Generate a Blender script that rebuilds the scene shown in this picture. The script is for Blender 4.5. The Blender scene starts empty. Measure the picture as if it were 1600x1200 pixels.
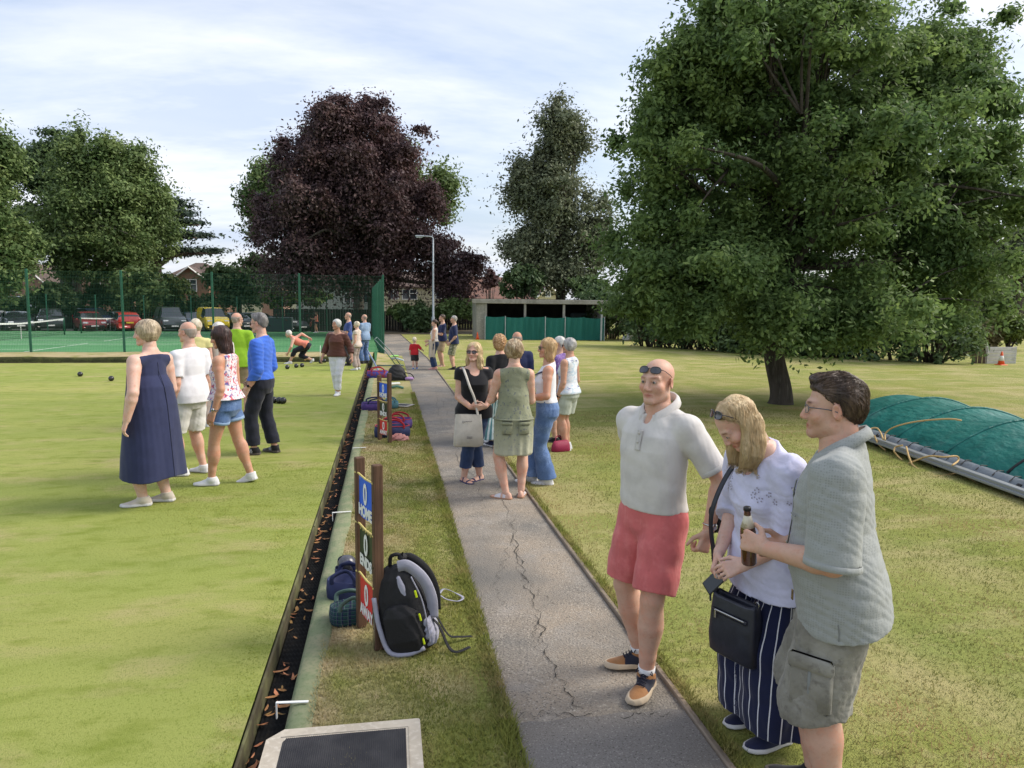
import bpy, math, random
import numpy as np
from mathutils import Vector, Matrix
R = math.radians
rng = np.random.default_rng(7)
random.seed(7)
scn = bpy.context.scene
col = scn.collection

# ------------------------------------------------------------------ camera, sky, sun, exposure
CAM_H, FOC = 2.0, 1120.0
YAW, PITCH, ROLL = R(9.9), math.atan(125 / FOC), R(0.6)
_f = np.array([math.sin(YAW) * math.cos(PITCH), math.cos(YAW) * math.cos(PITCH), -math.sin(PITCH)])
_r0 = np.array([math.cos(YAW), -math.sin(YAW), 0.0]); _u0 = np.cross(_r0, _f)
_r = _r0 * math.cos(ROLL) + _u0 * math.sin(ROLL); _u = -_r0 * math.sin(ROLL) + _u0 * math.cos(ROLL)
CAM = np.array([0, 0, CAM_H])
cd = bpy.data.cameras.new('camera'); cam = bpy.data.objects.new('camera', cd); col.objects.link(cam)
cam.matrix_world = Matrix(((_r[0], _u[0], -_f[0], 0), (_r[1], _u[1], -_f[1], 0), (_r[2], _u[2], -_f[2], CAM_H), (0, 0, 0, 1)))
cd.sensor_width = 36; cd.lens = 36 * FOC / 1600; cd.clip_end = 2500; cd.clip_start = 0.05
scn.camera = cam

SUN_EL, SUN_AZ = 42.0, 90.0            # azimuth clockwise from +Y
w = bpy.data.worlds.new('World'); scn.world = w; w.use_nodes = True
nt = w.node_tree; N = nt.nodes; L = nt.links; N.clear()
out = N.new('ShaderNodeOutputWorld'); bg = N.new('ShaderNodeBackground'); bg.inputs[1].default_value = 0.10
sky = N.new('ShaderNodeTexSky'); sky.sky_type = 'NISHITA'; sky.sun_disc = False
sky.sun_elevation = R(SUN_EL); sky.sun_rotation = R(SUN_AZ); sky.air_density = 1.0; sky.dust_density = 3.0; sky.ozone_density = 1.2
tc = N.new('ShaderNodeTexCoord')
sep = N.new('ShaderNodeSeparateXYZ'); L.new(tc.outputs['Generated'], sep.inputs[0])
# project the view direction on a cloud layer overhead: x/(z+k), y/(z+k)
zz = N.new('ShaderNodeMath'); zz.operation = 'ADD'; zz.inputs[1].default_value = 0.30; L.new(sep.outputs[2], zz.inputs[0])
zc = N.new('ShaderNodeMath'); zc.operation = 'MAXIMUM'; zc.inputs[1].default_value = 0.05; L.new(zz.outputs[0], zc.inputs[0])
dx = N.new('ShaderNodeMath'); dx.operation = 'DIVIDE'; L.new(sep.outputs[0], dx.inputs[0]); L.new(zc.outputs[0], dx.inputs[1])
dy = N.new('ShaderNodeMath'); dy.operation = 'DIVIDE'; L.new(sep.outputs[1], dy.inputs[0]); L.new(zc.outputs[0], dy.inputs[1])
cmb = N.new('ShaderNodeCombineXYZ'); L.new(dx.outputs[0], cmb.inputs[0]); L.new(dy.outputs[0], cmb.inputs[1])
mp = N.new('ShaderNodeMapping'); mp.inputs['Rotation'].default_value = (0, 0, R(24)); mp.inputs['Scale'].default_value = (0.45, 1.2, 1); mp.inputs['Location'].default_value = (2.7, 0.6, 0); L.new(cmb.outputs[0], mp.inputs[0])
n1 = N.new('ShaderNodeTexNoise'); n1.inputs['Scale'].default_value = 1.15; n1.inputs['Detail'].default_value = 7; n1.inputs['Roughness'].default_value = 0.55; n1.inputs['Distortion'].default_value = 0.5
L.new(mp.outputs[0], n1.inputs['Vector'])
cr = N.new('ShaderNodeMapRange'); cr.inputs['From Min'].default_value = 0.36; cr.inputs['From Max'].default_value = 0.66; cr.inputs['To Min'].default_value = 0.42; cr.inputs['To Max'].default_value = 0.97
L.new(n1.outputs[0], cr.inputs['Value'])
n2 = N.new('ShaderNodeTexNoise'); n2.inputs['Scale'].default_value = 2.6; n2.inputs['Detail'].default_value = 6; n2.inputs['Roughness'].default_value = 0.6
L.new(mp.outputs[0], n2.inputs['Vector'])
c2 = N.new('ShaderNodeMapRange'); c2.inputs['From Min'].default_value = 0.40; c2.inputs['From Max'].default_value = 0.62
L.new(n2.outputs[0], c2.inputs['Value'])
cc = N.new('ShaderNodeMix'); cc.data_type = 'RGBA'; cc.inputs[6].default_value = (3.5, 3.95, 4.9, 1); cc.inputs[7].default_value = (5.3, 5.4, 5.7, 1)
L.new(c2.outputs[0], cc.inputs[0])
mx = N.new('ShaderNodeMix'); mx.data_type = 'RGBA'
L.new(cr.outputs[0], mx.inputs[0]); L.new(sky.outputs[0], mx.inputs[6]); L.new(cc.outputs[2], mx.inputs[7])
L.new(mx.outputs[2], bg.inputs[0]); L.new(bg.outputs[0], out.inputs[0])

sd = bpy.data.lights.new('sun', 'SUN'); so = bpy.data.objects.new('sun', sd); col.objects.link(so)
sd.energy = 1.8; sd.angle = R(28); sd.color = (1.0, 0.93, 0.82)
sv = Vector((math.sin(R(SUN_AZ)) * math.cos(R(SUN_EL)), math.cos(R(SUN_AZ)) * math.cos(R(SUN_EL)), math.sin(R(SUN_EL))))
so.rotation_euler = sv.to_track_quat('Z', 'Y').to_euler()
scn.view_settings.view_transform = 'Standard'; scn.view_settings.look = 'None'
scn.view_settings.exposure = 1.15; scn.view_settings.gamma = 1.0; scn.view_settings.use_curve_mapping = False

# ------------------------------------------------------------------ places: a pixel of the photograph on a ground level -> a point in the world
def ray(px, py):
    d = _f + _r * ((px - 800) / FOC) - _u * ((py - 600) / FOC)
    return d
def at(px, py, z=0.0):
    d = ray(px, py); t = (z - CAM_H) / d[2]
    return CAM + d * t
def deep(px, py, Y):
    d = ray(px, py); t = Y / d[1]
    return CAM + d * t
def tall(P, py):
    """height above P of the point of the vertical through P that shows at image row py"""
    lo, hi = 0.0, 40.0
    for _ in range(50):
        m = (lo + hi) / 2; q = np.array([P[0], P[1], P[2] + m]) - CAM
        y = 600 - FOC * (q @ _u) / (q @ _f)
        if y > py: lo = m
        else: hi = m
    return (lo + hi) / 2
def proj(P):
    q = np.array(P, float) - CAM
    return 800 + FOC * (q @ _r) / (q @ _f), 600 - FOC * (q @ _u) / (q @ _f)

# ------------------------------------------------------------------ helpers
def tag(o, label=None, cat=None, group=None, kind=None):
    if label: o['label'] = label
    if cat: o['category'] = cat
    if group: o['group'] = group
    if kind: o['kind'] = kind
    return o
def empty(name, loc=(0, 0, 0), rz=0.0, label=None, cat=None, group=None):
    o = bpy.data.objects.new(name, None); col.objects.link(o)
    o.location = loc; o.rotation_euler = (0, 0, rz); o.empty_display_size = 0.1
    return tag(o, label, cat, group)
def mesh(name, V, F, mat=None, parent=None, smooth=True, mats=None, mi=None, attr=None, loc=None):
    """V (n,3); F list of faces or (m,k) array"""
    me = bpy.data.meshes.new(name)
    V = np.asarray(V, np.float32)
    if isinstance(F, np.ndarray) and F.ndim == 2:
        m, k = F.shape
        me.vertices.add(len(V)); me.vertices.foreach_set('co', V.ravel())
        me.loops.add(m * k); me.loops.foreach_set('vertex_index', F.astype(np.int32).ravel())
        me.polygons.add(m); me.polygons.foreach_set('loop_start', np.arange(0, m * k, k, dtype=np.int32))
        me.update(calc_edges=True)
    else:
        me.from_pydata([tuple(v) for v in V.tolist()], [], [tuple(int(i) for i in f) for f in F])
    if mats:
        for x in mats: me.materials.append(x)
        if mi is not None: me.polygons.foreach_set('material_index', np.asarray(mi, np.int32))
    elif mat: me.materials.append(mat)
    if smooth: me.polygons.foreach_set('use_smooth', np.ones(len(me.polygons), bool))
    if attr:
        for k, v in attr.items():
            v = np.asarray(v, np.float32)
            if v.ndim == 1:
                a = me.attributes.new(k, 'FLOAT', 'POINT'); a.data.foreach_set('value', v)
            else:
                a = me.attributes.new(k, 'FLOAT_COLOR', 'POINT')
                a.data.foreach_set('color', np.concatenate([v, np.ones((len(v), 1), np.float32)], 1).ravel())
    me.update()
    o = bpy.data.objects.new(name, me); col.objects.link(o)
    if parent: o.parent = parent
    if loc is not None: o.location = loc
    return o
class MB:
    """collects simple pieces into one mesh"""
    def __init__(s): s.V = []; s.F = []; s.n = 0; s.M = []
    def add(s, V, F, m=0):
        V = np.asarray(V, float); s.V.append(V); s.F += [tuple(int(i) + s.n for i in f) for f in F]; s.M += [m] * len(F); s.n += len(V); return s
    def box(s, c, d, rz=0.0, m=0, Rm=None, taper=1.0):
        x, y, z = np.array(d) / 2.0
        P = np.array([[-x, -y, -z], [x, -y, -z], [x, y, -z], [-x, y, -z], [-x * taper, -y * taper, z], [x * taper, -y * taper, z], [x * taper, y * taper, z], [-x * taper, y * taper, z]])
        if Rm is None: Rm = rotz(rz)
        return s.add(P @ np.asarray(Rm).T + np.array(c), [(0, 3, 2, 1), (4, 5, 6, 7), (0, 1, 5, 4), (1, 2, 6, 5), (2, 3, 7, 6), (3, 0, 4, 7)], m)
    def bbox(s, c, d, b, rz=0.0, m=0, Rm=None):
        """box with chamfered edges"""
        x, y, z = np.array(d) / 2.0; b = min(b, x * .9, y * .9, z * .9)
        def oct_(a, bb, zz): return [[a - b, -bb, zz], [a, -bb + b, zz], [a, bb - b, zz], [a - b, bb, zz], [-a + b, bb, zz], [-a, bb - b, zz], [-a, -bb + b, zz], [-a + b, -bb, zz]]
        P = oct_(x - b, y - b, -z) + oct_(x, y, -z + b) + oct_(x, y, z - b) + oct_(x - b, y - b, z)
        F = [tuple(range(7, -1, -1)), tuple(range(24, 32))]
        for k in range(3):
            for i in range(8): F.append((k * 8 + i, k * 8 + (i + 1) % 8, k * 8 + 8 + (i + 1) % 8, k * 8 + 8 + i))
        if Rm is None: Rm = rotz(rz)
        return s.add(np.array(P) @ np.asarray(Rm).T + np.array(c), F, m)
    def tube(s, pts, r, n=6, m=0, closed=False, cap=True):
        V, F = tube(pts, r, n, closed, cap); return s.add(V, F, m)
    def lathe(s, prof, n=16, c=(0, 0, 0), m=0, Rm=None):
        P = []; F = []
        for (r, z) in prof:
            for i in range(n): a = 2 * math.pi * i / n; P.append([r * math.cos(a), r * math.sin(a), z])
        for k in range(len(prof) - 1):
            for i in range(n): F.append((k * n + i, k * n + (i + 1) % n, k * n + n + (i + 1) % n, k * n + n + i))
        F.append(tuple(range(n - 1, -1, -1))); F.append(tuple((len(prof) - 1) * n + i for i in range(n)))
        P = np.array(P)
        if Rm is not None: P = P @ np.asarray(Rm).T
        return s.add(P + np.array(c), F, m)
    def build(s, name, mat=None, parent=None, smooth=False, mats=None, loc=None):
        return mesh(name, np.concatenate(s.V), s.F, mat, parent, smooth, mats, s.M if mats else None, loc=loc)
def rotz(a): c, s_ = math.cos(a), math.sin(a); return np.array([[c, -s_, 0], [s_, c, 0], [0, 0, 1]])
def rotx(a): c, s_ = math.cos(a), math.sin(a); return np.array([[1, 0, 0], [0, c, -s_], [0, s_, c]])
def roty(a): c, s_ = math.cos(a), math.sin(a); return np.array([[c, 0, s_], [0, 1, 0], [-s_, 0, c]])
def tube(pts, r, n=6, closed=False, cap=True):
    P = np.array(pts, float); m = len(P); r = np.broadcast_to(np.asarray(r, float), (m,))
    T = np.gradient(P, axis=0)
    if closed: T = np.roll(P, -1, 0) - np.roll(P, 1, 0)
    T /= np.linalg.norm(T, axis=1)[:, None] + 1e-9
    a = np.array([0, 0, 1.0]) if abs(T[0][2]) < 0.9 else np.array([1.0, 0, 0])
    V = []
    for i in range(m):
        a = a - T[i] * (a @ T[i]); a /= np.linalg.norm(a) + 1e-9; b = np.cross(T[i], a)
        for k in range(n): q = 2 * math.pi * k / n; V.append(P[i] + (a * math.cos(q) + b * math.sin(q)) * r[i])
    F = []
    for i in range(m - (0 if closed else 1)):
        j = (i + 1) % m
        for k in range(n): F.append((i * n + k, i * n + (k + 1) % n, j * n + (k + 1) % n, j * n + k))
    if cap and not closed: F.append(tuple(range(n - 1, -1, -1))); F.append(tuple((m - 1) * n + k for k in range(n)))
    return np.array(V), F
def spline(pts, n=8):
    """Catmull-Rom through pts"""
    P = np.array(pts, float); P = np.concatenate([[2 * P[0] - P[1]], P, [2 * P[-1] - P[-2]]]); o = []
    for i in range(1, len(P) - 2):
        for t in np.linspace(0, 1, n, endpoint=False):
            a, b, c, d = P[i - 1:i + 3]
            o.append(0.5 * (2 * b + (c - a) * t + (2 * a - 5 * b + 4 * c - d) * t * t + (3 * b - a - 3 * c + d) * t ** 3))
    o.append(P[-2]); return np.array(o)

_M = {}
def M(name, c=(.5, .5, .5), rough=.7, mixes=(), bump=(), spec=.3, metal=0, tint=False, var=0.0, trans=0.0, alpha=1.0, emit=None, coat=0, sheen=0):
    """material: base colour, (scale, colour, lo, hi, stretch) noise layers, (scale, strength, stretch) bumps; tint: vertex colour of the thing itself; var: per-leaf brightness"""
    if name in _M: return _M[name]
    m = bpy.data.materials.new(name); _M[name] = m; m.use_nodes = True; nt = m.node_tree; N = nt.nodes; L = nt.links
    b = N['Principled BSDF']; b.inputs['Roughness'].default_value = rough; b.inputs['Metallic'].default_value = metal
    b.inputs['Specular IOR Level'].default_value = spec; b.inputs['Alpha'].default_value = alpha
    if coat: b.inputs['Coat Weight'].default_value = coat
    if sheen: b.inputs['Sheen Weight'].default_value = sheen
    tc = N.new('ShaderNodeTexCoord'); src = tc.outputs['Object']
    def coord(st):
        if not st: return src
        mp = N.new('ShaderNodeMapping'); mp.inputs['Scale'].default_value = st; L.new(src, mp.inputs[0]); return mp.outputs[0]
    cur = None
    rgb = N.new('ShaderNodeRGB'); rgb.outputs[0].default_value = (*c, 1); cur = rgb.outputs[0]
    for mixd in mixes:
        sc, c2, lo, hi = mixd[:4]; st = mixd[4] if len(mixd) > 4 else None
        n = N.new('ShaderNodeTexNoise'); n.inputs['Scale'].default_value = sc; n.inputs['Detail'].default_value = mixd[5] if len(mixd) > 5 else 4; n.inputs['Roughness'].default_value = .6
        L.new(coord(st), n.inputs['Vector'])
        r = N.new('ShaderNodeMapRange'); r.inputs['From Min'].default_value = lo; r.inputs['From Max'].default_value = hi; L.new(n.outputs[0], r.inputs['Value'])
        x = N.new('ShaderNodeMix'); x.data_type = 'RGBA'; x.inputs[7].default_value = (*c2, 1); L.new(r.outputs[0], x.inputs[0]); L.new(cur, x.inputs[6]); cur = x.outputs[2]
    if tint:
        a = N.new('ShaderNodeAttribute'); a.attribute_name = 'tint'
        x = N.new('ShaderNodeMix'); x.data_type = 'RGBA'; x.blend_type = 'MULTIPLY'; x.inputs[0].default_value = 1; L.new(cur, x.inputs[6]); L.new(a.outputs['Color'], x.inputs[7]); cur = x.outputs[2]
    if var:
        a = N.new('ShaderNodeAttribute'); a.attribute_name = 'var'
        r = N.new('ShaderNodeMapRange'); r.inputs['To Min'].default_value = 1 - var; r.inputs['To Max'].default_value = 1 + var; L.new(a.outputs['Fac'], r.inputs['Value'])
        h = N.new('ShaderNodeHueSaturation'); L.new(r.outputs[0], h.inputs['Value']); L.new(cur, h.inputs['Color'])
        r2 = N.new('ShaderNodeMapRange'); r2.inputs['To Min'].default_value = .515; r2.inputs['To Max'].default_value = .475; L.new(a.outputs['Fac'], r2.inputs['Value']); L.new(r2.outputs[0], h.inputs['Hue'])
        cur = h.outputs[0]
    L.new(cur, b.inputs['Base Color'])
    if emit: b.inputs['Emission Color'].default_value = (*emit[0], 1); b.inputs['Emission Strength'].default_value = emit[1]
    pn = None
    for bd in bump:
        sc, stg = bd[:2]; st = bd[2] if len(bd) > 2 else None
        n = N.new('ShaderNodeTexNoise'); n.inputs['Scale'].default_value = sc; n.inputs['Detail'].default_value = 4; L.new(coord(st), n.inputs['Vector'])
        u = N.new('ShaderNodeBump'); u.inputs['Strength'].default_value = min(1, stg); u.inputs['Distance'].default_value = bd[3] if len(bd) > 3 else .01
        L.new(n.outputs[0], u.inputs['Height'])
        if pn: L.new(pn, u.inputs['Normal'])
        pn = u.outputs[0]
    if pn: L.new(pn, b.inputs['Normal'])
    if trans:
        t = N.new('ShaderNodeBsdfTranslucent'); L.new(cur, t.inputs[0]); ms = N.new('ShaderNodeMixShader'); ms.inputs[0].default_value = trans
        L.new(b.outputs[0], ms.inputs[1]); L.new(t.outputs[0], ms.inputs[2]); L.new(ms.outputs[0], N['Material Output'].inputs[0])
    return m
def nodes_of(m): return m.node_tree.nodes, m.node_tree.links, m.node_tree.nodes['Principled BSDF']

def copy_tree(o, parent=None):
    c = o.copy(); col.objects.link(c)
    if parent: c.parent = parent
    for ch in list(o.children): copy_tree(ch, c)
    return c
def text_mesh(body, size, bold=0.0):
    cu = bpy.data.curves.new('txt', 'FONT'); cu.body = body; cu.size = size; cu.align_x = 'CENTER'; cu.align_y = 'CENTER'; cu.offset = bold; cu.extrude = 0.0008
    o = bpy.data.objects.new('txt', cu); col.objects.link(o)
    dg = bpy.context.evaluated_depsgraph_get(); me = bpy.data.meshes.new_from_object(o.evaluated_get(dg))
    V = np.empty(len(me.vertices) * 3, np.float32); me.vertices.foreach_get('co', V); F = [tuple(p.vertices) for p in me.polygons]
    bpy.data.objects.remove(o); bpy.data.meshes.remove(me); bpy.data.curves.remove(cu)
    return V.reshape(-1, 3).astype(float), F
# ================================================================== THE GROUND
G_GREEN = 0.035
DL, DR, TS = -0.665, -0.50, -0.36          # ditch left, ditch right lip, inner edge of the turf strip
PL, PR = 0.55, 1.44                        # path
DARKG, MIDG, LIMEG, STRAW = (.165, .19, .055), (.14, .175, .03), (.27, .285, .07), (.37, .295, .125)
def grass_mat(name, base, a, b, far_scale=1.0, streak=0, straw=(.48, .62), fine=.55):
    mx = [(1.1 * far_scale, a, .42, .62, None, 5), (.35 * far_scale, LIMEG, .45, .66, None, 4), (.8 * far_scale, b, straw[0], straw[1], (1, .55, 1), 6), (9, b, .56, .78, None, 4), (60, DARKG, .55, .80, (1, .7, 1), 3)]
    if streak: mx.insert(2, (.5, b, .5, .68, (1.0, streak, 1), 3))
    return M(name, base, .95, mx, [(140, .9, None, .02), (26, .5, None, .03)], spec=.08)
m_lawn = grass_mat('lawn_grass', (.29, .305, .088), (.24, .275, .075), (.44, .38, .18), 1.0, 3.5, (.48, .72))
m_verge = grass_mat('verge_grass', (.245, .255, .075), (.205, .24, .058), (.45, .375, .195), 1.8, 0, (.46, .64))
m_green = M('bowling_turf', (.285, .325, .085), .95, [(.55, (.25, .29, .08), .44, .74, (.35, 1.5, 1), 4), (.22, (.36, .36, .115), .46, .68, (.4, 1.8, 1), 5), (1.6, (.40, .345, .165), .52, .76, (.7, 1.3, 1), 6), (5, (.19, .235, .04), .5, .75, (.6, 1.2, 1), 5), (90, (.14, .185, .03), .52, .8, (1, .6, 1), 3)], [(220, .8, None, .012), (40, .25, None, .012)], spec=.06)

def sheet(name, xs, ys, zf, mat, kind='structure', smooth=True, label=None, cat=None):
    xs = np.asarray(xs, float); ys = np.asarray(ys, float); X, Y = np.meshgrid(xs, ys)
    Z = zf(X, Y) if callable(zf) else np.full_like(X, zf)
    V = np.stack([X, Y, Z], -1).reshape(-1, 3); n = len(xs)
    i, j = np.meshgrid(np.arange(len(ys) - 1), np.arange(n - 1), indexing='ij'); k = (i * n + j).ravel()
    F = np.stack([k, k + 1, k + n + 1, k + n], 1)
    o = mesh(name, V, F, mat, smooth=smooth); o['kind'] = kind
    return o
def wav(X, Y, a=.02):
    return a * (np.sin(X * .9 + .4 * Y) * np.sin(Y * .53 - X * .3) + .6 * np.sin(X * .37 + 1) * np.sin(Y * .29 + 2))

m_soil = M('earth', (.10, .085, .055), .95, [(2, (.13, .14, .05), .45, .6)], [(30, .6)])
sheet('ground', [-900, -200, -80, 0, 80, 200, 900], [-60, 0, 40, 80, 160, 400, 1600], -.62, m_soil)
m_tar = M('car_park_tarmac', (.10, .10, .10), .9, [(1.2, (.15, .145, .14), .45, .65)], [(60, .4)])
sheet('car_park', np.linspace(-60, 8, 12), np.linspace(59, 84, 6), -.45, m_tar)
# the green
sheet('bowling_green', np.concatenate([np.linspace(-45, -8, 12), np.linspace(-7.5, DL - .004, 40)]), np.linspace(-8, 24.2, 60), lambda X, Y: G_GREEN + wav(X, Y, .004) - .012 * np.exp(-(DL - X) / .12), m_green)
m_board = M('ditch_timber', (.06, .052, .03), .9, [(3, (.13, .13, .06), .45, .6), (30, (.11, .095, .055), .55, .75, (1, .08, 1))], [(60, .6, (1, .1, 1))])
de = empty('ditch_edging', (0, 0, 0), 0, 'dark timber edging boards holding the green above the ditch', 'edging')
for k in range(9):
    y0 = -8 + 3.6 * k; y1 = min(y0 + 3.59, 24.22)
    if y1 > y0: MB().bbox((DL + .006 + .003 * math.sin(k * 2.1), (y0 + y1) / 2, -.072 - .004 * (k % 2)), (.016, y1 - y0, .185), .003).build('board', m_board, de)
mb = MB(); mb.bbox((-23, 24.212, -.04), (44.6, .022, .2), .003); o = mb.build('far_ditch_edging', m_board); o['kind'] = 'structure'
# rubber ditch liner: a lattice of moulded studs
m_rub = M('black_rubber', (.010, .010, .010), .85, [(14, (.028, .024, .019), .5, .75)], spec=.12)
ys = np.arange(-2, 24.3, .019); xs = np.linspace(DL + .018, DR + .004, 15)
sheet('ditch_liner', xs, ys, lambda X, Y: -.105 + .017 * ((np.arange(X.shape[1])[None, :] % 2 == 1) & (np.arange(X.shape[0])[:, None] % 3 != 0)), m_rub, smooth=False)
sheet('far_ditch', np.linspace(-45, DR, 30), np.linspace(24.224, 24.62, 3), -.135, m_rub)
# the turf strip that rolls over the bank into the ditch
m_art = M('artificial_turf', (.22, .26, .15), .95, [(6, (.30, .30, .19), .42, .62), (45, (.16, .21, .11), .5, .75)], [(260, .9, None, .01)], spec=.05)
prof = [(DR + .012, -.16), (DR + .004, -.05), (DR + .008, .0), (DR + .03, .022), (DR + .07, .030), (TS, .030), (TS + .012, .012)]
ys = np.arange(-3, 24.9, .12); V = []; 
for y in ys:
    for i, (x, z) in enumerate(prof): V.append((x + (.006 * math.sin(y * 3.1) + .004 * math.sin(y * 11)) * (i > 3), y, z + .004 * math.sin(y * 5 + i) * (i > 1)))
n = len(prof); F = [(i * n + j, i * n + j + 1, i * n + n + j + 1, i * n + n + j) for i in range(len(ys) - 1) for j in range(n - 1)]
mesh('turf_strip', V, F, m_art)['kind'] = 'structure'
# verge, lawn, path
vz = lambda X, Y: .018 + .008 * np.sin(X * 5 + Y) * np.sin(Y * 2.2) + np.clip((Y - 22.5) / 5, 0, 1) * np.clip((.3 - X) / .8, 0, 1) * .16
sheet('verge', np.linspace(TS - .006, PL + .0, 14), np.linspace(-3, 27.3, 130), vz, m_verge)
sheet('lawn', np.concatenate([[PR + .034], np.linspace(1.7, 12, 40), np.linspace(12.6, 90, 50)]), np.concatenate([np.linspace(-6, 20, 80), np.linspace(20.5, 70, 60)]), lambda X, Y: .012 + wav(X, Y, .022) * np.clip((X - PR) / 3, 0, 1), m_lawn)
m_path = M('worn_asphalt', (.305, .255, .20), .95, [(.7, (.175, .165, .15), .42, .62), (3.2, (.30, .27, .235), .5, .7), (75, (.42, .38, .32), .56, .70, None, 2), (90, (.07, .066, .06), .55, .72, None, 2), (.28, (.16, .15, .135), .5, .62)], [(85, 1.0, None, .012), (12, .25, None, .01)], spec=.15)
def path_x(X0, Y):
    t = np.clip((Y - 26) / 20, 0, 1)
    return np.where(X0 > .99, X0 - .62 * t, X0 - .66 * np.clip((Y - 26.2) / .9, 0, 1) - .05 * t)
ys = np.concatenate([np.linspace(-3, 26, 70), np.linspace(26.2, 47, 30)]); X0 = np.linspace(PL - .012, PR, 9); V = []
for y in ys:
    for j, x in enumerate(X0): V.append((float(path_x(np.array(x), np.array(y))) + (.012 * math.sin(y * 7.3) + .01 * math.sin(y * 2.9)) * (j == 0), y, .008 * math.sin(math.pi * j / 8) + .012 * (j in (1, 2, 3, 4, 5, 6, 7)) * 0 + .001))
n = 9; F = [(i * n + j, i * n + j + 1, i * n + n + j + 1, i * n + n + j) for i in range(len(ys) - 1) for j in range(n - 1)]
path = mesh('path', V, F, m_path); path['kind'] = 'structure'
V = [(float(path_x(np.array(PR), np.array(y))) + .030 if k == 0 else PR + .04, y, .011) for y in np.linspace(24, 47, 24) for k in (0, 1)]
mesh('lawn_edge', V, [(2 * i, 2 * i + 1, 2 * i + 3, 2 * i + 2) for i in range(23)], m_lawn)['kind'] = 'structure'
m_patch = M('smooth_asphalt', (.185, .168, .15), .95, [(1.5, (.20, .185, .17), .42, .62), (110, (.33, .31, .28), .58, .70, None, 2), (120, (.07, .066, .06), .56, .72, None, 2)], [(120, .8, None, .006)], spec=.15)
yb = at(930, 1122)[1]; V = []; xs = np.linspace(PL + .03, PR - .004, 12)
for k, y in enumerate([-3, 0, yb]):
    for j, x in enumerate(xs): V.append((x, y + (.012 * math.sin(j * 2.1) if k == 2 else 0), .006 + .008 * math.sin(math.pi * j / 11)))
F = [(i * 12 + j, i * 12 + j + 1, i * 12 + 13 + j, i * 12 + 12 + j) for i in range(2) for j in range(11)]
mesh('path_patch', V, F, m_patch)['kind'] = 'structure'
# cracks in the path: jagged flat dark strips laid just above the asphalt
m_crk = M('crack_dark', (.035, .032, .028), .95)
def crack(pts, wd, seed):
    r = np.random.default_rng(seed); P = spline([at(*p) for p in pts], 14); n = len(P)
    d = np.gradient(P, axis=0); nrm = np.stack([-d[:, 1], d[:, 0], 0 * d[:, 0]], 1); nrm /= np.linalg.norm(nrm, axis=1)[:, None] + 1e-9
    P = P + nrm * (r.normal(0, .010, n) + .018 * np.sin(np.arange(n) * .9 + seed))[:, None]
    wv = wd * .62 * (.15 + r.random(n) ** 1.6 * 1.2); wv[0] = wv[-1] = .0005
    V = np.concatenate([P + nrm * wv[:, None], P - nrm * wv[:, None]]); V[:, 2] = .0135
    return mesh('crack', V, [(i, i + 1, n + i + 1, n + i) for i in range(n - 1)], m_crk, path, smooth=False)
crack([(800, 812), (806, 850), (818, 905), (842, 960), (850, 1010), (878, 1070), (905, 1110)], .0060, 1)
crack([(780, 760), (792, 800), (808, 870), (826, 915)], .0036, 2)
crack([(842, 960), (835, 990), (846, 1030)], .003, 3)
crack([(800, 840), (788, 880), (775, 915), (786, 950)], .003, 4)
crack([(805, 1122), (870, 1118), (940, 1124), (1012, 1119), (1058, 1122)], .005, 5)
for s, p in enumerate([[(700, 660), (712, 690), (716, 730)], [(690, 625), (700, 650)], [(728, 700), (735, 740), (752, 775), (756, 800)], [(680, 600), (684, 640), (690, 660)], [(818, 905), (838, 925), (868, 948)]]): crack(p, .003, 10 + s)
# timber path edging
ed = empty('path_edging', (0, 0, 0), 0, 'weathered timber edging boards along the lawn side of the asphalt path', 'edging')
m_ed = M('edging_timber', (.255, .20, .15), .9, [(2.5, (.16, .13, .10), .42, .62), (40, (.36, .30, .235), .55, .75, (1, .06, 1))], [(70, .6, (1, .1, 1))])
y = -3.0; k = 0
while y < 46:
    ln = 2.4 + .5 * math.sin(k * 2.3); y1 = y + ln
    xa, xb = float(path_x(np.array(PR), np.array(y))), float(path_x(np.array(PR), np.array(y1)))
    q = MB().bbox((0, 0, 0), (.030, math.hypot(ln, xb - xa) - .006, .11), .005).build('board', m_ed, ed)
    q.location = ((xa + xb) / 2 + .016 + .004 * math.sin(k * 5), (y + y1) / 2, -.030 + .004 * math.sin(k * 3)); q.rotation_euler = (0, 0, math.atan2(-(xb - xa), ln) + .002 * math.sin(k * 7)); y = y1; k += 1
# far bank, court
m_bank = M('mossy_bank', (.05, .055, .02), .95, [(3, (.09, .10, .03), .4, .6), (20, (.03, .03, .012), .5, .7)], [(40, .8)])
V = []; xs = np.linspace(-45, DR + .01, 60); pr = [(24.62, -.16), (24.60, .10), (24.64, .19), (24.78, .235), (25.2, .24), (26.4, .21), (27.9, .13), (28.6, -.31)]
for x in xs:
    for j, (y, z) in enumerate(pr): V.append((x, y + .03 * math.sin(x * 2.7 + j), z + .015 * math.sin(x * 1.9 + j * 2)))
n = len(pr); F = [(i * n + j, i * n + n + j, i * n + n + j + 1, i * n + j + 1) for i in range(59) for j in range(n - 1)]
mi = [0 if j < 2 else 1 for i in range(59) for j in range(n - 1)]
mesh('bank', V, F, mats=[m_bank, m_verge], mi=mi)['kind'] = 'structure'
COURT_Z = -.30
m_court = M('court_turf', (.085, .235, .10), .9, [(.5, (.11, .27, .12), .45, .6), (6, (.07, .20, .085), .5, .7)], [(60, .3)], spec=.1)
def court_e(Y): return -.16 - .036 * (Y - 27.4)
V = [(-60, 27.5, COURT_Z), (court_e(27.5), 27.5, COURT_Z), (court_e(57), 57, COURT_Z), (-60, 57, COURT_Z)]
V += [(-60, 27.5, -.8), (court_e(27.5), 27.5, -.6), (court_e(57), 57, -.6), (-60, 57, -.6)]
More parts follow.
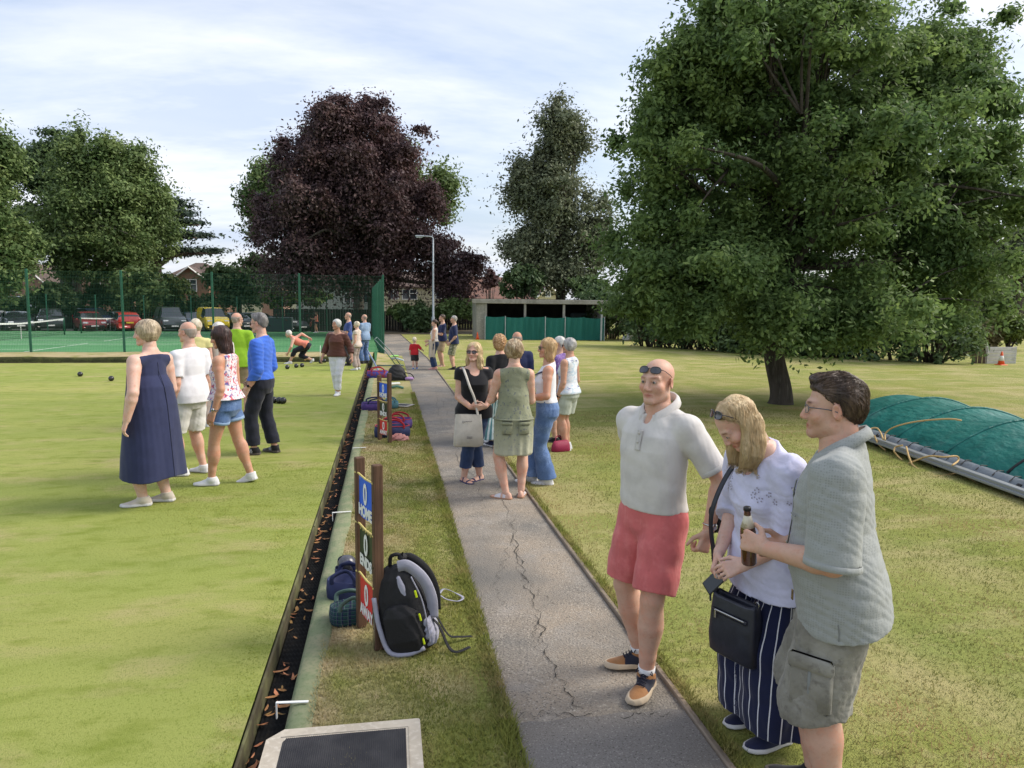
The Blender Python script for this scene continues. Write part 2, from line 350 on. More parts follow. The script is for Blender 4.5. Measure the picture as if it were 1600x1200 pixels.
mesh('tennis_court', V, [(0, 1, 2, 3), (1, 5, 6, 2), (2, 6, 7, 3)], m_court, smooth=False)['kind'] = 'structure'
m_line = M('court_line_white', (.78, .78, .74), .8)
mb = MB()
def cline(x0, y0, x1, y1, wd=.06):
    a = np.array([x0, y0]); b = np.array([x1, y1]); d = (b - a) / np.linalg.norm(b - a); nn = np.array([-d[1], d[0]]) * wd / 2
    mb.add([(*(a + nn), COURT_Z + .004), (*(a - nn), COURT_Z + .004), (*(b - nn), COURT_Z + .004), (*(b + nn), COURT_Z + .004)], [(0, 1, 2, 3)])
NX = -28.0 + 6.0
for (ya, yb_) in ((31.2, 41.2), (43.4, 54.2)):
    for yy in (ya, ya + 1.2, yb_ - 1.2, yb_): cline(NX - 13, yy, NX + 13, yy)
    for xx in (NX - 13, NX - 6.4, NX + 6.4, NX + 13): cline(xx, ya + .04, xx, yb_ - .04)
    cline(NX - 6.4, (ya + yb_) / 2, NX + 6.4, (ya + yb_) / 2)
o = mb.build('court_markings', m_line); o['kind'] = 'structure'
# bare soil and dead leaves where the path runs into the shrubs
sheet('leaf_litter', np.linspace(-.2, 20, 20), np.linspace(46.2, 58, 8), lambda X, Y: .03 + wav(X, Y, .03), M('leaf_litter', (.11, .085, .055), .95, [(3, (.07, .06, .035), .4, .6), (25, (.2, .16, .10), .55, .7)], [(25, .8)]))

# ================================================================== GRASS BLADES, FALLEN LEAVES (uncountable)
def blades(name, n, xr, yr, zf, h, mat, seed, wpow=1.0, wd=.0035, keep=None, clump=.35):
    r = np.random.default_rng(seed); u = r.random(n) ** wpow; y = yr[0] + (yr[1] - yr[0]) * u; x = xr[0] + (xr[1] - xr[0]) * r.random(n)
    if keep is not None: k = keep(x, y); x, y = x[k], y[k]
    n = len(x); z = zf(x, y) if callable(zf) else np.full(n, zf)
    nz = .5 + .5 * np.sin(x * 7.1 + 2 * np.sin(y * 3.3)) * np.sin(y * 6.3 + 1.5 * np.sin(x * 4.1))
    hh = h * (.45 + .75 * r.random(n)) * (1 - clump + clump * 1.6 * nz); a = r.random(n) * 6.283; ln = hh * (.3 + 1.1 * r.random(n))
    sz = (1 + np.hypot(x, y) * .12); w2 = wd * sz
    b = np.stack([x, y, z - .004], 1); t = b + np.stack([np.cos(a) * ln, np.sin(a) * ln, hh], 1); s = np.stack([-np.sin(a), np.cos(a), 0 * a], 1) * w2[:, None]
    V = np.stack([b - s, b + s, t], 1).reshape(-1, 3); F = np.arange(3 * n).reshape(-1, 3)
    o = mesh(name, V, F, mat, smooth=False, attr={'var': np.repeat(np.clip(.5 + .3 * r.normal(size=n) * .8 + .3 * (nz - .5), 0, 1), 3)}); o['kind'] = 'stuff'; return o
m_bl = M('grass_blade', (.20, .225, .055), .8, [(1.6, (.36, .30, .13), .48, .66, None, 5), (7, (.42, .36, .18), .60, .76)], var=.32, trans=.35, spec=.1)
m_bl2 = M('lawn_blade', (.22, .235, .07), .8, [(.9, (.40, .31, .14), .46, .64, (1, .55, 1), 5), (6, (.44, .37, .19), .60, .76)], var=.30, trans=.38, spec=.1)
m_bl3 = M('green_blade', (.26, .285, .06), .8, [(.55, (.19, .245, .045), .40, .62, (.35, 1.5, 1), 4), (1.6, (.36, .29, .12), .55, .78, (.7, 1.3, 1), 6)], var=.35, trans=.25, spec=.1)
blades('verge_grass_blades', 100000, (TS - .022, PL + .01), (1.9, 14), vz, .026, m_bl, 3, 1.9, .0022)
blades('verge_edge_grass', 16000, (PL - .05, PL + .035), (1.9, 16), vz, .040, m_bl, 4, 1.6, .0026)
def inlawn(x, y): return (x < 1.5 + .86 * y)
blades('lawn_grass_blades', 170000, (PR + .03, 9), (1.6, 13), lambda x, y: .012 + wav(x, y, .022) * np.clip((x - PR) / 3, 0, 1), .024, m_bl2, 5, 1.7, .0022, inlawn)
blades('lawn_edge_grass', 9000, (PR + .028, PR + .09), (1.6, 14), .012, .04, m_bl, 6, 1.6, .0026)
blades('green_grass_blades', 110000, (-4.2, DL), (1.6, 9), G_GREEN, .0065, m_bl3, 8, 1.6, .0018, lambda x, y: x > -.78 * y + .3, .2)
m_fall = M('fallen_leaf', (.38, .20, .085), .8, [(9, (.24, .12, .05), .45, .6), (14, (.50, .32, .15), .55, .7)], var=.4, spec=.15)
def fallen(name, n, xr, yr, z, size, seed, wpow=1.5, edge=None):
    r = np.random.default_rng(seed); V = []; F = []; va = []
    for i in range(n):
        y = yr[0] + (yr[1] - yr[0]) * r.random() ** wpow; x = xr[0] + (xr[1] - xr[0]) * (r.random() if edge is None else r.random() ** edge)
        a = r.random() * 6.28; l = size * (.6 + .7 * r.random()); w_ = l * (.16 + .12 * r.random()); cu = l * (.1 + .4 * r.random()); tl = r.normal(0, .35)
        P = np.array([[-l, 0, cu * .7], [-l * .4, -w_, .3 * w_], [-l * .4, w_, .3 * w_], [0, 0, -.1 * w_], [l * .45, -w_ * .9, .3 * w_], [l * .45, w_ * .9, .3 * w_], [l, 0, cu]]) @ rotx(tl).T @ rotz(a).T
        P += (x, y, z - P[:, 2].min() + .002 + .012 * r.random()); k = len(V); V += P.tolist()
        F += [(k, k + 1, k + 3), (k, k + 3, k + 2), (k + 1, k + 4, k + 3), (k + 2, k + 3, k + 5), (k + 3, k + 4, k + 6), (k + 3, k + 6, k + 5)]; va += [r.random()] * 7
    o = mesh(name, V, F, m_fall, smooth=True, attr={'var': va}); o['kind'] = 'stuff'; return o
fallen('fallen_leaves', 190, (DL + .03, DR - .02), (2.2, 12), -.092, .034, 21, 1.5, 1.9)
fallen('fallen_leaves', 120, (DL + .02, DR - .03), (2.3, 3.2), -.090, .036, 22, 1.0, 1.2)
fallen('fallen_leaves', 110, (DL + .03, DR - .02), (10, 23), -.092, .036, 23, 1.0, 1.5)
# ================================================================== TREES
def leaf_cloud(C, Rr, n, size, r, flat=1.0, up=.5, asp=.55, droop=0.0):
    """n leaf quads in clumps with centres C (k,3) and radii Rr (k,3)"""
    k = len(C); an = r.uniform(.6, 1.45, (k, 3)); Rr = Rr * an; idx = r.integers(0, k, n); stray = r.random(n) < .14; idx2 = r.integers(0, k, n); d = r.normal(size=(n, 3)); d /= np.linalg.norm(d, axis=1)[:, None]
    rad = np.minimum(np.abs(r.normal(size=n)) * .60 + .12, 1.25); mixw = np.where(stray, r.random(n), 0)[:, None]
    P = C[idx] * (1 - mixw * .5) + C[idx2] * mixw * .5 * (np.linalg.norm(C[idx] - C[idx2], axis=1) < 2.2 * Rr.mean() * 2)[:, None] + C[idx] * mixw * .5 * (np.linalg.norm(C[idx] - C[idx2], axis=1) >= 2.2 * Rr.mean() * 2)[:, None] + d * Rr[idx] * rad[:, None]
    P[:, 2] -= droop * rad ** 2 * Rr[idx][:, 0] * r.random(n)
    nrm = d * .7 + r.normal(size=(n, 3)) * .55; nrm[:, 2] += up; nrm /= np.linalg.norm(nrm, axis=1)[:, None]
    t = r.normal(size=(n, 3)); t[:, 2] -= droop; u = t - nrm * (t * nrm).sum(1)[:, None]; u /= np.linalg.norm(u, axis=1)[:, None] + 1e-9; v = np.cross(nrm, u)
    s = size * (.6 + .8 * r.random(n)); u *= s[:, None]; v *= (s * asp)[:, None]
    V = np.stack([P - u, P - v * .9 + u * .1, P + u, P + v * .9 + u * .1], 1).reshape(-1, 3)
    cl = r.random(k)
    return V, np.arange(4 * n).reshape(-1, 4), np.repeat(np.clip(.30 * cl[idx] + .5 * r.random(n) + .1, 0, 1), 4)
def limb_tube(a, b, ra, rb, r, sag=.1, n=7):
    m = (a + b) / 2 + r.normal(size=3) * np.linalg.norm(b - a) * .09; m[2] += sag * np.linalg.norm(b - a)
    P = spline([a, m, b], 4); return tube(P, np.linspace(ra, rb, len(P)), n)
m_bark = M('oak_bark', (.075, .062, .05), .95, [(6, (.045, .038, .03), .4, .6, (1, 1, .2)), (18, (.12, .105, .085), .55, .72, (1, 1, .15))], [(22, 1.0, (1, 1, .18), .04)])
m_bark2 = M('pale_bark', (.17, .165, .13), .95, [(5, (.10, .11, .075), .4, .6, (1, 1, .2))], [(14, .9, (1, 1, .2), .04)])
def leafmat(name, c, c2, trans=.3): return M(name, c, .55, [(.5, c2, .40, .62), (1.7, tuple(x * .72 for x in c), .5, .7)], var=.5, trans=trans, spec=.25)
def tree(name, label, base, top, crown_c, crown_r, clumps, clump_r, leaves, leaf, mat, bark, tr, seed, flat=.6, fork=None, lobes=None, droop=0.0, limbs=16, shell=.55, asp=.55, up=.5, cat='tree', lump=.22, group=None, minz=None):
    """crown: clumps on and under an uneven ellipsoid (or several, lobes = [(c, r, weight)]); limbs run from the trunk to the clumps"""
    r = np.random.default_rng(seed); base = np.array(base, float); root = empty(name, tuple(base), 0, label, cat, group)
    lobes = lobes or [(crown_c, crown_r, 1.0)]; C = []
    wts = np.array([l[2] for l in lobes]); wts = wts / wts.sum(); ph = r.random(6) * 6
    while len(C) < clumps:
        c, rr, _ = lobes[r.choice(len(lobes), p=wts)]; d = r.normal(size=3); d /= np.linalg.norm(d)
        az = math.atan2(d[1], d[0]); f = 1 + lump * (math.sin(3 * az + ph[0] + 2 * d[2]) * .5 + math.sin(5 * az + ph[1] - 4 * d[2]) * .4 + .5 * r.normal() * .6)
        q = np.array(c) + d * np.array(rr) * f * (shell + (1 - shell) * r.random()) ** 1.0 * (.93 if r.random() < .75 else .6)
        if minz is not None and q[2] < minz: continue
        C.append(q)
    C = np.array(C); rc = clump_r * (.6 + .8 * r.random(clumps)); Rr = np.stack([rc, rc, rc * flat], 1)
    V, F, va = leaf_cloud(C, Rr, leaves, leaf, r, up=up, asp=asp, droop=droop)
    o = mesh('crown', V - base, F, mat, root, smooth=False, attr={'var': va}); o['kind'] = 'stuff'
    # trunk and limbs
    b = MB(); fk = np.array(fork if fork is not None else (base * .55 + np.array(lobes[0][0]) * .45)); fk[2] = max(fk[2], base[2] + .1)
    mid = base * .5 + fk * .5 + r.normal(size=3) * tr * .25; ht = fk[2] - base[2]
    P = spline([base + (0, 0, -.15), base + (0, 0, .12 * ht), mid, fk], 6); s = np.linspace(0, 1, len(P)); rad = tr * (1 + .75 * np.exp(-s * 11)) * (1 - .28 * s)
    b.tube(P - base, rad, 14)
    topc = np.array(lobes[0][0]) + (0, 0, lobes[0][1][2] * .75)
    Pt = spline([fk, fk * .5 + topc * .5 + r.normal(size=3) * .3, topc], 5); b.tube(Pt - base, np.linspace(tr * .7, tr * .06, len(Pt)), 9)
    for i in r.choice(clumps, min(limbs, clumps), replace=False):
        t = .0 + .55 * r.random(); st = fk * (1 - t) + topc * t if C[i][2] > fk[2] else fk
        st = np.array([st[0], st[1], min(st[2], max(fk[2], C[i][2] - .3))]); ra = tr * (.42 - .2 * t)
        Vv, Ff = limb_tube(st - base, C[i] - base, ra, ra * .12, r); b.add(Vv, Ff)
        e = C[i]
        for _ in range(3):
            j = np.argsort(((C - e) ** 2).sum(1))[r.integers(1, 7)]; Vv, Ff = limb_tube((st * .35 + e * .65) - base, C[j] - base, ra * .35, ra * .07, r, n=5); b.add(Vv, Ff)
    b.build('trunk', bark, root, smooth=True)
    return root
m_oak = leafmat('oak_leaf', (.130, .215, .072), (.180, .265, .082), .48)
ob = at(1219, 632); D14 = ob
oc = deep(1262, 262, ob[1] + .3)
tree('oak_tree', 'large spreading oak with dense green crown on the open lawn', (ob[0], ob[1], 0), 9, None, None, 800, .43, 480000, .051, m_oak, m_bark, .235, 11, .72, fork=deep(1222, 445, ob[1]), cat='tree',
     lobes=[(oc, (4.05, 3.8, 3.6), 1.0), (deep(1075, 430, ob[1] - .2), (1.95, 2.4, 1.3), .26), (deep(1030, 250, ob[1]), (1.1, 2.0, 1.6), .12), (deep(1440, 420, ob[1] + .3), (1.75, 2.5, 1.35), .24), (deep(1260, 500, ob[1] - .6), (2.7, 2.6, .62), .16), (deep(1110, 110, ob[1]), (1.5, 1.8, 1.5), .16), (deep(1470, 130, ob[1] + .5), (1.6, 2.0, 1.9), .26), (deep(1500, 300, ob[1] + .3), (1.35, 2.2, 1.7), .26), (deep(1200, 60, ob[1]), (2.6, 2.6, 1.4), .24)], limbs=46, shell=.36, minz=1.32, lump=.2)
m_beech = leafmat('copper_beech_leaf', (.086, .054, .058), (.124, .072, .064), .28)
YB = 52.0
bb = deep(588, 515, YB); bb[2] = -.1
tree('copper_beech', 'huge copper beech with dark purple drooping crown beyond the courts', bb, 18, None, None, 460, 1.05, 270000, .12, m_beech, m_bark, .62, 12, .75, fork=deep(585, 430, YB), droop=.9, cat='tree',
     lobes=[(deep(545, 300, YB), (6.2, 6, 6.3), 1.0), (deep(555, 230, YB), (4.5, 4.6, 4.5), .5), (deep(462, 365, YB), (3.5, 4, 3.6), .34), (deep(640, 350, YB), (4.2, 4, 4.2), .3), (deep(712, 415, YB), (1.9, 2.2, 2.5), .16), (deep(540, 425, YB), (6.2, 4, 1.0), .2)], limbs=30, shell=.5, lump=.16)
m_g1 = leafmat('lime_tree_leaf', (.125, .195, .066), (.165, .23, .075)); m_g2 = leafmat('dark_leaf', (.080, .135, .058), (.105, .16, .062), .3)
m_g3 = leafmat('grey_green_leaf', (.15, .18, .105), (.18, .20, .12)); m_g4 = leafmat('bright_shrub_leaf', (.095, .145, .03), (.14, .17, .045))
def bg_tree(lbl, px, ybase, Y, lobes_px, mat, leaves, leaf, tr, seed, name='broadleaf_tree', bark=None, fork_y=None, clumps=120, cr=1.3, flat=.6, zb=-.4, **k):
    s = Y / FOC; b = deep(px, 470, Y); b[2] = zb
    lo = [(deep(x, y, Y + dy), (rx * s, rx * s * .9, ry * s), wgt) for (x, y, rx, ry, wgt, dy) in lobes_px]
    return tree(name, lbl, b, 0, None, None, clumps, cr, leaves, leaf, mat, bark or m_bark, tr, seed, max(flat, .75) if flat != .4 else flat, lobes=lo, fork=deep(px + 2, fork_y or lobes_px[0][1] + 40, Y), group='trees around the ground', **k)
bg_tree('tall green tree showing behind both sides of the copper beech', 560, 0, 66, [(555, 300, 145, 110, 1, 0), (418, 300, 20, 60, .3, 0), (690, 296, 22, 45, .22, 0), (400, 335, 18, 45, .15, 0)], m_g1, 60000, .17, .5, 31, cr=1.2)
bg_tree('tall airy ash tree standing behind the open shed', 878, 0, 49, [(868, 310, 72, 125, 1, 0), (882, 205, 50, 48, .45, 0), (825, 390, 42, 50, .3, 0), (930, 370, 34, 80, .35, 0), (872, 425, 60, 28, .3, 0), (815, 290, 34, 50, .25, 0)], m_g3, 95000, .12, .42, 32, fork_y=400, cr=.95, flat=.9, lump=.25, limbs=40, shell=.2, clumps=300)
bg_tree('broad lime tree with pale trunk beyond the parked cars', 103, 0, 70, [(150, 330, 95, 95, 1, 0), (205, 300, 55, 75, .5, 0), (170, 255, 60, 42, .4, 0), (120, 400, 120, 35, .35, -1)], m_g1, 90000, .16, .62, 33, bark=m_bark2, fork_y=400, clumps=150, cr=1.4)
bg_tree('dark pine crown rising beside the lime tree', 118, 0, 78, [(90, 255, 60, 48, 1, 0), (20, 300, 55, 70, .8, 0), (60, 360, 80, 60, .6, 0)], m_g2, 60000, .17, .5, 34, name='pine_tree', fork_y=330, cr=1.2, flat=.4)
bg_tree('second lime tree with slim dark trunk left of the cedar', 145, 0, 74, [(190, 370, 70, 50, 1, 0), (225, 345, 38, 60, .6, 0)], m_g1, 40000, .16, .4, 35, fork_y=420, cr=1.2)
bg_tree('leafy tree at the far end of the car park reaching highest on its side', -20, 0, 60, [(-25, 330, 60, 130, 1, 0), (-12, 225, 32, 40, .3, 0), (10, 400, 50, 60, .4, 0)], m_g1, 40000, .16, .5, 36, cr=1.2)
bg_tree('round green tree in front of the brick house', 372, 0, 72, [(375, 445, 52, 34, 1, 0), (400, 425, 30, 25, .3, 0)], m_g2, 14000, .22, .3, 37, cr=.9, fork_y=470)
bg_tree('wispy tall tree beyond the hedge by the pale screen', 1590, 0, 36, [(1590, 400, 55, 75, 1, 0), (1620, 330, 60, 60, .5, 0)], m_g3, 12000, .13, .25, 38, cr=.6, shell=.2, zb=0, limbs=40, lump=.35)
# cedar: flat shelves on long level limbs
def cedar():
    Y = 84; s = Y / FOC; b = deep(243, 470, Y); b[2] = -.4; r = np.random.default_rng(41); root = empty('cedar_tree', tuple(b), 0, 'cedar with flat layered branches reaching out over the house roof', 'tree', 'trees around the ground')
    tb = MB(); tp = deep(246, 300, Y); tb.tube(spline([b - b, deep(243, 420, Y) - b, deep(247, 370, Y) - b, tp - b], 5), np.linspace(.85, .2, 16), 10); C = []; Rr = []
    for (x0, y0, x1, y1) in [(248, 415, 345, 396), (248, 385, 322, 372), (248, 365, 312, 352), (247, 345, 298, 338), (246, 325, 280, 322), (245, 400, 205, 390), (245, 370, 200, 360)]:
        for dyy in (-3, 0, 3):
            a = deep(x0, y0, Y); e = deep(x1 - abs(dyy) * 5, y1, Y + dyy * 1.4); m_ = deep(x0 * .7 + x1 * .3, y0 * .35 + y1 * .65 - 4, Y + dyy * .5)
            P = spline([a, m_, e], 6); tb.tube(P - b, np.linspace(.28, .05, len(P)), 6)
            for t in np.linspace(.35, 1, 7):
                q = P[int(t * (len(P) - 1))]; C.append(q + (r.normal() * .5, r.normal() * .8, .35)); Rr.append((1.5, 1.5, .35))
    tb.build('trunk', M('cedar_bark', (.20, .13, .10), .95, [(4, (.12, .085, .07), .4, .6)], [(10, .8)]), root, smooth=True)
    V, F, va = leaf_cloud(np.array(C), np.array(Rr), 16000, .26, r, up=1.2, asp=.4); o = mesh('crown', V - b, F, leafmat('cedar_needle', (.035, .060, .038), (.05, .075, .045), .15), root, smooth=False, attr={'var': va}); o['kind'] = 'stuff'
cedar()
# shrubs and hedges
def shrub(lbl, px, py, Y, rx, ry, mat, n, leaf, seed, name='shrub', group='shrubs around the ground', cat='shrub', dz=.7, cr=.35):
    s = Y / FOC; c = deep(px, py, Y); r = np.random.default_rng(seed); b = c.copy(); b[2] = 0 if Y < 55 else -.45; root = empty(name, tuple(b), 0, lbl, cat, group)
    k = max(14, int(rx * 1.2)); d = r.normal(size=(k, 3)); d /= np.linalg.norm(d, axis=1)[:, None]; Rv = np.array((rx * s, rx * s * dz, ry * s))
    C = c + d * Rv * (.45 + .5 * r.random(k))[:, None]; C[:, 2] = np.maximum(C[:, 2], b[2] + .15); rc = max(.3, cr * min(rx, ry) * s) * (.7 + .7 * r.random(k))
    V, F, va = leaf_cloud(C, np.stack([rc, rc, rc * .85], 1), n, leaf, r); o = mesh('foliage', V - b, F, mat, root, smooth=False, attr={'var': va}); o['kind'] = 'stuff'
    t = MB()
    for i in range(min(k, 9)): t.tube([np.array([r.normal() * .1, r.normal() * .1, 0]), (C[i] - b) * .5, C[i] - b], [.05, .035, .015], 5)
    t.build('stem', m_bark, root, smooth=True); return root
for a in [('mid green shrub behind the parked dark van', 222, 448, 66, 44, 32, m_g1, 7000, .2, 51), ('rounded bright shrub beside the brick house', 268, 452, 68, 26, 24, m_g4, 4000, .18, 52), ('dark low shrub at the far end of the car park', 85, 462, 66, 34, 20, m_g2, 5000, .2, 53),
          ('dark shrub under the lime tree near the cars', 165, 462, 70, 30, 18, m_g2, 4000, .2, 54), ('green shrub before the cream houses under the beech', 440, 468, 64, 30, 16, m_g4, 4500, .18, 55), ('small green shrub over the dark fence of the courts', 490, 465, 64, 26, 12, m_g1, 3000, .18, 56),
          ('rounded shrub at the end of the path', 655, 495, 49, 24, 26, m_g2, 4500, .14, 57), ('green climber over the trellis near the lamp post', 710, 482, 50, 40, 15, m_g1, 4500, .14, 58), ('bushy shrub beside the lamp post base', 628, 488, 50, 24, 14, m_g1, 3000, .14, 59),
          ('dark shrub rising behind the flat shed roof', 815, 440, 47, 34, 26, m_g2, 5000, .16, 60), ('green shrub showing over the far end of the shed', 925, 450, 47, 32, 22, m_g2, 5000, .16, 61), ('copper leaved bush against the tiled roof', 765, 440, 60, 12, 18, m_beech, 2500, .18, 62),
          ('bright yellow green shrub behind the pale screen', 1578, 512, 30, 42, 26, m_g4, 9000, .10, 63), ('pale brown shrub between hedge and screen', 1545, 525, 30, 20, 18, M('brown_shrub_leaf', (.16, .135, .06), .8, var=.4, trans=.2), 3000, .09, 64),
          ('light green bush at the hedge end with pale flowers', 1500, 520, 27, 42, 42, m_g1, 12000, .085, 65)]:
    shrub(*a)
def hedge(lbl, pts, ht, th, mat, n, leaf, seed):
    P = np.array([[p[0], p[1]] for p in pts]); r = np.random.default_rng(seed); root = empty('hedge', (P[0][0], P[0][1], 0), 0, lbl, 'hedge', 'hedges along the boundary'); b = np.array([P[0][0], P[0][1], 0])
    seg = np.linalg.norm(np.diff(P, axis=0), axis=1); cs = np.concatenate([[0], np.cumsum(seg)]); t = r.random(n // 90) * cs[-1]
    cx = np.interp(t, cs, P[:, 0]); cy = np.interp(t, cs, P[:, 1]); hz = ht * (.85 + .25 * np.sin(t * .7 + 1) * np.sin(t * 1.9))
    C = np.stack([cx + r.normal(size=len(t)) * th * .35, cy + r.normal(size=len(t)) * th * .35, .15 + hz * r.random(len(t)) ** .8], 1); rc = .5 * (.6 + .8 * r.random(len(t)))
    V, F, va = leaf_cloud(C, np.stack([rc, rc, rc * .8], 1), n, leaf, r); o = mesh('foliage', V - b, F, mat, root, smooth=False, attr={'var': va}); o['kind'] = 'stuff'
    s = MB()
    for i in range(0, len(t), 4): s.tube([(cx[i] - b[0], cy[i] - b[1], 0), C[i] - b], [.05, .02], 5)
    s.build('stem', m_bark, root, smooth=True)
hedge('tall dark mixed hedge along the lawn behind the oak', [at(1000, 541), at(1180, 553), at(1340, 561), at(1480, 569)], 3.5, 1.5, m_g2, 64000, .10, 71)
hedge('rough hedge beyond the shed', [at(905, 522), at(960, 530), at(1010, 533)], 3.2, 1.6, m_g2, 14000, .12, 72)
hedge('long dark hedge behind the car park', [deep(-80, 470, 69), deep(130, 470, 69), deep(330, 470, 70)], 2.4, 1.2, m_g2, 16000, .18, 73)
o = [deep(1400 + 70 * i, 400, 60 + 3 * (i % 2)) for i in range(8)]
for i, q in enumerate(o[2:6]):
    shrub(['far pale tree beyond the hedge just past the oak', 'far dark tree beyond the hedge behind the pale screen', 'far pale tree at the edge of the tree line', 'far dark tree ending the tree line'][i], 1500 + 60 * i, 440 + (i % 2) * 10, 62, 60, 70, m_g2 if i % 2 else m_g3, 6000, .3, 80 + i, name='broadleaf_tree', group='trees around the ground', cat='tree')
# ================================================================== HOUSES BEYOND
m_brick = M('house_brick', (.26, .145, .095), .9, [(3, (.20, .11, .075), .4, .6), (22, (.33, .21, .15), .5, .7, (1, 1, 3))], [(30, .4, (1, 1, 3))])
m_pbrick = M('pink_brick', (.36, .215, .155), .9, [(3, (.30, .17, .12), .4, .6), (22, (.42, .28, .21), .5, .7, (1, 1, 3))])
m_cream = M('cream_render', (.62, .56, .38), .9, [(1.5, (.52, .47, .32), .45, .65)])
m_pale = M('pale_boarding', (.45, .48, .42), .9, [(1.5, (.38, .41, .36), .45, .65, (1, 1, 8))])
m_tile = M('roof_tile', (.125, .085, .07), .85, [(2, (.085, .065, .058), .42, .6), (14, (.17, .12, .10), .5, .7, (1, 1, 3))], [(9, .8, (1, 1, 4), .05)])
m_rtile = M('red_roof_tile', (.20, .105, .08), .85, [(2, (.13, .08, .066), .42, .6), (14, (.26, .15, .115), .5, .7, (1, 1, 3))], [(9, .8, (1, 1, 4), .05)])
m_white = M('white_paint', (.78, .77, .74), .5, [(4, (.68, .67, .63), .5, .7)])
m_glass = M('window_glass', (.045, .055, .065), .06, spec=.9)
def house(lbl, x0, x1, Y, ye, yr, wall, roof, gable=False, wins=(), chim=None, hip=0.0, dep=8.0, skylights=()):
    A = deep(x0, ye, Y); B = deep(x1, ye, Y); zr = deep((x0 + x1) / 2, yr, Y)[2]; ze = A[2]; w_ = B[0] - A[0]; cx = (A[0] + B[0]) / 2; z0 = -.5
    root = empty('house', (cx, Y, z0), 0, lbl, 'house', 'houses beyond the car park'); h = ze - z0; hr = zr - z0; a = w_ / 2
    if gable:
        V = [(-a, 0, 0), (a, 0, 0), (a, 0, h), (0, 0, hr), (-a, 0, h), (-a, dep, 0), (a, dep, 0), (a, dep, h), (0, dep, hr), (-a, dep, h)]
        mesh('wall', V, [(0, 1, 2, 3, 4), (6, 5, 9, 8, 7), (1, 6, 7, 2), (5, 0, 4, 9)], wall, root, False)
        o = .35; sl = (hr - h) / a; E = a + o; hz = h - o * sl + .06; rz = hr + .06
        mb = MB()
        for s in (-1, 1):
            v = [(s * E, -o, hz), (0, -o, rz), (0, dep + o, rz), (s * E, dep + o, hz), (s * E, -o, hz + .12), (0, -o, rz + .12), (0, dep + o, rz + .12), (s * E, dep + o, hz + .12)]
            mb.add(v, [(0, 1, 2, 3), (7, 6, 5, 4), (0, 4, 5, 1), (3, 2, 6, 7), (0, 3, 7, 4)])
        mb.build('roof', roof, root)
        mb = MB()
        for s in (-1, 1): mb.tube([(s * E, -o - .03, hz + .02), (s * .0, -o - .03, rz + .02)], .09, 4)
        mb.build('bargeboard', m_white, root)
    else:
        V = [(-a, 0, 0), (a, 0, 0), (a, 0, h), (-a, 0, h), (-a, dep, 0), (a, dep, 0), (a, dep, h), (-a, dep, h)]
        F = [(0, 1, 2, 3), (5, 4, 7, 6), (1, 5, 6, 2), (4, 0, 3, 7)]
        hx = a - hip
        if hip == 0: V += [(-a, dep / 2, hr), (a, dep / 2, hr)]; F += [(3, 8, 7), (2, 6, 9)]
        mesh('wall', V, F, wall, root, False)
        o = .4; k = (hr - h) / (dep / 2); hz = h - o * k
        v = [(-a - o, -o, hz), (a + o, -o, hz), (a + o, dep + o, hz), (-a - o, dep + o, hz), (-hx - (o if hip == 0 else 0), dep / 2, hr), (hx + (o if hip == 0 else 0), dep / 2, hr)]
        v2 = [(x, y, z + .15) for x, y, z in v]; f = [(0, 1, 5, 4), (2, 3, 4, 5), (1, 2, 5), (3, 0, 4)]
        if hip == 0: f = f[:2]
        MB().add(v2, f).add(v, [tuple(reversed(q)) for q in f]).add([(-a - o, -o - .02, hz), (a + o, -o - .02, hz), (a + o, -o - .02, hz + .16), (-a - o, -o - .02, hz + .16)], [(0, 1, 2, 3)]).build('roof', roof, root)
    for (wx, wy, ww, wh) in wins:
        q = deep(wx, wy, Y); s = Y / FOC; ww *= s; wh *= s; c = (q[0] - cx, -.03, q[2] - z0)
        mb = MB(); t = .09
        mb.box((c[0], c[1], c[2] + wh / 2), (ww + t, .1, t)).box((c[0], c[1], c[2] - wh / 2), (ww + t, .1, t)).box((c[0] - ww / 2, c[1], c[2]), (t, .1, wh - t)).box((c[0] + ww / 2, c[1], c[2]), (t, .1, wh - t)).box((c[0], c[1] - .003, c[2]), (t, .1, wh - t)).box((c[0] + ww * .25, c[1] - .006, c[2] + wh * .1), (ww * .42, .09, t * .8))
        fr = mb.build('window', m_white, root); MB().box((c[0], c[1] + .03, c[2]), (ww - .05, .02, wh - .05)).build('pane', m_glass, fr)
    for (wx, wy, ww, wh) in skylights:
        q = deep(wx, wy, Y); s = Y / FOC; zz = q[2] - z0; yy = (zz - h) / (hr - h) * dep / 2 - .05
        ang = math.atan2(hr - h, dep / 2); Rm = rotx(ang); fr = MB().box((q[0] - cx, yy - .05, zz + .17), (ww * s, wh * s * 1.6, .1), Rm=Rm).build('skylight', m_tile, root); MB().box((q[0] - cx, yy - .10, zz + .22), (ww * s - .15, wh * s * 1.6 - .15, .06), Rm=Rm).build('pane', M('sky_glass', (.55, .6, .68), .08, spec=.9), fr)
    if chim:
        q = deep(*chim, Y); mb = MB().box((q[0] - cx, dep / 2, (hr + q[2] - z0) / 2), (.9, .6, max(.8, q[2] - z0 - hr + 1.6))); mb.build('chimney', wall, root)
    return root
house('brick house with brown hipped roof beyond the car park', 252, 352, 98, 436, 410, m_brick, m_tile, hip=3.2, chim=None)
house('brick front gable with white bargeboards and a four light window', 266, 326, 96.4, 440, 418, m_brick, m_tile, True, [(297, 446, 18, 17)], dep=3)
house('pinkish brick gable end behind the dark shrubs', 2, 66, 90, 438, 412, m_pbrick, m_tile, True, [(22, 452, 12, 9)])
house('brick house half hidden by the lime trees', 120, 196, 92, 430, 408, m_pbrick, m_tile, True, [(150, 448, 12, 12), (180, 450, 10, 12)])
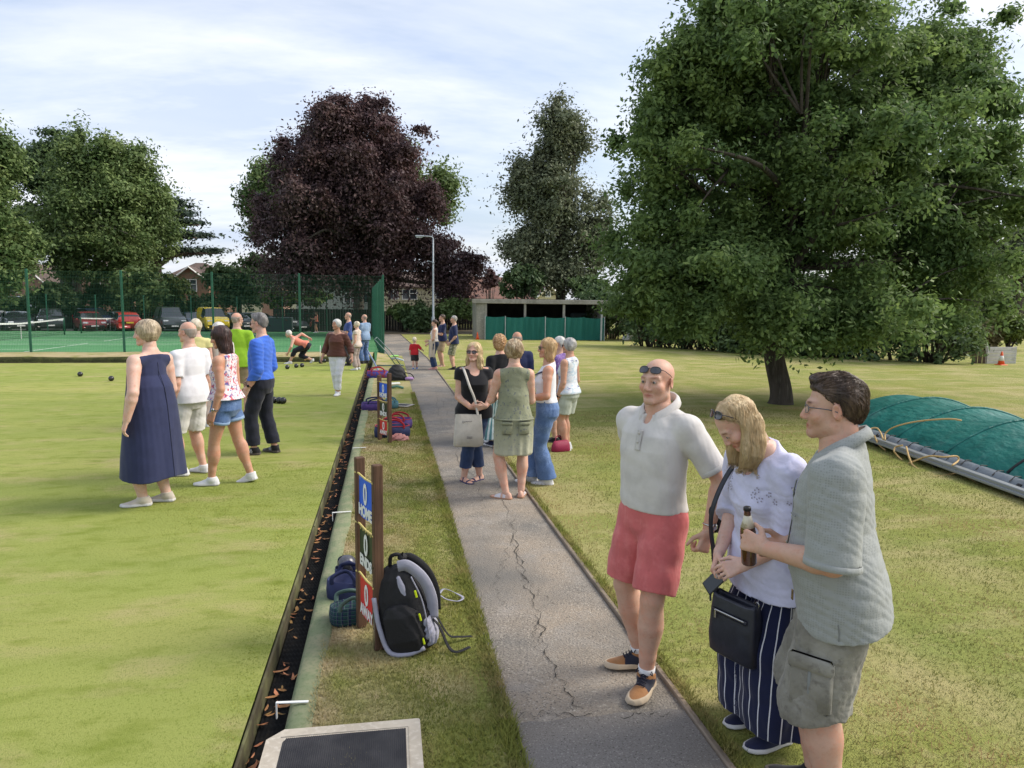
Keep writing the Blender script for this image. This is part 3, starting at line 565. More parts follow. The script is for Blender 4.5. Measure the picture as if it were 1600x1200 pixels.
house('small pale brick gable far off between the round tree and the beech', 408, 440, 100, 444, 430, m_pbrick, m_tile, True, [(424, 452, 8, 9)])
house('cream rendered house with white windows behind the trellis', 600, 742, 76, 447, 425, m_cream, m_tile, False, [(694, 459, 26, 15), (640, 460, 22, 15), (615, 460, 14, 14)])
house('pale boarded house under the beech crown', 462, 596, 80, 446, 428, m_pale, m_tile, False, [(498, 466, 24, 12), (548, 466, 20, 14), (575, 466, 14, 14)])
house('long red tiled house with roof lights above the shed', 740, 872, 70, 470, 433, m_pbrick, m_rtile, False, skylights=[(824, 456, 8, 9), (835, 456, 8, 9)], dep=10)
house('white bargeboard gable projecting above the shed roof', 842, 872, 68.5, 462, 446, m_cream, m_rtile, True, [(856, 459, 8, 10)], dep=3)

# ================================================================== FENCES
m_gpost = M('green_coated_steel', (.018, .105, .06), .45, [(5, (.025, .12, .07), .45, .6)], spec=.4)
m_wire = M('green_coated_wire', (.022, .10, .06), .5, spec=.4)
def weld_fence(name, lbl, P0, P1, z0, z1, nb, vs, hs, wr, skip=()):
    a = np.array(P0, float); b = np.array(P1, float); L_ = np.linalg.norm(b - a); d = (b - a) / L_; ang = math.atan2(d[1], d[0]); root = empty(name, (a[0], a[1], z0), ang, lbl, 'fence'); bay = L_ / nb; h = z1 - z0; post = None; pan = None
    for k in range(nb + 1):
        if post is None: post = MB().bbox((0, 0, h / 2 + .02), (.07, .07, h + .06), .008).build('post', m_gpost, root)
        else: post = post.copy(); col.objects.link(post)
        post.location = (k * bay, 0, 0)
        if k < nb:
            if pan is None:
                mb = MB()
                for i in range(int(bay / vs) + 1):
                    x = .05 + i * vs
                    if x < bay - .04: mb.add([(x - wr, -.045, .03), (x + wr, -.045, .03), (x, -.045 + wr * 1.6, .03), (x - wr, -.045, h), (x + wr, -.045, h), (x, -.045 + wr * 1.6, h)], [(0, 1, 4, 3), (1, 2, 5, 4), (2, 0, 3, 5)])
                for j in range(int(h / hs) + 1):
                    z = .05 + j * hs
                    if z < h: mb.add([(.03, -.052, z - wr), (.03, -.052 + wr * 1.6, z), (.03, -.052, z + wr), (bay - .03, -.052, z - wr), (bay - .03, -.052 + wr * 1.6, z), (bay - .03, -.052, z + wr)], [(0, 3, 4, 1), (1, 4, 5, 2), (2, 5, 3, 0)])
                pan = mb.build('mesh_panel', m_wire, root); pan['kind'] = 'stuff'
            else: pan = pan.copy(); col.objects.link(pan)
            pan.location = (k * bay, 0, 0)
    return root
fx = [at(74, 548, .2)[0], at(598, 549, .13)[0]]
bayw = (fx[1] - at(186, 548, .2)[0]) / 4.0
bayw = 3.02
weld_fence('court_fence', 'tall green weld mesh court fence facing the bowling green', (-.14 - 13 * bayw, 27.42), (-.14, 27.42), .12, 2.98, 13, .0505, .2, .0023)
weld_fence('court_fence', 'green weld mesh court fence running beside the far path', (-.16, 27.5), (-1.25, 57.0), -.25, 2.9, 10, .0505, .2, .0026)
weld_fence('court_fence', 'far green court fence in front of the parked cars', (-44, 57.2), (-1.3, 57.2), -.3, 2.3, 13, .12, .4, .003)
# dark timber fence and trellis at the back
m_dkw = M('dark_stained_timber', (.022, .024, .022), .85, [(3, (.035, .035, .03), .4, .6)], [(30, .5, (1, 1, .1))])
def board_fence(lbl, p0, p1, z0, h, bw=.16, trellis=0.0, name='timber_fence', mat=None):
    a = np.array(p0, float); b = np.array(p1, float); L_ = np.linalg.norm(b - a); ang = math.atan2(*(b - a)[::-1]); root = empty(name, (a[0], a[1], z0), ang, lbl, 'fence'); n = int(L_ / bw); src = None
    n = min(n, 150); bw = L_ / n
    for i in range(n):
        if src is None: src = MB().box((bw / 2, 0, h / 2), (bw - .012, .022, h)).build('board', mat or m_dkw, root)
        else: src = src.copy(); col.objects.link(src)
        src.location = (i * bw, .008 * (i % 2), .01 * math.sin(i * 2.3))
    if trellis:
        mb = MB()
        for i in range(int(L_ / .3) + 1): mb.box((i * .3, .0, h + trellis / 2), (.03, .02, trellis))
        for j in range(int(trellis / .25) + 1): mb.box((L_ / 2, -.022, h + .02 + j * .25), (L_, .02, .03))
        o = mb.build('trellis', mat or m_dkw, root); o['kind'] = 'stuff'
    for i in range(0, int(L_ / 2.4) + 1): MB().box((min(i * 2.4, L_ - .05), .05, (h + trellis) / 2), (.1, .07, h + trellis + .05)).build('post', mat or m_dkw, root)
board_fence('dark timber fence with trellis top at the end of the path', deep(598, 515, 53)[:2], deep(742, 515, 53)[:2], 0, 1.35, .2, .75)
board_fence('dark stained fence along the back of the courts', (deep(428, 500, 58.4)[0], 58.4), (-1.4, 58.4), -.3, 1.75, .2, 0)
board_fence('low dark boundary fence behind the parked cars', (-47, 67), (-9, 66.5), -.45, 1.2, .3, 0)

# ================================================================== NETS
m_net = M('net_cord', (.02, .022, .02), .8); m_tape = M('net_tape', (.74, .74, .72), .7)
def tennis_net(lbl, x, ya, yb):
    root = empty('tennis_net', (x, (ya + yb) / 2, COURT_Z), 0, lbl, 'tennis net', 'nets of the two courts'); h = (yb - ya) / 2
    for s in (-1, 1): MB().lathe([(.045, 0), (.045, 1.08), (.03, 1.11)], 10, (0, s * h, 0)).build('post', m_gpost, root, True)
    ys = np.linspace(-h + .05, h - .05, 25); zt = .93 + .14 * (np.abs(ys) / h) ** 1.3
    V = []; 
    for y, z in zip(ys, zt): V += [(-.012, y, z - .085), (-.012, y, z), (.012, y, z), (.012, y, z - .085)]
    mesh('tape', V, [(4 * i + j, 4 * i + (j + 1) % 4, 4 * i + 4 + (j + 1) % 4, 4 * i + 4 + j) for i in range(24) for j in range(4)], m_tape, root, False)
    mb = MB()
    for y in np.arange(-h + .1, h, .11): z = np.interp(y, ys, zt) - .09; mb.add([(0, y - .006, .03), (0, y + .006, .03), (0, y + .006, z), (0, y - .006, z), (.004, y, .03), (.004, y, z)], [(0, 1, 2, 3), (1, 4, 5, 2), (4, 0, 3, 5)])
    for z in np.arange(.06, .86, .11): mb.add([(0, -h, z - .006), (0, h, z - .006), (0, h, z + .006), (0, -h, z + .006), (.004, -h, z), (.004, h, z)], [(0, 1, 2, 3), (1, 5, 4, 0), (5, 2, 3, 4)])
    o = mb.build('netting', m_net, root); o['kind'] = 'stuff'
    MB().box((-.02, 0, .46), (.008, .07, .9)).build('centre_strap', m_tape, root)
    return root
q1 = at(101, 523, COURT_Z); q2 = at(118, 521.5, COURT_Z)
NX = q1[0]
tennis_net('nearer tennis net with white centre strap', q1[0], q1[1] - 11.2, q1[1])
tennis_net('tennis net stretched in front of the red cars', q2[0] + .1, q2[1] + .7, q2[1] + 11.4)

# ================================================================== CARS
m_tyre = M('tyre_rubber', (.02, .02, .02), .8); m_rim = M('alloy_rim', (.45, .45, .46), .35, metal=.8); m_carglass = M('car_glass', (.02, .024, .028), .05, spec=1.0)
m_lamp = M('headlight_glass', (.75, .77, .8), .1, spec=.8); m_tail = M('tail_light_red', (.45, .02, .02), .2); m_trim = M('black_trim', (.02, .02, .022), .6); m_plate_w = M('plate_white', (.75, .75, .72), .5); m_plate_y = M('plate_yellow', (.75, .55, .05), .5)
KINDS = {  # y (front +), roof z; belt z constant-ish
    'hatch': (4.1, 1.76, .92, [(-2.05, .80), (-2.0, .98), (-1.75, 1.30), (-1.35, 1.46), (-.2, 1.50), (.45, 1.40), (1.15, .98), (1.75, .86), (2.02, .70), (2.05, .5)]),
    'estate': (4.6, 1.80, .94, [(-2.3, .85), (-2.25, 1.0), (-2.05, 1.36), (-1.6, 1.46), (0, 1.48), (.5, 1.40), (1.25, .99), (2.0, .86), (2.27, .70), (2.3, .5)]),
    'suv': (4.6, 1.88, 1.08, [(-2.3, .9), (-2.25, 1.12), (-2.1, 1.55), (-1.7, 1.68), (0, 1.72), (.55, 1.62), (1.2, 1.16), (2.0, 1.04), (2.26, .86), (2.3, .55)]),
    'van': (4.5, 1.86, 1.08, [(-2.25, 1.0), (-2.22, 1.5), (-2.15, 1.82), (-1.6, 1.90), (.4, 1.90), (.85, 1.82), (1.55, 1.16), (2.05, 1.0), (2.23, .82), (2.25, .55)])}
def car(kind, lbl, pos, head, c, name='parked_car', cat='car', group='cars in the car park', rear_plate=False):
    Ln, W, belt, pf = KINDS[kind]; root = empty(name, tuple(pos), -R(head), lbl, cat, group); paint = M('car_paint_%s' % '_'.join(str(int(x * 999)) for x in c), c, .3, spec=.5, coat=.6)
    ys = np.array([p[0] for p in pf]); zs = np.array([p[1] for p in pf]); yy = np.unique(np.concatenate([np.linspace(ys[0], ys[-1], 22), ys])); H = np.interp(yy, ys, zs); a = W / 2
    wv = a * (1 - .10 * np.clip((np.abs(yy) - Ln * .38) / (Ln * .12), 0, 1) ** 1.5); zb = .22 + .10 * (np.abs(yy) > Ln * .47)
    bl = np.minimum(belt + 0 * yy, H - .02); V = []; K = 8
    for y, h, w_, b0, z0 in zip(yy, H, wv, bl, zb):
        up = max(h - b0, .02); wr = w_ * (.95 - .22 * min(1, up / .55))
        V += [(0, y, z0), (w_ * .9, y, z0), (w_, y, z0 + (b0 - z0) * .3), (w_, y, b0 - (b0 - z0) * .22), (w_ * .955, y, b0), (wr, y, h - .05 * min(1, up / .3)), (wr * .86, y, h), (0, y, h + .015)]
    n = len(yy); V = np.array(V); Vm = V * (-1, 1, 1); allV = np.concatenate([V, Vm]); B = []; G = {}
    for side in (0, 1):
        o = side * n * K
        for i in range(n - 1):
            ym = (yy[i] + yy[i + 1]) / 2; rise = (H[i] + H[i + 1]) / 2 - belt; sl = (H[i + 1] - H[i]) / (yy[i + 1] - yy[i])
            for j in range(K - 1):
                f = (o + i * K + j, o + i * K + j + 1, o + i * K + K + j + 1, o + i * K + K + j)
                if side == 0: f = f[::-1]
                key = None
                if rise > .10:
                    if sl < -.42 and ym > 0 and j >= 5: key = 'windscreen'
                    elif sl > .42 and ym < 0 and j >= 5 and rise > .2: key = 'rear_window'
                    elif j == 4 and rise > .16 and not (kind == 'van' and ym < .1): key = 'side_window' + ('R' if side else 'L')
                (G.setdefault(key, []) if key else B).append(f)
        B.append(tuple(o + j for j in range(K))); B.append(tuple(o + (n - 1) * K + j for j in range(K)))
    mesh('body', allV, B, paint, root, True)
    for k, f in G.items():
        ids = sorted({i for q in f for i in q}); mp = {v: i for i, v in enumerate(ids)}; mesh(k.rstrip('LR'), allV[ids], [tuple(mp[i] for i in q) for q in f], m_carglass, root, False)
    r = .31 if kind in ('hatch', 'estate') else .34; wsrc = None
    for sx in (-1, 1):
        for wy in (-Ln * .30, Ln * .31):
            if wsrc is None: ty = MB().lathe([(r * .62, -.1), (r * .95, -.11), (r, -.07), (r, .07), (r * .95, .11), (r * .62, .1)], 20, Rm=roty(math.pi / 2)).build('wheel', m_tyre, root, True); rm = MB().lathe([(.02, -.105), (r * .6, -.10), (r * .62, .10), (.02, .105)], 12, Rm=roty(math.pi / 2)).build('rim', m_rim, ty, False); wsrc = ty
            else: wsrc = copy_tree(wsrc, root)
            wo = wsrc if wsrc.parent else wsrc; 
            for o in root.children:
                pass
            wsrc.location = (sx * (a - .10), wy, r)
    # copy_tree returns nothing distinct for the first; lamps, plates, bumper
    for sx in (-1, 1):
        MB().bbox((sx * a * .68, Ln / 2 - .10, belt - .24), (.36, .16, .15), .03).build('headlight', m_lamp, root); MB().bbox((sx * a * .80, -Ln / 2 + .05, belt - .06), (.22, .12, .26), .03).build('tail_light', m_tail, root)
        MB().bbox((sx * (a + .07), Ln * .17, belt + .02), (.17, .09, .13), .03).build('wing_mirror', paint, root)
    MB().bbox((0, Ln / 2 - .02, .42), (W * .72, .09, .20), .03).build('grille', m_trim, root); MB().box((0, Ln / 2 + .032, .46), (.5, .012, .11)).build('number_plate', m_plate_w, root); MB().box((0, -Ln / 2 - .012, .72), (.5, .012, .11)).build('number_plate', m_plate_y, root)
    return root
CZ = -.42
def cpos(px, Y): p = deep(px, 500, Y); return (p[0], Y, CZ)
RED, DKRED, BLK, GRY, SIL, NAVY, YEL = (.42, .035, .03), (.25, .03, .035), (.014, .015, .018), (.10, .105, .11), (.42, .43, .45), (.02, .03, .075), (.75, .56, .03)
for a in [('estate', 'dark saloon with broad windscreen parked nose out behind the nearer net', cpos(27, 60.2), 150, (.03, .033, .045)), ('suv', 'black estate car behind the tree with pale trunk', cpos(80, 61.5), 158, BLK), ('hatch', 'silver car cut off at the car park end', cpos(-10, 61), 165, SIL),
          ('hatch', 'dark red hatchback parked beside the brighter red one', cpos(140, 60.2), 150, DKRED), ('hatch', 'bright red hatchback parked rear out', cpos(195, 60.2), -28, RED), ('suv', 'dark blue tall car behind the dark red hatchback', cpos(147, 64.6), 140, NAVY), ('estate', 'grey car behind the bright red hatchback', cpos(190, 64.2), 145, GRY),
          ('estate', 'dark blue car squeezed between the dark van and the yellow van', cpos(300, 63.2), 152, NAVY), ('hatch', 'black hatchback parked next to the yellow van', cpos(368, 61.8), 145, BLK), ('estate', 'dark car at the end of the row by the green shrub', cpos(402, 63), 120, (.03, .03, .035)), ('suv', 'dark car with pale bonnet facing the courts under the beech', cpos(467, 60.5), 165, (.05, .055, .065)), ('estate', 'white car far back by the pink brick gable', (deep(45, 460, 80)[0], 80, .8), 110, (.7, .7, .7))]:
    car(*a)
car('van', 'dark grey van with big side panel parked by the courts', cpos(265, 61), 155, (.05, .056, .062), 'parked_van', 'van')
car('van', 'bright yellow van in the car park', cpos(331, 61.5), 155, YEL, 'parked_van', 'van')
MB().bbox((0, 0, .55), (1.9, .9, 1.1), .05).build('grit_bin', M('bin_grey', (.05, .07, .075), .6), None)
gb = bpy.data.objects['grit_bin']; gb.location = (*deep(438, 510, 58.0)[:2], -.3); tag(gb, 'dark grey storage bin beside the dark car under the beech', 'storage bin')

# ================================================================== LAMP POST
lp = at(677, 522); m_galv = M('galvanised_steel', (.42, .45, .47), .5, [(3, (.34, .37, .39), .42, .6)], metal=.4)
root = empty('lamp_post', tuple(lp), 0, 'tall grey lamp post with short arm beside the path', 'lamp post'); hp = tall(lp, 371)
MB().lathe([(.11, 0), (.11, 1.1), (.075, 1.15), (.06, hp * .6), (.05, hp - .1)], 12).tube(spline([(0, 0, hp - .2), (-.02, 0, hp - .02), (-.16, 0, hp + .05), (-.55, 0, hp + .07)], 5), .04, 8).build('pole', m_galv, root, True)
MB().bbox((-.85, 0, hp + .06), (.62, .24, .11), .04).build('lamp_head', m_galv, root); MB().bbox((-.88, 0, hp - .01), (.42, .18, .05), .02).build('lamp_glass', m_lamp, root); MB().bbox((0, -.02, hp * .74), (.16, .22, .05), .01).tube([(0, 0, hp * .745), (-.35, 0, hp * .76)], .02, 6).build('bracket', m_galv, root)

# ================================================================== SHED with netting front
m_conc = M('stained_concrete', (.30, .285, .25), .9, [(1.2, (.20, .19, .16), .42, .62, (1, 1, .3)), (10, (.36, .34, .30), .5, .7)], [(20, .4)])
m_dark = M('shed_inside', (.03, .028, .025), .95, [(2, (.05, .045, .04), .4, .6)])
sa = at(757, 531); sb = at(941, 532); s0 = at(738, 529)
root = empty('open_shed', tuple(sa), math.atan2(sb[1] - sa[1], sb[0] - sa[0]), 'long flat roofed open shed with concrete posts', 'shed'); Ls = np.linalg.norm((sb - sa)[:2]); hs = tall(sa, 474); hr = tall(sa, 467.5)
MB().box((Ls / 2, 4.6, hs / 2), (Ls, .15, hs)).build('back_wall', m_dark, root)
mb = MB()
for i in range(9): mb.bbox((-.42 - .10 * (i % 1), .35 + i * .5, hs / 2), (.10, .49, hs), .01)
mb.build('side_wall', m_conc, root)
MB().bbox((-.16, .02, hs / 2), (.55, .12, hs), .01).build('wing_wall', m_conc, root)
MB().box((Ls + .02, 2.4, hs / 2), (.12, 4.4, hs)).build('side_wall', m_conc, root)
for i in range(4):
    MB().bbox((Ls * i / 3 * .985 + .06, 0, hs / 2), (.13, .14, hs), .015).build('post', m_conc, root)
MB().bbox((Ls / 2 - .2, -.10, (hs + hr) / 2), (Ls + 1.0, .12, hr - hs), .015).build('fascia', m_conc, root)
MB().box((Ls / 2 - .2, 2.3, hr - .02), (Ls + .9, 4.7, .10)).build('roof', M('felt_roof', (.07, .068, .06), .95, [(1, (.06, .08, .03), .5, .65)]), root)
m_nett = M('teal_windbreak', (.012, .115, .095), .8, [(.8, (.02, .15, .125), .42, .62, (1, 1, .25)), (60, (.008, .08, .066), .5, .7)], [(3, .9, (1, 1, .2), .08)])
rt = empty('windbreak_fence', tuple(sa), math.atan2(sb[1] - sa[1], sb[0] - sa[0]), 'teal netting fence closing the front of the shed', 'fence'); hn = tall(sa, 494)
for i in range(6):
    V = []; x0 = Ls * i / 6; x1 = Ls * (i + 1) / 6; zt = hn - .03 * (i % 2)
    for k in range(13):
        x = x0 + (x1 - x0) * k / 12
        for j in range(4): V.append((x, -.42 + .035 * math.sin(k * 1.7 + i * 2) * (j in (1, 2)) + .02 * math.sin(k * 2.9 + j), .03 + (zt - .03) * j / 3 - .04 * math.sin(math.pi * k / 12) * (j == 3)))
    mesh('net_panel', V, [(k * 4 + j, k * 4 + j + 1, k * 4 + 5 + j, k * 4 + 4 + j) for k in range(12) for j in range(3)], m_nett, rt)
for x in [0, Ls / 6, Ls / 2, Ls * 5 / 6 * .8, Ls]: MB().lathe([(.022, 0), (.022, hn + .03)], 8, (x, -.46, 0)).build('post', m_galv, rt)
gp = at(939, 533); g = MB().bbox((0, 0, .85), (.09, .09, 1.7), .01).build('gate_post', m_galv); g.location = gp; tag(g, 'pale slim post at the shed end of the teal netting', 'post')
MB().bbox((0, 0, .5), (1.1, .6, .9), .05).build('storage_chest', M('grey_blue_plastic', (.16, .2, .22), .6)); q = bpy.data.objects['storage_chest']; c = deep(906, 505, 43.2); q.location = (c[0], 43.2, .55); tag(q, 'grey box stored on the shelf inside the open shed', 'box')
# red cones
m_cone = M('cone_orange', (.72, .11, .03), .5); m_cw = M('cone_white', (.78, .77, .74), .5)
def cone(lbl, px, py, h, stripe=True):
    p = at(px, py); root = empty('traffic_cone', tuple(p), 0, lbl, 'traffic cone'); s = h / .5
    MB().bbox((0, 0, .02 * s), (.32 * s, .32 * s, .04 * s), .02 * s).build('base', m_cone, root); MB().lathe([(.115 * s, .04 * s), (.08 * s, .2 * s), (.05 * s, .36 * s), (.025 * s, .5 * s)], 16).build('cone_body', m_cone, root, True)
    if stripe: MB().lathe([(.089 * s, .17 * s), (.056 * s, .345 * s), (.05 * s, .35 * s)], 16).build('white_band', m_cw, root, True)
cone('orange traffic cone with white band before the pale screen', 1564, 571, .5)
cone('small plain red cone by the shed corner', 746, 531, .42, False)
# pale screen, white bag, brown shed, pickets
m_scr = M('weathered_white_boards', (.50, .49, .46), .85, [(3, (.40, .39, .36), .42, .62), (30, (.58, .57, .54), .5, .7, (.2, 1, 1))])
p0, p1 = at(1541, 569), at(1586, 569); rt = empty('board_screen', tuple(p0), math.atan2(p1[1] - p0[1], p1[0] - p0[0]), 'low pale board screen at the lawn edge behind the cone', 'screen'); w_ = np.linalg.norm(p1 - p0)
for i in range(5): MB().bbox((w_ / 2, 0, .07 + i * .125), (w_, .03, .115), .006).build('board', m_scr, rt)
for x in (.0, w_): MB().bbox((x, .03, .32), (.07, .05, .66), .006).build('post', m_scr, rt)
p0, p1 = at(1520, 568), at(1541, 569); board_fence('short dark brown timber fence by the pale screen', p0[:2], p1[:2], 0, .5, .12, 0, mat=M('brown_timber', (.14, .10, .075), .9))
m_brn = M('brown_shiplap', (.23, .125, .075), .85, [(3, (.17, .09, .055), .42, .62)])
p0 = at(996, 532); rt = empty('garden_shed', tuple(p0), .1, 'small brown shiplap shed under the oak branches', 'shed')
for i in range(10): MB().bbox((.7, 0, .09 + i * .165), (1.5, .03, .155), .01).build('board', m_brn, rt)
MB().bbox((.7, .7, .82), (1.45, 1.3, 1.64), .02).build('wall', m_brn, rt); MB().bbox((.7, .65, 1.72), (1.7, 1.6, .08), .02).build('roof', m_tile, rt)
for i in range(5):
    p = at(944 + i * 4.0, 530); o = MB().bbox((0, 0, .16), (.05, .02, .32), .005).build('picket', M('bare_timber', (.42, .33, .22), .85)); o.location = p; tag(o, 'short bare timber picket in the grass by the shed', 'picket', 'pickets by the shed')
p = at(980, 532); r = np.random.default_rng(5); mb = MB()
for i in range(7): a = r.random(3); mb.lathe([(.02, 0), (.16, .03), (.2, .12), (.13, .24), (.03, .29)], 9, ((a[0] - .5) * .7, (a[1] - .5) * .3, .16 * (i > 4)))
o = mb.build('white_sack', M('white_plastic', (.75, .76, .78), .6, [(5, (.6, .61, .63), .5, .6)], [(12, .9, None, .05)]), None, True); o.location = p; tag(o, 'crumpled white plastic sack lying before the brown shed', 'sack')
p = at(1022, 533); o = MB().bbox((0, 0, .25), (.8, .5, .45), .06).lathe([(.12, .47), (.10, .6), (.02, .62)], 10).build('red_container', M('red_plastic', (.5, .03, .04), .6)); o.location = p; tag(o, 'red plastic container under the hedge by the brown shed', 'container')

# ================================================================== HOOPED GROUND COVER on the right
m_cov = M('green_cover_sheet', (.010, .125, .105), .55, [(1.5, (.016, .15, .128), .42, .62), (7, (.010, .10, .085), .5, .7), (3, (.05, .16, .14), .58, .72), (22, (.03, .12, .10), .6, .72)], [(5, .8, (1, 1.8, 1), .05), (30, .2)], spec=.35)
m_cov2 = M('cover_hem_grey', (.16, .185, .21), .7, [(4, (.11, .13, .15), .45, .6)]); m_rail = M('aluminium_rail', (.30, .32, .33), .45, metal=.5); m_rope = M('tan_rope', (.55, .38, .17), .9, bump=[(200, .6)])
ca = at(1290, 664); cb = at(1640, 792); rail = (cb - ca); Lc = np.linalg.norm(rail[:2]); ang = math.atan2(rail[1], rail[0]); Lx = Lc + 1.5; Wc = 2.2; Hc = .44
rt = empty('pitch_cover', tuple(ca), ang, 'long green sheeted ground cover on hoops with a rail along its side', 'ground cover')
NS = 6; sp = Lx / NS; V = []; nx = NS * 12 + 1; ny = 27
def cov_z(x, y):
    t = y / Wc; ridge = abs(((x / sp) % 1) - .5) * 2; sag = 1 - .09 * (1 - ridge ** 2) - .02 * math.sin(x * 3)
    e = min(1, x / .3); 
    return .17 + Hc * sag * (math.sin(math.pi * t) ** .75) * (.25 + .75 * math.sqrt(max(0, min(1, e)))) + .008 * math.sin(x * 7 + y * 5)
for i in range(nx):
    for j in range(ny): x = Lx * i / (nx - 1); y = Wc * j / (ny - 1); V.append((x, y, cov_z(x, y)))
mesh('sheet', V, [(i * ny + j, (i + 1) * ny + j, (i + 1) * ny + j + 1, i * ny + j + 1) for i in range(nx - 1) for j in range(ny - 1)], m_cov, rt)
for k in range(NS + 1):
    x = min(max(k * sp, .03), Lx - .03); MB().tube([(x, y, cov_z(x, y) + .004) for y in np.linspace(.02, Wc - .02, 22)], .018, 6).build('hoop', m_cov if k != 4 else m_trim, rt, True)
m_hem = mesh('hem', [(Lx * i / 60, [-.16, -.10, .02][j], [.13, .20 + .012 * math.sin(i * 1.9), .185][j]) for i in range(61) for j in range(3)], [(i * 3 + j, i * 3 + 3 + j, i * 3 + 4 + j, i * 3 + 1 + j) for i in range(60) for j in range(2)], m_cov2, rt)
MB().bbox((Lx / 2, -.20, .125), (Lx, .09, .055), .008).bbox((Lx / 2, -.255, .10), (Lx, .03, .03), .005).build('rail', m_rail, rt)
MB().bbox((Lx / 2, Wc + .05, .12), (Lx, .09, .055), .008).build('rail', m_rail, rt)
for k in range(5): MB().lathe([(.09, -.03), (.09, .03)], 14, (.5 + k * Lx / 4.6, -.10, .09), Rm=roty(math.pi / 2) @ np.eye(3)).build('wheel', m_trim, rt)
for k in range(24): MB().tube([(.2 + k * Lx / 24, .03, .20), (.24 + k * Lx / 24, -.07, .215), (.27 + k * Lx / 24, -.15, .17)], .006, 5).build('lacing_loop', m_trim, rt)
def croute(lbl, pts):
    P = []
    for (px, py, z) in pts: P.append(at(px, py, z))
    V, F = tube(spline(P, 8), .011, 6); o = mesh('rope', V, F, m_rope); tag(o, lbl, 'rope', 'tie ropes on the ground cover')
croute('tan rope looped up from the rail and laid high on the green sheet', [(1383, 688, .2), (1384, 677, .28), (1398, 667, .4), (1430, 659, .52), (1470, 655, .62), (1490, 655, .66), (1502, 657, .66)])
croute('short tan rope arching over the far part of the rail', [(1359, 679, .2), (1361, 670, .26), (1370, 669, .28), (1376, 676, .25), (1380, 687, .2)])
croute('tan rope trailing on the grass below the far rail', [(1366, 680, .2), (1372, 693, .10), (1384, 704, .02)])
croute('tan rope curled like a hook beside the rail', [(1410, 696, .22), (1400, 698, .16), (1397, 705, .12), (1402, 712, .06), (1410, 719, .02)])
croute('long tan rope looping over the rail and back across the grass', [(1416, 698, .2), (1421, 716, .1), (1430, 730, .02), (1460, 744, .02), (1485, 741, .03), (1500, 737, .10)])
croute('wide tan rope loop lying on the grey hem', [(1420, 724, .03), (1450, 713, .18), (1475, 714, .24), (1495, 713, .25), (1497, 720, .2), (1488, 727, .18)])
croute('thin tan rope running off along the grass by the cover', [(1514, 737, .14), (1512, 745, .04), (1530, 757, .02), (1560, 768, .02), (1600, 776, .02)])
# ================================================================== FIGURES: implicit surfaces meshed with surface nets
f32 = np.float32
def nrm(v): v = np.asarray(v, float); return v / (np.linalg.norm(v) + 1e-9)
def s_cone(p, a, b, ra, rb):
    a = np.asarray(a, f32); ba = np.asarray(b, f32) - a; q = p - a; t = np.clip(q @ ba / max(1e-9, float(ba @ ba)), 0, 1)
    return np.sqrt(((q - t[:, None] * ba) ** 2).sum(1)) - (ra + (rb - ra) * t)
def s_ell(p, c, r, Rm=None):
    q = p - np.asarray(c, f32)
    if Rm is not None: q = q @ np.asarray(Rm, f32)
    r = np.asarray(r, f32); k0 = np.sqrt(((q / r) ** 2).sum(1)); k1 = np.sqrt(((q / (r * r)) ** 2).sum(1)) + 1e-6
    return k0 * (k0 - 1) / k1
def smin(a, b, k):
    h = np.maximum(k - np.abs(a - b), 0) / k; return np.minimum(a, b) - h * h * k * .25
def smax(a, b, k): return -smin(-a, -b, k)
def s_loft(q, nodes, n=2.3):
    """q in the loft frame; nodes rows (z, a, b, cy)"""
    z = np.array([r[0] for r in nodes]); zz = np.clip(q[:, 2], z[0], z[-1])
    a = np.interp(zz, z, [r[1] for r in nodes]).astype(f32); b = np.interp(zz, z, [r[2] for r in nodes]).astype(f32); c = np.interp(zz, z, [r[3] for r in nodes]).astype(f32)
    rr = ((np.abs(q[:, 0]) / a) ** n + (np.abs(q[:, 1] - c) / b) ** n) ** (1 / n)
    d = (rr - 1) * np.minimum(a, b); dz = np.maximum(q[:, 2] - z[-1], z[0] - q[:, 2])
    return smax(d, dz, .012)
def folds(p, f, seed, st=(1, 1, 1)):
    r = np.random.default_rng(seed); q = p * np.asarray(st, f32) * f * 3.2; o = 0
    for k in range(3):
        d1, d2 = r.normal(size=3).astype(f32), r.normal(size=3).astype(f32); ph = r.random(2) * 6.28
        x = np.sin(q @ d1 + ph[0] + 1.6 * np.sin(q @ d2 * .7 + ph[1])); o = o + (x if k == 0 else 1.2 - 2.2 * np.sqrt(np.abs(x) + .02)) / (k + 1); q = q * 1.7
    return o / 1.8
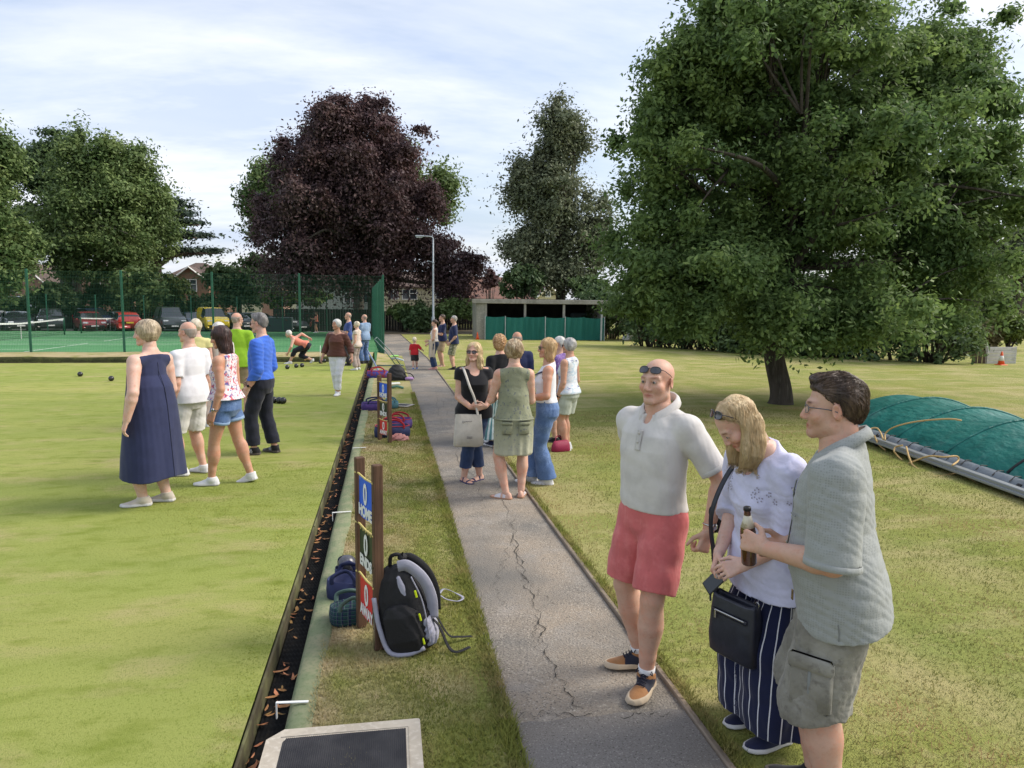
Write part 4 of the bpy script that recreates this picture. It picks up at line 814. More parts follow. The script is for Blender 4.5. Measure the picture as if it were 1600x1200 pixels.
def nets(f, lo, hi, h, slack=1.25):
    """surface-nets mesh of f = 0 inside the box lo..hi"""
    lo = np.asarray(lo, float); hi = np.asarray(hi, float); nc = np.maximum(np.ceil((hi - lo) / (4 * h)).astype(int), 1)
    g = [lo[i] + (np.arange(nc[i]) + .5) * 4 * h for i in range(3)]; C = np.stack(np.meshgrid(*g, indexing='ij'), -1).reshape(-1, 3).astype(f32)
    dc = f(C).reshape(nc); act = np.abs(dc) < 4 * h * slack + .004
    nf = nc * 4 + 1
    D = np.repeat(np.repeat(np.repeat(np.where(dc < 0, -1., 1.).astype(f32), 4, 0), 4, 1), 4, 2); D = np.pad(D, ((0, 1),) * 3, mode='edge')
    A = np.repeat(np.repeat(np.repeat(act, 4, 0), 4, 1), 4, 2); B = np.zeros(nf, bool)
    for dx in (0, 1):
        for dy in (0, 1):
            for dz in (0, 1): B[dx:nf[0] - 1 + dx, dy:nf[1] - 1 + dy, dz:nf[2] - 1 + dz] |= A
    I = np.argwhere(B); P = (lo + I * h).astype(f32)
    D[B] = f(P) if len(P) else 0
    S = D < 0; cells = None; n = nf - 1
    cs = [(x, y, z) for x in (0, 1) for y in (0, 1) for z in (0, 1)]; sl = lambda c: tuple(slice(c[i], c[i] + n[i]) for i in range(3))
    cnt = sum(S[sl(c)].astype(np.int8) for c in cs); act = (cnt > 0) & (cnt < 8); J = np.argwhere(act); 
    if len(J) == 0: return np.zeros((0, 3)), np.zeros((0, 4), int)
    vals = np.stack([D[J[:, 0] + c[0], J[:, 1] + c[1], J[:, 2] + c[2]] for c in cs], 1); pos = np.zeros((len(J), 3)); k = np.zeros(len(J))
    for a in range(8):
        for b in range(a + 1, 8):
            if sum(abs(cs[a][i] - cs[b][i]) for i in range(3)) != 1: continue
            da, db = vals[:, a], vals[:, b]; x = (da < 0) != (db < 0); t = np.where(x, da / np.where(x, da - db, 1), 0)
            e = np.array(cs[a]) + t[:, None] * (np.array(cs[b]) - np.array(cs[a])); pos += e * x[:, None]; k += x
    V = lo + (J + pos / k[:, None]) * h; idx = -np.ones(n, int); idx[J[:, 0], J[:, 1], J[:, 2]] = np.arange(len(J)); Fs = []
    for ax in range(3):
        u, v = (ax + 1) % 3, (ax + 2) % 3; s0 = [slice(None)] * 3; s1 = [slice(None)] * 3; s0[ax] = slice(0, nf[ax] - 1); s1[ax] = slice(1, nf[ax])
        X = np.argwhere(S[tuple(s0)] != S[tuple(s1)]); X = X[(X[:, u] > 0) & (X[:, v] > 0) & (X[:, u] < n[u]) & (X[:, v] < n[v])]
        if len(X) == 0: continue
        def cid(du, dv): Y = X.copy(); Y[:, u] -= du; Y[:, v] -= dv; return idx[Y[:, 0], Y[:, 1], Y[:, 2]]
        q = np.stack([cid(1, 1), cid(0, 1), cid(0, 0), cid(1, 0)], 1); fl = ~S[tuple(s0)][X[:, 0], X[:, 1], X[:, 2]]; q[fl] = q[fl][:, ::-1]; Fs.append(q)
    F = np.concatenate(Fs); F = F[(F >= 0).all(1)]
    return V, F
def ik(A, T, l1, l2, pole):
    A = np.asarray(A, float); T = np.asarray(T, float); d = T - A; L_ = np.linalg.norm(d); L_ = min(L_, (l1 + l2) * .9985); d = nrm(d); x = (l1 * l1 - l2 * l2 + L_ * L_) / (2 * L_); y = math.sqrt(max(0, l1 * l1 - x * x))
    p = np.asarray(pole, float); p = nrm(p - d * (p @ d)); return A + d * x + p * y, A + d * L_

MALE = [(-.075, .060, .050, .0), (-.03, .095, .066, -.004), (.02, .097, .068, -.006), (.085, .087, .060, .004), (.15, .091, .062, .006), (.21, .099, .067, .004), (.255, .101, .061, 0), (.284, .090, .050, -.006), (.304, .064, .043, -.010), (.320, .043, .038, -.012), (.340, .035, .036, -.014)]
FEM = [(-.075, .060, .050, 0), (-.03, .101, .070, -.008), (.02, .098, .070, -.010), (.10, .076, .054, .0), (.15, .079, .056, .004), (.20, .087, .066, .013), (.255, .087, .056, .003), (.284, .077, .044, -.006), (.304, .056, .039, -.010), (.320, .038, .035, -.012), (.340, .032, .033, -.014)]
SKIN = {}
def skin_mat(name, c):
    if name not in SKIN:
        m = M('skin_' + name, c, .52, [(9, tuple(min(1, x * y) for x, y in zip(c, (1.04, .82, .75))), .45, .7), (34, tuple(min(1, x * y) for x, y in zip(c, (.90, .74, .68))), .54, .74), (60, tuple(x * .90 for x in c), .5, .75)], [(260, .12, None, .002)], spec=.35, tint=True); SKIN[name] = m
        b = m.node_tree.nodes['Principled BSDF']; b.inputs['Subsurface Weight'].default_value = .12; b.inputs['Subsurface Radius'].default_value = (1, .35, .2); b.inputs['Subsurface Scale'].default_value = .006
    return SKIN[name]
class Fig:
    def __init__(s, label, pos, head, H=1.7, sex='m', fat=0.0, lean=0.0, side=0.0, twist=0.0, hy=0, hp=0, hr=0, legs=None, arms=None, skin=('fair', (.56, .36, .27)), res=.009, group=None, drop=0.0, hip=(0, 0), sw=None, headk=1.0, cat='person', limb=1.0, hands=True, hdrop=0.0, calf=1.0, neck=1.0, bust=1.0, curl=None, face=True):
        s.__dict__.update(locals()); del s.__dict__['s'], s.__dict__['skin']; s.root = empty('person', tuple(pos), -R(head), label, cat, group)
        U = s.U = H; s.lf = limb * (1 + .22 * fat); s.Z = lambda v: v * U
        s.P = np.array([hip[0], hip[1], (.515 - drop) * U]); s.Rt = rotz(R(twist)) @ roty(R(side)) @ rotx(-R(lean))
        T = lambda v: s.P + s.Rt @ (np.array(v) * U); s.T = T
        w_ = sw or (.108 if sex == 'm' else .095); s.sw = w_
        s.sh = {k: T((k * w_, -.010, .278)) for k in (1, -1)}; s.hipj = {k: s.P + np.array([k * (.049 if sex == 'm' else .052), 0, -.005]) * U for k in (1, -1)}
        s.nb = T((0, -.014, .320)); s.Rh = rotz(R(hy)) @ roty(R(hr)) @ rotx(-R(hp))
        s.hs = U * .1305 / .225 * headk; ups = nrm(s.Rt @ np.array([0, 0, 1]) * .55 + s.Rh @ np.array([0, 0, 1]) * .45)
        s.hc = s.nb + ups * .060 * U + s.Rh @ np.array([0, .014, .112]) * s.hs * .72 + s.Rt @ np.array([0, .012 * U, -hdrop * U])
        legs = legs or {}; s.ank = {}; s.kne = {}; s.fyaw = {}
        for k in (1, -1):
            fx_, fy_, yw = (legs.get(k) or (k * .075 * U, 0, -k * 8))[:3]; lift = (legs.get(k) or (0, 0, 0, 0))[3] if len(legs.get(k) or ()) > 3 else 0; up = (legs.get(k) or ())[4] if len(legs.get(k) or ()) > 4 else 0
            A = np.array([fx_, fy_, .047 * U + up]); pole = rotz(R(yw)) @ np.array([0, 1, 0.0]); s.kne[k], s.ank[k] = ik(s.hipj[k], A, .2365 * U, .2375 * U, pole); s.ank[k] = A; s.fyaw[k] = (yw, lift)
        arms = arms or {}; s.elb = {}; s.wri = {}; s.hd = {}; s.hcurl = {}
        for k in (1, -1):
            a = arms.get(k) or {}; w = np.array(a.get('w', (.022, .02, -.315))) * (k, 1, 1); pole = np.array(a.get('pole', (.25, -1, 0))) * (k, 1, 1)
            s.elb[k], s.wri[k] = ik(s.sh[k], s.sh[k] + (s.Rt @ w if a.get('rel', True) else w) * U, .172 * U, .150 * U, s.Rt @ pole)
            fo = nrm(s.wri[k] - s.elb[k]); d = nrm(np.array(a['d']) * (k, 1, 1)) if 'd' in a else nrm(fo + .10 * np.array([0, 1, 0])); u = np.array(a['u']) * (k, 1, 1) if 'u' in a else np.array([.1 * -k, 1, 0.15])
            u = nrm(u - d * (u @ d)); n = np.cross(d, u) * (-k); s.hd[k] = (d, u, n); s.hcurl[k] = a.get('curl', curl or (25, 30, 20)); s.__dict__.setdefault('hspread', {})[k] = a.get('spread', 1.0)
        base = MALE if sex == 'm' else FEM; nd = []
        for z, a, b, c in base:
            wv = math.exp(-((z - .10) / .10) ** 2); wv2 = math.exp(-((z - .02) / .16) ** 2); bs = math.exp(-((z - .20) / .035) ** 2) * (bust - 1) if sex == 'f' else 0
            nd.append((z * U, a * U * (1 + fat * (.30 * wv + .12 * wv2)), b * U * (1 + fat * (.42 * wv + .14 * wv2) + .25 * bs), U * (c + fat * .022 * wv + .010 * bs)))
        s.nodes = nd; s.skinm = skin_mat(*skin)
        s.ph = None
    # ---- skin
    def tf(s, p): return (p - s.P.astype(f32)) @ s.Rt.astype(f32)
    def arm_r(s, t):  # 0 shoulder 1 elbow 2 wrist
        return np.interp(t, [0, .3, 1, 1.25, 2], [.0295, .029, .0235, .0245, .0158]) * s.U * s.lf
    def leg_r(s, t):  # 0 hip 1 knee 2 ankle
        return np.interp(t, [0, .35, 1, 1.35, 1.75, 2], [.055, .049, .0335, .0345 * s.calf, .0245, .0215]) * s.U * s.lf
    def chain(s, p, pts, ts, rf, k=.012, off=0.0):
        d = None
        for i in range(len(ts) - 1):
            a = s.along(pts, ts[i]); b = s.along(pts, ts[i + 1]); e = s_cone(p, a, b, float(rf(ts[i])) + off, float(rf(ts[i + 1])) + off); d = e if d is None else smin(d, e, k)
        return d
    def along(s, pts, t):
        i = min(int(t), len(pts) - 2); return np.asarray(pts[i]) * (1 - (t - i)) + np.asarray(pts[i + 1]) * (t - i)
    def armp(s, k): return [s.sh[k], s.elb[k], s.wri[k]]
    def legp(s, k): return [s.hipj[k], s.kne[k], s.ank[k]]
    def f_body(s, p):
        U = s.U; d = s_loft(s.tf(p), s.nodes); d = smin(d, s_cone(p, s.nb - s.Rt @ np.array([0, 0, .02 * U]), s.hc + s.Rh @ np.array([0, -.018, -.035]) * s.hs, .036 * U * s.neck, .033 * U * s.neck), .03)
        for k in (1, -1):
            cal = smin(s.chain(p, s.legp(k), [0, .35, 1, 1.35, 1.75, 2], s.leg_r), s_ell(p, s.along(s.legp(k), 1.32) + np.array([0, -.010 * U, 0]), (.028 * U * s.lf, .032 * U * s.lf * s.calf, .07 * U)), .03)
            d = smin(d, cal, .035); d = smin(d, s_ell(p, s.sh[k] + s.Rt @ np.array([k * -.004, 0, -.004]) * U, (.0315 * U, .031 * U, .034 * U)), .035); d = smin(d, s_cone(p, s.nb + s.Rt @ np.array([k * .018, -.008, -.008]) * U, s.sh[k] + s.Rt @ np.array([k * -.006, -.004, .006]) * U, .024 * U, .022 * U), .03); d = smin(d, s.chain(p, s.armp(k), [0, .3, 1, 1.25, 2], s.arm_r), .03)
        return d
    def f_foot(s, p, k, off=0.0):
        U = s.U; yw, lift = s.fyaw[k]; A = s.ank[k]; q = (p - (A - np.array([0, 0, .047 * U])).astype(f32)) @ (rotz(R(yw)) @ rotx(-R(lift))).astype(f32); Ln = .150 * U; t = (q[:, 1] + .27 * Ln) / Ln
        hw = np.interp(t, [0, .1, .3, .55, .75, .92, 1], [.5, .72, .68, .86, .97, .75, .35]).astype(f32) * .0285 * U + off; ht = np.interp(t, [0, .12, .3, .5, .75, 1], [.036, .050, .052, .036, .021, .012]).astype(f32) * U + off
        x = q[:, 0] + k * np.interp(t, [0, .5, 1], [0, .0, .006]).astype(f32) * U
        d = (np.sqrt((x / hw) ** 2 + (np.maximum(q[:, 2], 0) / ht) ** 2) - 1) * np.minimum(hw, ht); d = smax(d, -q[:, 2] - 0 * off, .006); return smax(d, np.maximum(t - 1, -t) * Ln - off, .014), q, t
    def f_hand(s, p, k):
        U = s.U; W = s.wri[k]; d, u, n = s.hd[k]; c1, c2, c3 = [R(x) for x in s.hcurl[k]]; pw = .046 * U * .5; pl = .056 * U; o = s_cone(p, W - nrm(W - s.elb[k]) * .02 * U, W + d * .008 * U, .0158 * U * s.lf, .0145 * U)
        sp = s.hspread[k]
        for i, (fo, fl, fr) in enumerate([(.78, .043, .0049), (.27, .048, .0051), (-.25, .045, .0049), (-.74, .035, .0043)]):
            m = W + d * pl * (1 - .05 * abs(fo - .2)) + u * pw * fo; o = smin(o, s_cone(p, W + d * .006 * U + u * pw * fo * .5, m, .0085 * U, .0068 * U), .012); q = m; ang = 0
            ex = (1 + .13 * i)
            for seg, cc in ((.44, c1 * ex), (.31, c2), (.25, c3)):
                ang += cc; v = d * math.cos(ang) + n * math.sin(ang) + u * .05 * fo * sp; e = q + nrm(v) * fl * U * seg; o = smin(o, s_cone(p, q, e, fr * U, fr * U * .92), .004); q = e; fr *= .9
        b = W + d * .012 * U + u * pw * .62; m = b + nrm(d * .62 + u * .62 * sp + n * .45) * .030 * U; e = m + nrm(d * .85 + u * .18 * sp + n * .42) * .026 * U
        o = smin(o, s_cone(p, b, m, .0088 * U, .0062 * U), .010); return smin(o, s_cone(p, m, e, .0060 * U, .0046 * U), .004)
    HEADP = dict(jaw=1.0, nose=1.0, chin=1.0, brow=1.0, cheek=1.0, ear=1.0)
    def f_head(s, p, hp):
        h = s.hs; q = ((p - s.hc.astype(f32)) @ s.Rh.astype(f32)) / f32(h); q = np.stack([np.abs(q[:, 0]), q[:, 1], q[:, 2]], 1); g = lambda k: hp.get(k, 1.0)
        d = s_ell(q, (0, -.016, .036), (.073, .093, .079)); d = smin(d, s_ell(q, (0, .018, -.03), (.0585 * g('jaw'), .068, .080)), .025)
        d = smin(d, s_cone(q, (.046 * g('jaw'), .004, -.066), (.012, .066, -.098), .020, .017 * g('chin')), .022); d = smin(d, s_ell(q, (0, .073, -.094), (.020, .017, .017)), .015)
        d = smin(d, s_ell(q, (.041, .052, -.028), (.026 * g('cheek'), .028, .026)), .02); d = smin(d, s_cone(q, (.006, .080, .021), (.044, .064, .019), .010 * g('brow'), .011), .016)
        d = smax(d, -s_ell(q, (.0315, .098, .000), (.019, .021, .0135)), .014)
        d = smin(d, s_ell(q, (.0315, .0685, .000), (.0165, .0145, .0125)), .004)
        d = smin(d, s_cone(q, (.019, .0795, .0072), (.0445, .0735, .0058), .0046, .0042), .004); d = smin(d, s_cone(q, (.020, .078, -.0085), (.043, .0725, -.0075), .0036, .0034), .005)
        nl = g('nose'); d = smin(d, s_cone(q, (0, .082, .010), (0, .082 + .019 * nl, -.032), .0082, .0112 * nl), .014); d = smin(d, s_ell(q, (.0105 * nl, .092, -.038), (.0085, .010, .0075)), .008)
        d = smin(d, s_cone(q, (0, .0845, -.0625), (.021, .0745, -.0665), .0056, .0035), .010); d = smin(d, s_cone(q, (0, .0835, -.0725), (.019, .0745, -.0695), .0064, .0035), .010)
        d = smax(d, -s_cone(q, (0, .0925, -.0672), (.022, .0805, -.068), .0024, .0016), .004)
        er = g('ear'); e = s_ell(q, (.0785, -.012, -.006), (.0085, .019 * er, .031 * er), rotz(-.45) @ rotx(-.2)); e = smax(e, -s_ell(q, (.0865, -.007, -.004), (.006, .011, .020), rotz(-.45)), .006); d = smin(d, e, .006)
        d = smin(d, s_cone(q, (0, -.022, -.05), (0, -.034, -.135), .050, .052), .03) if False else d
        d = d * f32(h); return smin(d, s_cone(p, s.hc + s.Rh @ np.array([0, -.020, -.045]) * h, s.nb + s.Rt @ np.array([0, 0, .004]) * s.U, .0325 * s.U * s.neck, .034 * s.U * s.neck), .022)
    def skin(s, hp={}, res_head=None, res_hand=None, feet=False, tint=True, lips=(.80, .52, .50), brow=(.45, .36, .30), beard=None):
        U = s.U; h = s.res; parts = []
        pts = np.array([s.P, *s.sh.values(), *s.elb.values(), *s.wri.values(), *s.ank.values(), *s.kne.values(), s.nb]); lo = pts.min(0) - .10 * U; hi = pts.max(0) + .09 * U; lo[2] = .012
        parts.append(nets(s.f_body, lo, hi, h)); hh = res_head or h * .6; r = .15 * s.hs / .6 * .62
        lo = s.hc - np.array([.115, .125, .16]) * s.hs * 1.05; hi = s.hc + np.array([.115, .125, .14]) * s.hs * 1.05; lo[2] = min(lo[2], s.nb[2] - .0 * U)
        hv = nets(lambda p: s.f_head(p, hp), lo, hi, hh); nhead = len(hv[0]); parts.append(hv)
        if s.hands:
            for k in (1, -1): W = s.wri[k]; d = s.hd[k][0]; c = W + d * .05 * U; parts.append(nets(lambda p: s.f_hand(p, k), c - .075 * U, c + .075 * U, res_hand or h * .55))
        if feet:
            for k in (1, -1): parts.append(nets(lambda p: s.f_foot(p, k)[0], s.ank[k] - np.array([.12, .12, .06]) * U, s.ank[k] + np.array([.12, .12, .05]) * U, h * .8))
        V = np.concatenate([a for a, b in parts]); o = 0; F = []
        for a, b in parts: F.append(b + o); o += len(a)
        col_ = np.ones((len(V), 3)); i0 = len(parts[0][0]); q = ((V[i0:i0 + nhead] - s.hc) @ s.Rh) / s.hs; ax = np.abs(q[:, 0]); g = lambda c, r: np.exp(-(((np.stack([ax, q[:, 1], q[:, 2]], 1) - c) / r) ** 2).sum(1))
        cc = np.ones((nhead, 3))
        def mixc(w_, c): cc[:] = cc * (1 - w_[:, None]) + cc * np.array(c) * w_[:, None]
        front = q[:, 1] > .055
        mixc(np.clip(g((.0, .09, -.0675), (.021, .02, .0085)) * 1.5, 0, 1) * front, lips); mixc(np.clip((g((.040, .068, .0235), (.012, .02, .0042)) + g((.024, .078, .0225), (.012, .02, .0042))) * 1.3, 0, 1), brow)
        mixc(g((.045, .06, -.03), (.025, .03, .022)) * .5, (1.08, .84, .80)); mixc(g((0, .10, -.034), (.015, .02, .014)) * .5, (1.08, .82, .78)); mixc(g((.08, -.01, 0), (.012, .02, .035)) * .5, (1.05, .80, .75))
        mixc(np.clip(g((.0315, .08, .0075), (.017, .02, .003)) * .8, 0, 1), (.72, .60, .56)); mixc(np.clip(g((.0315, .083, -.0015), (.0125, .012, .0035)) * 1.6, 0, 1), (.42, .40, .42)); mixc(np.clip(g((0.0, .09, -.0674), (.02, .02, .0016)), 0, 1), (.5, .38, .36))
        if beard: mixc(np.clip(1.3 * g((.03, .06, -.09), (.05, .06, .032)), 0, 1) * (q[:, 1] > 0) * .8, beard)
        col_[i0:i0 + nhead] = cc
        s.body = mesh('body', V, np.concatenate(F), s.skinm, s.root, True, attr={'tint': col_}); return s
    def piece(s, name, f, lo, hi, mat, h=None, parent=None, attr=None):
        V, F = nets(f, lo, hi, h or s.res)
        return mesh(name, V, F, mat, parent or s.root, True, attr=attr(V) if attr else None)
    # ---- clothes
    def top(s, name, mat, off=.010, hem=-.02, sleeve='short', loose=.25, neck='crew', vd=.05, amp=.003, ff=14, seed=1, armhole=.076, bell=0.0, st=1.0, h=None, sl=None, attr=None, nk=1.0, hemwave=0.0, flare=0.0, sloff=.008, tuck=False, nkh=0.0, vw=1.0):
        U = s.U; nd = []; ach = max(r[1] for r in s.nodes[4:7]); bch = max(r[2] for r in s.nodes[4:7])
        for z, a, b, c in s.nodes:
            zz = z / U; w_ = float(np.clip((.20 - zz) / .06, 0, 1)); a2 = a + (max(a, ach) - a) * loose * w_; b2 = b + (max(b, bch * .97) - b) * loose * w_; fl = flare * U * max(0, (.16 - zz) / .2)
            if not tuck and zz < .09: hw = .114 if s.sex == 'm' else .119; a2 = max(a2, U * hw * (1 + .16 * s.fat)); b2 = max(b2, U * .078 * (1 + .2 * s.fat)); fl += .004
            nd.append((z, a2 + off + fl, b2 + off + fl, c))
        lowest = nd[0]; nd[0] = (min(hem * U - .03, nd[0][0]), nd[1][1] + flare * U * .3, nd[1][2] + flare * U * .3, nd[1][3]); nd = [n_ for i, n_ in enumerate(nd) if i == 0 or n_[0] > nd[0][0] + .01]
        frac = {'short': .78, 'cap': .30, 'elbow': 1.05, 'long': 1.93, 'three': 1.5, 'none': 0}[sleeve] if sl is None else sl
        nkA, nkB = s.nb - s.Rt @ np.array([0, 0, .03 * U]), s.hc + s.Rh @ np.array([0, -.02, -.03]) * s.hs
        def f(p):
            q = s.tf(p); d = s_loft(q, nd); wz = folds(p, ff, seed, (.8, .8, 1.25))
            if frac:
                for k in (1, -1):
                    d = smin(d, s_ell(p, s.sh[k] + s.Rt @ np.array([k * -.004, 0, -.004]) * U, (.0315 * U + off, .031 * U + off, .034 * U + off)), .03); d = smin(d, s_cone(p, s.nb + s.Rt @ np.array([k * .018, -.008, -.008]) * U, s.sh[k] + s.Rt @ np.array([k * -.006, -.004, .006]) * U, .024 * U + off, .022 * U + off), .03)
                    pts = s.armp(k); ts = [t for t in (0, .3, 1, 1.25, 2) if t < frac] + [frac]; so = lambda t: s.arm_r(t) + off * .8 + sloff + bell * U * max(0, t / max(frac, .1) - .3)
                    e = s.chain(p, pts, ts, so, .015); E = s.along(pts, frac); D = nrm(s.along(pts, frac) - s.along(pts, frac - .05)); e = smax(e, ((p - E.astype(f32)) @ D.astype(f32)), .004); d = smin(d, e, .025)
            else:
                for k in (1, -1): d = smin(d, s_cone(p, s.nb + s.Rt @ np.array([k * .018, -.008, -.010]) * U, s.sh[k] + s.Rt @ np.array([k * -.006, -.004, -.004]) * U, .025 * U + off, .030 * U + off), .03)
                lim = np.interp(q[:, 2] / U, [.13, .19, .225, .26, .30], [.3, .115, armhole + .006, armhole + .004, armhole + .008]) * U; d = smax(d, (np.abs(q[:, 0]) - lim).astype(f32), .006)
            d = d + amp * wz * np.clip(1.3 - np.abs(q[:, 2] / U - .12) * 1.2, .4, 1)
            d = smax(d, (q[:, 2] - (.317 + nkh) * U + .42 * (q[:, 1] + .014 * U)).astype(f32), .004)
            if neck == 'v' or neck == 'scoop': 
                e = s_cone(q, (0, .03 * U, (.325 - vd) * U), (0, .06 * U, .36 * U), .006 * U if neck == 'v' else .03 * U, .055 * U * vw); e2 = s_cone(q, (0, .12 * U, (.325 - vd) * U), (0, .13 * U, .36 * U), .006 * U if neck == 'v' else .03 * U, .05 * U * vw); d = smax(d, -np.minimum(e, e2), .005)
            zc = (hem * U + hemwave * U * np.cos(2 * np.arctan2(q[:, 0], q[:, 1]))) - q[:, 2]
            return smax(d, zc.astype(f32), .004)
        pts = np.array([s.T((0, 0, hem)), s.nb, *s.sh.values()] + ([*s.elb.values()] if frac > .5 else []) + ([*s.wri.values()] if frac > 1 else [])); m = (.14 + .05 * s.fat) * U
        return s.piece(name, f, pts.min(0) - (m, m, .07 * U), pts.max(0) + (m, m, .045 * U), mat, h, attr=attr)
    def bottoms(s, name, mat, off=.010, waist=.075, length=.8, hemr=None, kner=None, amp=.003, ff=16, seed=2, h=None, attr=None, ripple=0.0, thigh=1.0, cut=True):
        """length: 1 = knee, 2 = ankle"""
        U = s.U; nd = [(z, a + off, b + off, c) for z, a, b, c in s.nodes if z < .13 * U]; W = waist * U
        rk = kner * U if kner else s.leg_r(1) + off + .006; re = hemr * U if hemr else None
        def rf(t):
            if re is None: return s.leg_r(t) * thigh + off + .010 * min(t, 1)
            return float(np.interp(t, [0, .35, 1, max(length, 1.01)], [s.leg_r(0) * thigh + off, max(s.leg_r(.35) * thigh + off, (s.leg_r(0) + off) * .6 + rk * .4) if length > 1 else s.leg_r(.35) * thigh + off + .004, rk if length > 1 else s.leg_r(1) + off + .01, re])) if length > 1 else float(np.interp(t, [0, .35, length], [s.leg_r(0) * thigh + off, (s.leg_r(0) * thigh + off) * .55 + re * .45, re]))
        def f(p):
            q = s.tf(p); d = smax(s_loft(q, nd), (q[:, 2] - W).astype(f32), .006); wz = folds(p, ff, seed, (1, 1, .45))
            for k in (1, -1):
                pts = s.legp(k); ts = [t for t in (0, .35, .7, 1, 1.35, 1.7) if t < length - .02] + [length]; e = s.chain(p, pts, ts, rf, .02); E = s.along(pts, min(length, 1.999)); D = nrm(E - s.along(pts, length - .1))
                if ripple:
                    ax = p[:, :2] - (s.along(pts, length)[:2]).astype(f32); an = np.arctan2(ax[:, 1], ax[:, 0]); e = e + ripple * U * np.sin(6 * an + 1.3 * k + 2 * np.sin(2 * an)) * np.clip((s.hipj[k][2] - p[:, 2]) / (s.hipj[k][2] - E[2]), 0, 1)
                e = smax(e, ((p - E.astype(f32)) @ (D if length < 1.3 else nrm(D + np.array([0, 0, -1.5]))).astype(f32)), .004); d = smin(d, e, .012)
            return d + amp * wz
        pts = np.array([s.T((0, 0, waist)), s.P, *s.hipj.values(), *s.kne.values()] + ([*s.ank.values()] if length > 1 else [])); m = max(.11 * U * (1 + .3 * s.fat), (hemr or 0) * U + .03); lo = pts.min(0) - (m, m, .06 * U); lo[2] = max(lo[2], .004)
        return s.piece(name, f, lo, pts.max(0) + (m, m, .03 * U), mat, h, attr=attr)
    def dress(s, name, mat, nodes, seed=3, amp=.004, armhole=.076, ripple=.0, nr=7, vd=0, h=None, attr=None, off=.009, nk=1.12, n=2.2):
        """nodes: (z, a, b, cy) in units of height from the hips, below the bust; above it the torso itself"""
        U = s.U; top = [(z, a + off, b + off, c) for z, a, b, c in s.nodes if z / U > nodes[-1][0] + .01]; nd = [tuple(x * U for x in r) for r in nodes] + top; zl = nd[0][0]; nkA, nkB = s.nb - s.Rt @ np.array([0, 0, .03 * U]), s.hc + s.Rh @ np.array([0, -.02, -.03]) * s.hs
        def f(p):
            q = s.tf(p); d = s_loft(q, nd, n)
            if ripple: an = np.arctan2(q[:, 1], q[:, 0]); d = d + ripple * U * np.sin(nr * an + 1.5 * np.sin(2 * an + seed)) * np.clip((.12 * U - q[:, 2]) / (.12 * U - zl), 0, 1) ** 1.2
            for k in (1, -1): d = smin(d, s_cone(p, s.nb + s.Rt @ np.array([k * .018, -.008, -.010]) * U, s.sh[k] + s.Rt @ np.array([k * -.006, -.004, -.004]) * U, .025 * U + off, .030 * U + off), .03)
            lim = np.interp(q[:, 2] / U, [.13, .18, .22, .26, .30], [.3, .125, armhole + .006, armhole + .004, armhole + .010]) * U; d = smax(d, (np.abs(q[:, 0]) - lim).astype(f32), .006)
            d = d + amp * folds(p, 12, seed, (1, 1, .4)); d = smax(d, (q[:, 2] - (.324 - .09 * (nk - 1)) * U + .42 * (q[:, 1] + .014 * U)).astype(f32), .004)
            if vd: d = smax(d, -s_cone(q, (0, .10 * U, (.325 - vd) * U), (0, .12 * U, .36 * U), .03 * U, .06 * U), .006)
            return smax(d, (zl + .012 * U + .006 * U * np.sin(3 * np.arctan2(q[:, 1], q[:, 0])) - q[:, 2]).astype(f32), .004)
        m = max(r[1] for r in nodes) * U + .03; mb_ = max(max(r[2] + abs(r[3]) for r in nodes), .12) * U + .03; c = np.array([s.T((0, 0, nodes[0][0])), s.nb]); m = max(m, mb_)
        return s.piece(name, f, c.min(0) - (m, m, .03), c.max(0) + (m, m, .03), mat, h, attr=attr)
    def skirt(s, name, mat, nodes, seed=3, amp=.003, ripple=.0, nr=9, h=None, attr=None):
        U = s.U; nd = [tuple(x * U for x in r) for r in nodes]
        def f(p):
            q = s.tf(p); d = s_loft(q, nd)
            if ripple: an = np.arctan2(q[:, 1], q[:, 0]); d = d + ripple * U * np.sin(nr * an + 1.5 * np.sin(2 * an)) * np.clip((nd[-1][0] - q[:, 2]) / (nd[-1][0] - nd[0][0]), 0, 1)
            return d + amp * folds(p, 14, seed, (1, 1, .4))
        m = max(max(r[1], r[2]) for r in nodes) * U + .03; c = np.array([s.T((0, 0, nodes[0][0])), s.T((0, 0, nodes[-1][0]))]); return s.piece(name, f, c.min(0) - (m, m, .02), c.max(0) + (m, m, .02), mat, h, attr=attr)
    def shoes(s, mat, sole, high=.0, tintf=None, h=None, sock=None, sole_h=.016, name='shoe'):
        U = s.U
        for k in (1, -1):
            def f(p):
                d, q, t = s.f_foot(p, k, .006); an = s_cone(p, s.ank[k] + np.array([0, -.002, -.01]) * U, s.ank[k] + np.array([0, -.004, .006 + high]) * U, .030 * U, .0275 * U); d = smin(d, an, .02); top_ = (.054 + high) * U - .010 * U * np.clip(t - .3, 0, 1); d = smax(d, (q[:, 2] - top_).astype(f32), .006)
                return smax(d, (sole_h * U * .5 - q[:, 2]).astype(f32), .002)
            lo = s.ank[k] - np.array([.13, .13, .06]) * U; hi = s.ank[k] + np.array([.13, .13, .04 + high]) * U
            V, F = nets(f, lo, hi, h or s.res * .7); at_ = None
            if tintf:
                yw, lift = s.fyaw[k]; q = (V - (s.ank[k] - np.array([0, 0, .047 * U]))) @ (rotz(R(yw)) @ rotx(-R(lift))); at_ = {'tint': tintf(q / U, k)}
            o = mesh(name, V, F, mat, s.root, True, attr=at_)
            def g(p):
                d, q, t = s.f_foot(p, k, .0095); return smax(np.maximum(d, (q[:, 2] - sole_h * U).astype(f32)), (-q[:, 2] + .0).astype(f32), .003)
            V, F = nets(g, lo, hi, h or s.res * .7); mesh('sole', V, F, sole, o, True)
